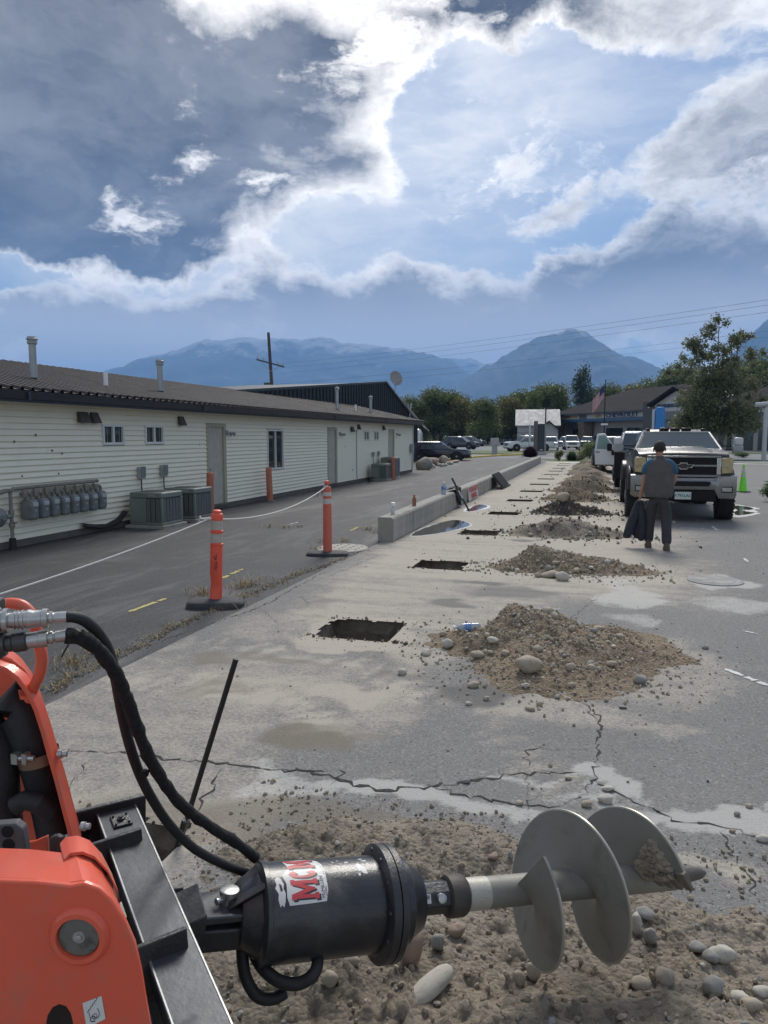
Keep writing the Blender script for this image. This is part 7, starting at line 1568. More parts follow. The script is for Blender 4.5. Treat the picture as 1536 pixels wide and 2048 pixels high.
mb = MB(); mb.box(-.035, .015, .140, .148, 1.592, 1.602); mb.build('mouth', M('lip', (.3, .12, .1), .6), man, .003)
for (x, y, rot_) in ((-.13, .14, -8), (.145, -.12, 6)):
    mb = MB(); mb.loft([[(x + w_ * math.cos(a), y + yy + 0, z0 + zz * max(0, math.sin(a))) for a in [k * math.pi / 8 for k in range(9)]] + [(x - w_, y + yy, 0), (x + w_, y + yy, 0)] for yy, w_, z0, zz in ((-.09, .032, .02, .07), (-.06, .05, .02, .12), (.0, .055, .02, .12), (.08, .055, .01, .075), (.16, .05, .01, .05), (.20, .025, .01, .03))]); mb.build('boot', boot_m, man, .006, ang=60)
# hands: palm plus fingers curled round what they hold
def hand(p, d_, side, nm='hand'):
    p = Vector(p); d_ = Vector(d_).normalized(); s = Vector((0, 1, 0)).cross(d_).normalized(); b = d_.cross(s)
    vs = [p, p + d_ * .05]; es = [(0, 1)]; rr_ = [.03, .036]
    for k in range(4):
        o_ = p + d_ * .07 + b * (.030 - .02 * k); i = len(vs); l_ = (.034, .040, .038, .028)[k]
        vs += [o_, o_ + d_ * l_ + s * side * .006, o_ + d_ * (l_ * .9) + s * side * .035, o_ + d_ * (l_ * .2) + s * side * .045]; es += [(1, i), (i, i + 1), (i + 1, i + 2), (i + 2, i + 3)]; rr_ += [.0095, .009, .0085, .0075]
    i = len(vs); o_ = p + d_ * .02 + b * .035; vs += [o_, o_ + d_ * .03 + b * .012 + s * side * .015, o_ + d_ * .055 + s * side * .035]; es += [(0, i), (i, i + 1), (i + 1, i + 2)]; rr_ += [.012, .011, .009]
    return skin_obj(nm, [tuple(v) for v in vs], es, rr_, skin_m, man, 1)
hand((-.285, .11, .83), (-.06, .05, -1), 1); hand((.15, .27, 1.0), (-.8, .3, -.1), -1)
# the coat hanging from his left hand, sleeves almost on the ground
def coat(u, v):
    w_ = .04 + .10 * min(1, v * 1.6); z = -.02 - .60 * v; fold = .03 * math.sin(u * 17 + v * 3) * min(1, v * 3) + .02 * math.sin(u * 31)
    return ((u - .5) * 2 * w_ * .9 - .10 * v, fold + .02 * math.sin(v * 7), z - .04 * math.sin(u * 9) * v)
ct = thing('coat', 'dark coat hanging from the hand of the man in the vest, sleeves trailing', 'coat', (mx - .30, my + .13, .80))
cm_ = M('navy_coat', (.022, .026, .036), .85, 0, .25, 8, .4, 24)
cloth('coat_body', (0, 0, 0), 20, 16, coat, cm_, .03, ct)
skin_obj('coat_sleeve', [(.0, -.02, 0), (-.04, -.03, -.22), (-.10, -.03, -.45), (-.17, -.04, -.66)], [(0, 1), (1, 2), (2, 3)], [.045, .07, .065, .055], cm_, ct)
skin_obj('coat_sleeve', [(.02, -.02, 0), (.06, -.04, -.25), (.06, -.05, -.50), (.055, -.04, -.70)], [(0, 1), (1, 2), (2, 3)], [.045, .07, .07, .055], cm_, ct)

# ------------------------------------------------------------------ foliage
def foliage(name, lobes, n, size, mat_, seed, parent=None, shell=.55, up=.3):
    """leaf-sized faces through the lobes' volume; lobes (x, y, z, rx, ry, rz)"""
    rg = np.random.RandomState(seed); w_ = np.array([l[3] * l[4] * l[5] for l in lobes]) ** .8; w_ /= w_.sum()
    idx = rg.choice(len(lobes), n, p=w_); Lb = np.array(lobes)[idx]
    v = rg.normal(size=(n, 3)); v /= np.linalg.norm(v, axis=1)[:, None]; r_ = (shell + (1 - shell) * rg.rand(n)) ** 1.0 * (1 + .12 * rg.normal(size=n)); inner = rg.rand(n) < .25; r_[inner] *= rg.rand(inner.sum())
    c = Lb[:, :3] + v * r_[:, None] * Lb[:, 3:6]
    # clumping: leaves drawn to twig ends
    tw = rg.normal(size=(max(8, n // 22), 3)); k = rg.randint(0, len(tw), n); c = c + (rg.normal(size=(n, 3)) * size * .6)
    a = rg.normal(size=(n, 3)); a /= np.linalg.norm(a, axis=1)[:, None]; b = rg.normal(size=(n, 3)); b[:, 2] += up; b = np.cross(a, b); b /= np.linalg.norm(b, axis=1)[:, None]
    s = size * (.55 + .9 * rg.rand(n))[:, None]
    P_ = np.stack([c - a * s * .5, c + b * s * .32, c + a * s * .5, c - b * s * .32], 1).reshape(-1, 3)
    me = bpy.data.meshes.new(name); me.vertices.add(4 * n); me.vertices.foreach_set('co', P_.ravel().astype(np.float32))
    me.loops.add(4 * n); me.loops.foreach_set('vertex_index', np.arange(4 * n, dtype=np.int32)); me.polygons.add(n); me.polygons.foreach_set('loop_start', np.arange(0, 4 * n, 4, dtype=np.int32))
    me.update(calc_edges=True); at = me.attributes.new('tint', 'FLOAT', 'POINT'); at.data.foreach_set('value', np.repeat(rg.rand(n), 4).astype(np.float32)); me.materials.append(mat_)
    return link_mesh(name, me, parent)
bark = M('bark', (.10, .085, .07), .95, 0, .3, 5, .8, 20); bark_p = M('pale_bark', (.36, .35, .31), .9, 0, .3, 3, .5, 12, dirt=.4, dirtcol=(.08, .07, .06), dscale=2.5)
lf_d = leafmat('leaf_deciduous', (.055, .085, .022), (.16, .19, .055)); lf_y = leafmat('leaf_yellowish', (.085, .10, .026), (.22, .20, .06)); lf_c = leafmat('leaf_conifer', (.020, .045, .022), (.06, .09, .045), .15); lf_a = leafmat('leaf_aspen', (.07, .095, .045), (.22, .24, .13), .45); lf_p = leafmat('leaf_plum', (.030, .012, .016), (.085, .035, .04)); lf_b = leafmat('leaf_bright', (.07, .11, .03), (.22, .26, .09)); lf_yk = leafmat('leaf_spiky', (.045, .085, .03), (.13, .19, .07))
def tree_proto(kind, seed, H_, W_, n, size, lf, bk, lab):
    rr = random.Random(seed); t = thing('broadleaf_tree' if kind != 'conifer' else 'conifer_tree', lab, 'tree', (0, 0, 0))
    mb = MB(); tr = [(0, 0, -.2), (.1, 0, H_ * .25), (rr.uniform(-.2, .2), 0, H_ * .5), (0, rr.uniform(-.2, .2), H_ * .8), (0, 0, H_ * .96)]; w_ = H_ * .022; mb.tube(tr, [w_, w_ * .8, w_ * .6, w_ * .3, .02], 8)
    if kind == 'conifer':
        mb.build('trunk', bk, t); L_ = []
        for k in range(16): f = k / 15; L_.append((rr.gauss(0, .1), rr.gauss(0, .1), H_ * (.12 + .86 * f), W_ * (1 - f) ** .9 * .5 + .15, W_ * (1 - f) ** .9 * .5 + .15, H_ * .05))
        foliage('crown', L_, n, size, lf, seed, t, .3)
    else:
        L_ = []
        for k in range(15):
            a = rr.uniform(0, 6.28); f = rr.random(); rr_ = W_ * .34 * math.sqrt(rr.random()) * (1.15 - .6 * f); z = H_ * (.28 + .60 * f); s_ = W_ * rr.uniform(.16, .27)
            L_.append((math.cos(a) * rr_, math.sin(a) * rr_, z, s_, s_, s_ * rr.uniform(.7, 1.1)))
            mb.tube([(0, 0, max(.8, z - H_ * .28)), (math.cos(a) * rr_ * .5, math.sin(a) * rr_ * .5, z - H_ * .10), (math.cos(a) * rr_, math.sin(a) * rr_, z)], [w_ * .45, w_ * .28, .02], 6)
        mb.build('trunk', bk, t); foliage('crown', L_, n, size, lf, seed, t)
    return t
# wood beyond the side street: trees one can tell apart, each its own
protos = [tree_proto('b', 5, 14, 12, 9000, .45, lf_d, bark, ''), tree_proto('b', 6, 13, 11, 8500, .45, lf_y, bark, ''), tree_proto('b', 8, 15, 10, 8500, .45, lf_d, bark, ''), tree_proto('conifer', 9, 15, 7, 6500, .42, lf_c, bark, '')]
used = [False] * 4
def place_tree(k, loc, sc_, rz, lab, grp):
    pr = protos[k]; pr_label = lab
    if not used[k]: used[k] = True; pr.location = loc; pr.rotation_euler = (0, 0, rz); pr.scale = sc_ if isinstance(sc_, tuple) else (sc_,) * 3; tag(pr, lab, 'tree', grp); return pr
    return dup(pr, loc, rz, lab, grp, sc_ if isinstance(sc_, tuple) else (sc_,) * 3)
wood = [ # px, base D, kind, height m -> crown top y in the photo, label
(-38.5, 152.5, 0, 9.8, 'green tree in the wood, first from the left'),
(-37.1, 155.7, 1, 8.6, 'yellow-green tree in the wood, second from the left'),
(-34.2, 157.7, 0, 11.8, 'green tree in the wood, fourth from the left'),
(-31.5, 161.9, 0, 11.3, 'green tree in the wood, sixth from the left'),
(-28.1, 158.2, 1, 9.9, 'yellow-green tree in the wood, seventh from the left'),
(-26.4, 163.0, 2, 9.5, 'darker tree in the wood, ninth from the left'),
(-21.5, 143.6, 0, 8.8, 'green tree in the wood, tenth from the left'),
(-21.1, 153.9, 3, 9.6, 'dark conifer tree in the wood, twelfth from the left'),
(-20.3, 165.2, 2, 10.7, 'darker tree in the wood, thirteenth from the left'),
(-17.6, 159.1, 1, 10.0, 'yellow-green tree in the wood, fourteenth from the left'),
(-16.2, 165.4, 0, 11.4, 'green tree in the wood, fifteenth from the left'),
(-12.3, 148.2, 2, 10.9, 'darker tree in the wood, sixteenth from the left'),
(-10.6, 157.0, 0, 12.1, 'green tree in the wood, seventeenth from the left'),
(-8.2, 152.5, 2, 12.2, 'darker tree in the wood, eighteenth from the left'),
(-24.6, 171.6, 1, 9.1, 'yellow-green tree in the wood, eleventh from the left'),
(-29.1, 170.4, 3, 11.0, 'dark conifer tree in the wood, eighth from the left'),
(-35.2, 168.6, 2, 10.5, 'darker tree in the wood, fifth from the left'),
(-38.5, 167.6, 2, 11.7, 'darker tree in the wood, third from the left')]
for i, (x, y, k, h_, lab) in enumerate(wood):
    s = h_ / (14, 13, 15, 15)[k]; place_tree(k, (x, y, 0), (s * rnd.uniform(.95, 1.15), s * 1.05, s), rnd.uniform(0, 6), lab, 'trees in the wood behind the side street')
# the far-off belt of wood that reads as one mass
Lb = [(-75 + 4.5 * k + rnd.gauss(0, 1), 215 + rnd.gauss(0, 3), 4.0 + rnd.random() * 2.0, 5, 5, 6.0) for k in range(46)]
o = foliage('distant_wood', Lb, 34000, .8, lf_d, 71); tag(o, kind='stuff')
mb = MB(); 
o = foliage('undergrowth', [(-52 + 3.2 * k, 176 + rnd.gauss(0, 1.5), 1.2, 2.8, 2.5, 2.0) for k in range(16)], 9000, .38, lf_d, 72); tag(o, kind='stuff')
# aspen in front of the dealership
AX, AY = 9.21, 65.36
t = thing('aspen_tree', 'tall loose aspen with pale trunks in front of the dealership', 'tree', (AX, AY, 0)); rr = random.Random(12)
mb = MB(); L_ = []
for (dx, dy, lean_, h_) in ((0, 0, -.02, 11.6), (.55, .1, .06, 10.2), (-.5, .2, -.10, 9.8)):
    mb.tube([(dx, dy, -.1), (dx + lean_ * 1.5, dy, 2.2), (dx + lean_ * 6, dy, 5.5), (dx + lean_ * 11, dy, h_ * .8), (dx + lean_ * 14, dy, h_)], [.13, .11, .08, .045, .012], 10)
    for k in range(26):
        f = .16 + .82 * k / 26; a = rr.uniform(0, 6.28); z = h_ * f; cx = dx + lean_ * 12 * f; rd = (2.9 * math.sin(math.pi * min(1, f * .9 + .12)) ** .8 + .25) * rr.uniform(.5, 1.05); e = (cx + math.cos(a) * rd, dy + math.sin(a) * rd, z + rd * .35)
        mb.tube([(cx, dy, z - .3), (cx + math.cos(a) * rd * .5, dy + math.sin(a) * rd * .5, z + rd * .08), e], [.035, .022, .008], 5)
        s_ = rr.uniform(.45, .85) * (1.15 - .45 * f); L_.append((e[0], e[1], e[2], s_, s_, s_ * .8)); L_.append((cx + math.cos(a) * rd * .55, dy + math.sin(a) * rd * .55, z + rd * .12, s_ * .8, s_ * .8, s_ * .7))
mb.build('trunk', bark_p, t); [L_.append((rr.gauss(-.3, 1.5), rr.gauss(0, 1.3), rr.uniform(2.0, 7.0), 1.2, 1.2, 1.0)) for _ in range(18)]; foliage('crown', L_, 46000, .18, lf_a, 13, t, .2)
for k, (x, y, s, lab) in enumerate([(2.1, 184.6, 0.97, 'dark round tree top left of the roof ridge of the dealership'), (7.3, 189.3, 1.11, 'broad tree top above the middle of the dealership roof'), (12.0, 198.1, 1.08, 'narrow tree top left of the aspen above the roof'), (16.9, 188.9, 1.24, 'green tree top behind the left side of the aspen'), (22.1, 195.7, 1.45, 'tree behind the middle of the aspen'), (31.4, 187.8, 1.25, 'tree top right of the aspen above the right wing'), (34.8, 183.5, 1.34, 'tall dark tree top near the right edge'), (39.0, 179.4, 1.41, 'tree crown at the right edge of the photo')]):
    place_tree(k % 3, (x, y, 0), s, k, lab, 'trees above the dealership roof')
# poplar and bare tree behind the barn
pt = thing('poplar_tree', 'tall dark poplar standing above the dealership roof', 'tree', (-3.93, 179.73, 0)); L_ = []
rr = random.Random(3); mb = MB(); mb.tube([(0, 0, 0), (.3, 0, 8), (0, 0, 17.5)], [.3, .2, .03], 8)
for k in range(18): f = k / 17; a = rr.uniform(0, 6.28); L_.append((math.cos(a) * 2.0 * (1 - f * .6), math.sin(a) * 2.0 * (1 - f * .6), 4 + 13.2 * f, (3.6 - 2.6 * f), (3.6 - 2.6 * f), 1.6))
mb.build('trunk', bark, pt); foliage('crown', L_, 11000, .40, leafmat('leaf_poplar', (.020, .042, .022), (.07, .105, .05)), 14, pt)
bt = thing('bare_tree', 'pale half-dead tree with bare twigs beside the poplar', 'tree', (-6.68, 166.23, 0)); mb = MB(); mb.tube([(0, 0, 0), (.2, 0, 6), (-.3, 0, 13.0)], [.22, .15, .02], 7)
for k in range(70):
    f = .25 + .72 * rr.random(); a = rr.uniform(0, 6.28); l_ = 3.2 * (1.1 - f) + .6; z = 13 * f; p = (-.3 * f, 0, z); q = (math.cos(a) * l_, math.sin(a) * l_, z + l_ * .55); mb.tube([p, ((p[0] + q[0]) / 2, (p[1] + q[1]) / 2, (p[2] + q[2]) / 2 + .1), q], [.06, .04, .012], 4)
    for j in range(3): b = rr.uniform(0, 6.28); mb.tube([tuple(Vector(p).lerp(Vector(q), .6)), (q[0] + math.cos(b) * .8, q[1] + math.sin(b) * .8, q[2] + .3)], [.025, .01], 4)
mb.build('trunk', M('dead_wood', (.26, .24, .22), .9), bt); foliage('crown', [(0, 0, 6, 2.2, 2.2, 3)], 500, .35, lf_y, 15, bt, .2)
# tree tops behind the long building
place_tree(0, (-30.99, 64.27, 0), .42, 1, 'dark tree top behind the long roof, left of the utility pole', 'trees behind the long building'); place_tree(1, (-30.00, 66.66, 0), .45, 2, 'tree top behind the long roof, right of the utility pole', 'trees behind the long building')
# shrubs on the verge
def shrub(x, y, w_, h_, n, size, lf, lab, name='shrub', spiky=False, seed=0):
    t = thing(name, lab, 'shrub', (x, y, 0)); rr = random.Random(seed)
    if spiky:
        vs, fs = [], []
        for k in range(n):
            a = rr.uniform(0, 6.28); e = rr.uniform(.15, 1.45); d_ = Vector((math.cos(a) * math.cos(e), math.sin(a) * math.cos(e), math.sin(e))); l_ = h_ * rr.uniform(.75, 1.15); s_ = Vector((-math.sin(a), math.cos(a), 0)) * size; b = len(vs)
            vs += [tuple(s_ * -1), tuple(s_), tuple(d_ * l_ * .6 + s_ * .8 + Vector((0, 0, 0))), tuple(d_ * l_ * .6 - s_ * .8), tuple(d_ * l_ - Vector((0, 0, l_ * .12)))]; fs += [(b, b + 1, b + 2, b + 3), (b + 3, b + 2, b + 4)]
        mb = MB(); mb.add(vs, fs); mb.build('blades', lf, t)
    else:
        L_ = [(rr.gauss(0, w_ * .18), rr.gauss(0, w_ * .18), h_ * rr.uniform(.35, .7), w_ * .3, w_ * .3, h_ * .32) for _ in range(7)]; mb = MB()
        for l in L_: mb.tube([(0, 0, -.05), (l[0] * .5, l[1] * .5, l[2] * .5), (l[0], l[1], l[2])], [.03, .02, .006], 5)
        mb.build('stems', bark, t); foliage('leaves', L_, n, size, lf, seed, t, .4)
    return t
shrub(*(-5.671, 65.295), 1.6, 1.05, 2600, .030, lf_p, 'dark purple spiky shrub at the far end of the low wall', spiky=True, seed=4)
shrub(*(-2.791, 56.709), .7, .85, 1800, .06, lf_d, 'small round dark green shrub right of the wall end', seed=5)
shrub(*(-1.896, 56.968), 1.0, .8, 700, .03, lf_yk, 'spiky yucca-like green plant behind the farthest heap', spiky=True, seed=6)
shrub(*(-1.388, 58.294), 1.0, .5, 1500, .08, lf_d, 'low green shrub between the spiky plant and the bright bush', seed=8)
shrub(*(-0.278, 56.301), 2.2, 1.5, 5200, .10, lf_b, 'bright yellow-green bush behind the open truck door', seed=7)
shrub(*(12.114, 70.428), 1.4, .5, 1500, .08, lf_yk, 'low weedy clump at the kerb beyond the black truck mirror', seed=9)
shrub(*(4.729, 23.167), .7, .55, 900, .05, lf_yk, 'small weed clump cut by the right edge of the photo', seed=10)
# boulders at the building corner
for k, (px_, w_, h_, kk, lab) in enumerate([((-9.221, 39.554), 1.0, .75, 1, 'large grey boulder against the building corner'), ((-10.123, 45.774), 1.0, .6, 3, 'pinkish boulder second from the building corner'), ((-9.79, 47.589), .65, .68, 0, 'tall tan boulder standing in front of the navy SUV'), ((-9.641, 50.449), 1.0, .22, 3, 'flat reddish boulder at the right end of the rocks')]):
    stone(px_[0], px_[1] + .4, w_, h_, kk, lab, 'boulders at the corner', rz=.3 * k, sink=.2)
for k in range(22):
    f = k / 21; a = ((-9.367, 40.799)); b = ((-9.454, 48.591)); stone(a[0] + (b[0] - a[0]) * f + rnd.gauss(0, .25), a[1] + (b[1] - a[1]) * f + rnd.gauss(0, .3), rnd.uniform(.18, .34), rnd.uniform(.15, .26), 2, 'small pale rock heaped between the boulders', 'pale rocks between the boulders', sink=.2)

# ------------------------------------------------------------------ dealership
wall_g = M('dealer_wall', (.36, .35, .33), .8, 0, .05, .5); roof_d = M('shingle_roof', (.020, .018, .020), .97, 0, .2, 1.2, .4, 10, spec=.08); blue_b = M('blue_band', (.035, .13, .26), .45, 0, .08); stone_v = M('ledge_stone', (.22, .17, .125), .9, 0, .5, 3, 1., 12); fas = M('grey_fascia', (.16, .165, .175), .6); sgn_w = M('sign_panel', (.52, .52, .51), .6)
def P2(a): return Vector((a[0], a[1], 0))
dA, dB = Vector((-7.93, 144.72, 0)), Vector((7.54, 119.62, 0)); dx_ = (dB - dA).normalized(); dn2 = Vector((dx_.y, -dx_.x, 0)); DLn = (dB - dA).length
if dn2.y > 0: dn2 = -dn2
dl = thing('car_dealership', 'low dealership building with dark hip roof, blue band and stone pillars', 'building', tuple(dA))
def dp(u, out, z): return dx_ * u + dn2 * out + Vector((0, 0, z))
def dbox(u0, u1, o0, o1, z0, z1, nm, m_, bev=0):
    mb = MB(); vs = [dp(u, o, z) for z in (z0, z1) for o in (o0, o1) for u in (u0, u1)]; mb.add(vs, [(0, 2, 3, 1), (4, 5, 7, 6), (0, 1, 5, 4), (2, 6, 7, 3), (0, 4, 6, 2), (1, 3, 7, 5)]); return mb.build(nm, m_, dl, bev, smooth=False)
DE = 29.37      # full length of the left wing
dbox(0, DE, -18, -2.0, 0, 4.6, 'wall', wall_g)
dbox(-.3, DE, -2.0, .2, 4.62, 5.75, 'fascia', fas)
dbox(-.32, DE + .02, .2, .32, 4.35, 4.70, 'blue_stripe', blue_b)
mb = MB(); ev = 5.8; rg = 10.1; mb.add([dp(-1.2, 1, ev), dp(DE + 1, 1, ev), dp(DE + 1, -19, ev), dp(-1.2, -19, ev), dp(10, -9, rg), dp(DE + 1, -9, rg)], [(0, 1, 5, 4), (1, 2, 5), (2, 3, 4, 5), (3, 0, 4), (0, 3, 2, 1)]); mb.build('roof', roof_d, dl, smooth=False)
dbox(-1.2, DE + 1, 1.0, 1.1, 5.55, 5.83, 'eave_board', M('eave_dark', (.05, .055, .065), .6))
for u in [-1.07, 8.50]:
    dbox(u, u + 1.9, -1.6, .1, 0, 3.9, 'stone_pillar', stone_v, .03); dbox(u - .15, u + 2.05, -1.75, .22, 3.9, 4.3, 'pillar_cap', stone_v)
    for z in [k * .26 for k in range(15)]:
        for j in range(4):
            if rnd.random() < .8: dbox(u + .02 + j * .47 + .2 * ((int(z / .26)) % 2) * .5, u + .44 + j * .47, .1, .13 + .05 * rnd.random(), z + .02, z + .24, 'stone', stone_v)
for (u0, u1) in [(1.07, 9.01), (11.69, 28.75)]: dbox(u0, u1, .22, .34, 4.85, 5.6, 'sign_panel', sgn_w)
for (u0, u1) in [(2.95, 7.63), (14.26, 19.13), (20.44, 25.80), (27.10, 29.25)]: f = dbox(u0, u1, -2.02, -1.9, .1, 3.2, 'window', glass_dark)
blu = M('sign_letter_blue', (.035, .07, .15), .5); tan_ = M('sign_letter_orange', (.42, .22, .08), .5)
me = text_mesh('CHEVROLET', 1.1, .05, blu, bold=.035); o = put_text(me, dl, dp(22.23, .36, 5.2), dx_, (0, 0, 1)); o.scale = (1.49, .82, 1)
bb = [(x * 5.2, z * 5.2) for x, z in bow]; mb = MB(); mb.prism([dp(15.36 + x, .36, 5.25 + z) for x, z in bb], dn2 * .05); mb.build('emblem', tan_, dl)
for (u0, u1, m_) in ((1.64, 3.87, tan_), (3.87 + .3, 6.40, M('sign_letter_brown', (.25, .10, .06), .5)), (6.40 + .3, 8.67, tan_)): dbox(u0, u1, .34, .38, 5.1, 5.42, 'sign_bar', m_)
# gabled entrance and right wing
GU = DE
dbox(GU, GU + 2.6, -6, 1.4, 0, 6.9, 'entrance_pier', M('pier_dark', (.085, .08, .078), .8))
dbox(GU + 1.3, GU + 1.7, 1.42, 1.5, 6.0, 6.35, 'pier_lamp', M('lamp_white', (.7, .7, .68), .5))
mb = MB(); mb.prism([dp(GU + 2.6, 1.2, 5.3), dp(GU + 13, 1.2, 5.3), dp(GU + 13, 1.2, 6.4), dp(GU + 7.8, 1.2, 8.3), dp(GU + 2.6, 1.2, 6.6)], -dn2 * 8); mb.build('gable_wall', sgn_w, dl, smooth=False)
mb = MB(); mb.beam(dp(GU + 1.9, .9, 6.3), dp(GU + 7.8, .9, 8.6), 2.4, .35); mb.beam(dp(GU + 13.7, .9, 6.3), dp(GU + 7.8, .9, 8.6), 2.4, .35); mb.build('gable_roof', roof_d, dl, smooth=False)
dbox(GU + 2.6, GU + 13, 1.2, 1.7, 4.2, 5.35, 'entrance_fascia', fas); dbox(GU + 2.6, GU + 13, -6, 1.0, 0, 4.2, 'entrance_wall', M('shade_wall', (.20, .20, .19), .8))  # entrance wall: darker copy of the dealer wall, shade put into its colour
for a in (3.0, 6.6, 10.2): dbox(GU + a, GU + a + 2.8, 1.0, 1.04, .1, 3.1, 'window', glass_dark)
me = text_mesh('MILDENBERGER', .7, .05, blu, bold=.02, align='LEFT'); o = put_text(me, dl, dp(GU + 3.2, 1.24, 6.15), dx_, (0, 0, 1))
dbox(GU + 13, GU + 46, -14, -.2, 0, 4.6, 'wall', wall_g); dbox(GU + 13, GU + 46, -.2, 1.0, 4.7, 5.9, 'fascia', sgn_w); dbox(GU + 13, GU + 46.02, 1.0, 1.12, 4.35, 4.72, 'blue_stripe', blue_b)
mb = MB(); g0 = GU + 13; mb.add([dp(g0 - 1, 1.6, 5.95), dp(g0 + 34, 1.6, 5.95), dp(g0 + 34, -16, 5.95), dp(g0 - 1, -16, 5.95), dp(g0 + 9, -7, 9.4), dp(g0 + 30, -7, 9.4)], [(0, 1, 5, 4), (1, 2, 5), (2, 3, 4, 5), (3, 0, 4), (0, 3, 2, 1)]); mb.build('roof', roof_d, dl, smooth=False)
for k in range(8): dbox(GU + 14 + 3.8 * k, GU + 17 + 3.8 * k, -.2, -.16, .1, 3.0, 'window', glass_dark)
me = text_mesh('GMC', 1.15, .05, M('sign_letter_red', (.42, .03, .035), .5), bold=.05); o = put_text(me, dl, dp(48.72, 1.06, 5.3), dx_, (0, 0, 1)); o.scale = (1.25, 1, 1)
# barn
bn = thing('barn', 'white metal barn with pale roof and small porch gable left of the dealership', 'building', (-11.17, 136.39, 0), R(6))
bw = M('barn_wall', (.42, .42, .41), .7, 0, .05, .6); brf = M('barn_roof', (.27, .27, .28), .55, .2, .06, .5)
mb = MB(); mb.prism([(-3.0, 0, 0), (-3.0, 8, 0), (-3.0, 8, 3.9), (-3.0, 4, 6.5), (-3.0, 0, 3.9)], (7.2, 0, 0)); mb.build('wall', bw, bn, smooth=False)
mb = MB(); mb.prism([(-3.4, -.6, 3.6), (-3.4, 4, 6.6), (-3.4, 4, 6.75), (-3.4, -.6, 3.75)], (8, 0, 0)); mb.prism([(-3.4, 8.6, 3.6), (-3.4, 4, 6.6), (-3.4, 4, 6.75), (-3.4, 8.6, 3.75)], (8, 0, 0)); mb.build('roof', brf, bn, smooth=False)
mb = MB(); mb.prism([(.8, -.2, 0), (4.0, -.2, 0), (4.0, -.2, 3.0), (2.4, -.2, 4.3), (.8, -.2, 3.0)], (0, -3, 0)); mb.build('porch', bw, bn, smooth=False)
mb = MB(); mb.beam((.4, -2, 2.8), (2.4, -2, 4.45), 3.8, .15); mb.beam((4.4, -2, 2.8), (2.4, -2, 4.45), 3.8, .15); mb.build('porch_roof', roof_d, bn, smooth=False)
for x in (-2.3, -.4): mb = MB(); mb.box(x, x + 1.0, -.06, .02, 0, 2.2); mb.build('door', M('barn_door', (.05, .055, .06), .6), bn, smooth=False)
mb = MB(); mb.box(-3, 4.2, -.05, .0, 2.4, 2.5); mb.build('band', fas, bn, smooth=False)
# roadside signs and poles
t = thing('pylon_sign', 'tall dark slab sign on a concrete plinth beyond the low wall', 'sign', (*(-5.488, 76.264), 0), R(10))
mb = MB(); mb.box(-.40, .45, -.3, .3, 0, .30); mb.build('plinth', path_mat, t, .03); mb = MB(); mb.box(-.40, .24, -.12, .12, .30, 3.0); mb.build('slab', M('sign_dark', (.022, .03, .036), .4), t, .03)
mb = MB(); mb.box(.25, .42, -.12, .12, .30, 3.0); mb.build('side_column', M('sign_grey', (.28, .29, .29), .6), t, .02); mb = MB(); mb.box(-.42, .44, -.14, .14, 3.0, 3.08); mb.build('cap', fas, t, .02); mb = MB(); mb.box(-.18, .1, -.14, -.12, .42, .52); mb.build('badge', sgn_w, t)
mb = MB(); mb.box(-.80, -.43, -.2, .2, 0, 3.35); mb.build('rear_column', M('sign_brown', (.12, .11, .11), .7), t, .02)
t = thing('utility_cabinet', 'grey utility box on a post between the navy SUV and the white pickup', 'utility box', (*(-10.04, 74.95), 0), 0)
mb = MB(); mb.box(-.26, .26, -.2, .2, 0, .85); mb.build('pedestal', galv, t, .03); mb = MB(); mb.box(-.40, .40, -.25, .25, .85, 1.65); mb.build('cabinet', M('cabinet_pale', (.34, .35, .33), .6), t, .04)
t = thing('feather_flag', 'tall white feather flag beside the dark pylon sign', 'flag', (*(-7.574, 85.151), 0)); mb = MB(); mb.tube([(0, 0, 0), (0, 0, 3.1), (.1, 0, 3.2)], .02, 6); mb.build('mast', galv, t)
mb = MB(); mb.prism([(0, 0, .7), (0, 0, 3.1), (.12, 0, 3.15), (.20, 0, 2.8), (.19, 0, .75)], (0, .02, 0)); mb.build('banner', M('banner_white', (.6, .6, .6), .8), t)
t = thing('light_pole', 'black parking lot lamp post beside the barn', 'lamp post', (*(-7.65, 113.13), 0)); mb = MB(); mb.tube([(0, 0, 0), (0, 0, 7.2)], [.12, .08], 8); mb.build('pole', plastic_b, t); mb = MB(); mb.box(-.35, .35, -.25, .25, 7.2, 7.4); mb.build('lamp_head', plastic_b, t, .03)
t = thing('flagpole', 'dark flagpole with a hanging striped flag in front of the dealership', 'flagpole', (*(0.68, 104.99), 0)); FH = 9.3; mb = MB(); mb.tube([(0, 0, 0), (0, 0, FH)], [.08, .05], 8); mb.ball((0, 0, FH), .1, 8, 6); mb.build('pole', plastic_b, t)
mb = MB(); mb.box(-.45, .45, -.3, .3, 3.3, 3.55); mb.build('lamp_collar', M('lamp_white', (.7, .7, .68), .5), t)
fr_, fw_, fb_ = M('flag_red', (.42, .04, .05), .8), M('flag_white', (.55, .55, .55), .8), M('flag_blue', (.03, .045, .14), .8)
def flagp(u, v): x = -.12 - u * 1.5; return (x, .18 * math.sin(u * 9 + v), 8.75 - v * 1.9 - u * 2.05 + .10 * math.sin(u * 7))
for k in range(13):
    vs = [flagp(u / 10, (k + q) / 13) for q in (0, 1) for u in range(11)]; mb = MB(); mb.add(vs, [(u, u + 1, u + 12, u + 11) for u in range(10)]); mb.build('stripe', fr_ if k % 2 == 0 else fw_, t)
mb = MB(); vs = [tuple(Vector(flagp(u / 10, q * 7 / 13)) + Vector((0, -.02, 0))) for q in (0, 1) for u in range(5)]; mb.add(vs, [(u, u + 1, u + 6, u + 5) for u in range(4)]); mb.build('canton', fb_, t)
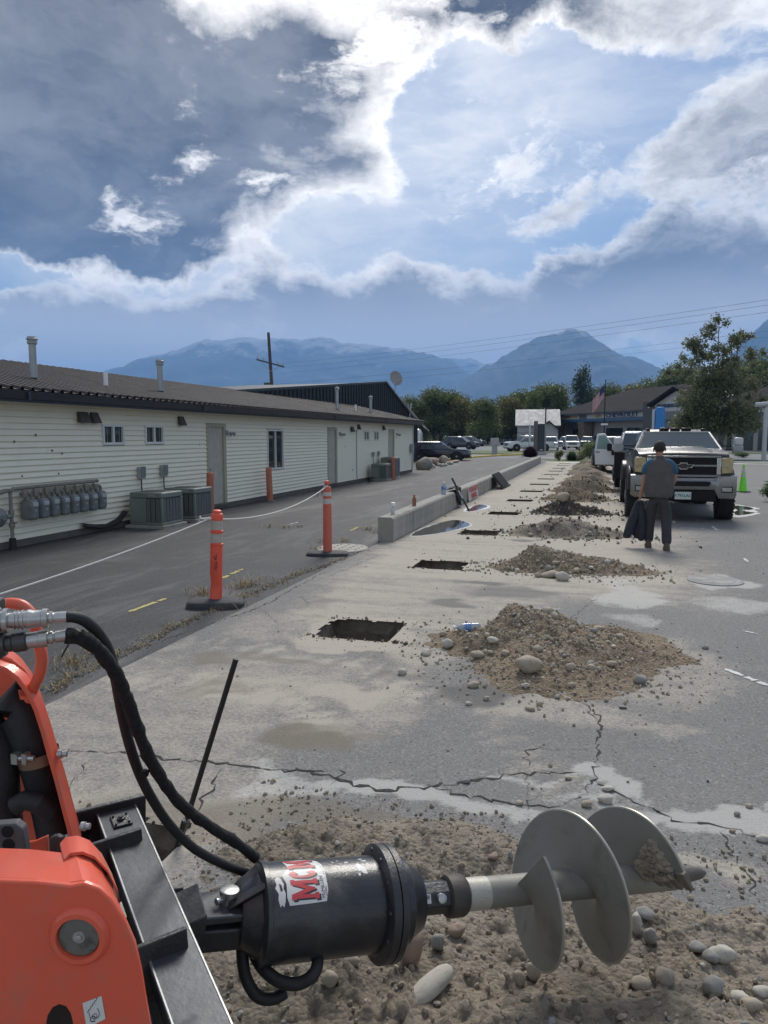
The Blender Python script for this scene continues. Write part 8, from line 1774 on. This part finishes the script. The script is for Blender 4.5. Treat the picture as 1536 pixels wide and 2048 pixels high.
t = thing('blue_pylon', 'bright blue inflatable-like pylon sign behind the black truck', 'sign', (*(6.33, 85.56), 0), R(-12)); mb = MB()
mb.loft([[(-w_, -.5, z), (w_, -.5, z), (w_, .5, z), (-w_, .5, z)] for z, w_ in ((0, .50), (3.4, .46), (4.6, .42), (4.95, .36))]); mb.build('body', M('pylon_blue', (.03, .22, .55), .4, 0, .06, 1), t, .08)
mb = MB(); mb.box(-.78, -.52, -.5, .4, 0, 4.7); mb.build('side_panel', M('pylon_pale', (.42, .50, .58), .5), t, .04); mb = MB(); mb.box(-.76, -.54, -.53, -.5, 1.8, 2.5); mb.build('red_patch', M('pylon_red', (.55, .15, .16), .5), t)
t = thing('vent_stack', 'white bent pipe stack rising at the right edge', 'pipe', (11.84, 60.87, 0)); mb = MB()
mb.tube(smooth_path([Vector(p) for p in ((0, 0, 0), (0, 0, 3.1), (0, 0, 3.55), (.10, 0, 3.9), (.45, 0, 4.15), (.9, 0, 4.22), (2.2, 0, 4.25))]), .16, 14); mb.tube([(-.75, 0, 4.15), (.9, 0, 4.28)], .17, 12); mb.lathe((0, 0, 3.2), (0, 0, 1), [(0, .2), (.12, .2)], 14); mb.build('pipe', M('pipe_white', (.46, .47, .49), .5, .1), t)
mb = MB(); mb.ball((.75, -.05, 4.35), .22, 8, 6); mb.build('yellow_cap', M('cap_yellow', (.35, .25, .06), .6), t)
t = thing('utility_pole', 'wooden utility pole with crossarm behind the long building', 'utility pole', (-31.17, 68.42, 0), R(20)); pw_ = M('pole_wood', (.10, .085, .07), .9, 0, .3, 3)
mb = MB(); mb.tube([(0, 0, 0), (-.15, 0, 6.5), (-.42, 0, 12.0)], [.2, .18, .14], 10); mb.build('pole', pw_, t); mb = MB(); mb.beam((-1.6, -.2, 9.35), (1.1, -.2, 8.65), .12, .14); mb.build('crossarm', pw_, t)
mb = MB(); mb.beam((-1.2, -.2, 9.2), (-.25, -.2, 8.2), .06, .05); mb.beam((.7, -.2, 8.7), (-.25, -.2, 8.2), .06, .05); mb.build('brace', galv, t)
for x, z in ((-1.5, 9.4), (-.9, 9.25), (.5, 8.9), (1.0, 8.78)): mb = MB(); mb.lathe((x, -.2, z), (0, 0, 1), [(0, .03), (.1, .03), (.12, .08), (.22, .08), (.26, .04), (.32, .06), (.34, .02)], 8); mb.build('insulator', galv, t)
mb = MB(); mb.box(-.9, -.2, -.3, .0, 6.9, 7.1); mb.build('bracket', pw_, t)
wire = M('wire_black', (.02, .02, .022), .6)
for k, (a, b, lab) in enumerate([((17.249, 56.256, 11.726), (-62.486, 140.47, 16.479), 'uppermost overhead wire crossing in front of the mountains'), ((17.619, 57.392, 11.569), (-62.877, 141.317, 15.663), 'second overhead wire just under the uppermost'), ((17.993, 58.513, 11.263), (-63.264, 142.152, 14.733), 'third overhead wire of the upper set'), ((17.7, 63.571, 10.43), (-30.869, 66.951, 6.791), 'lower overhead wire running to the utility pole'), ((18.036, 64.679, 10.097), (-31.284, 67.832, 6.369), 'lowest overhead wire, close under its neighbour')]):
    mb = MB(); mb.tube(sag(a, b, .5 if k < 3 else .3, 24), .012 if k < 3 else .008, 5); o = mb.build('overhead_wire', wire); tag(o, lab, 'wire', 'overhead wires')
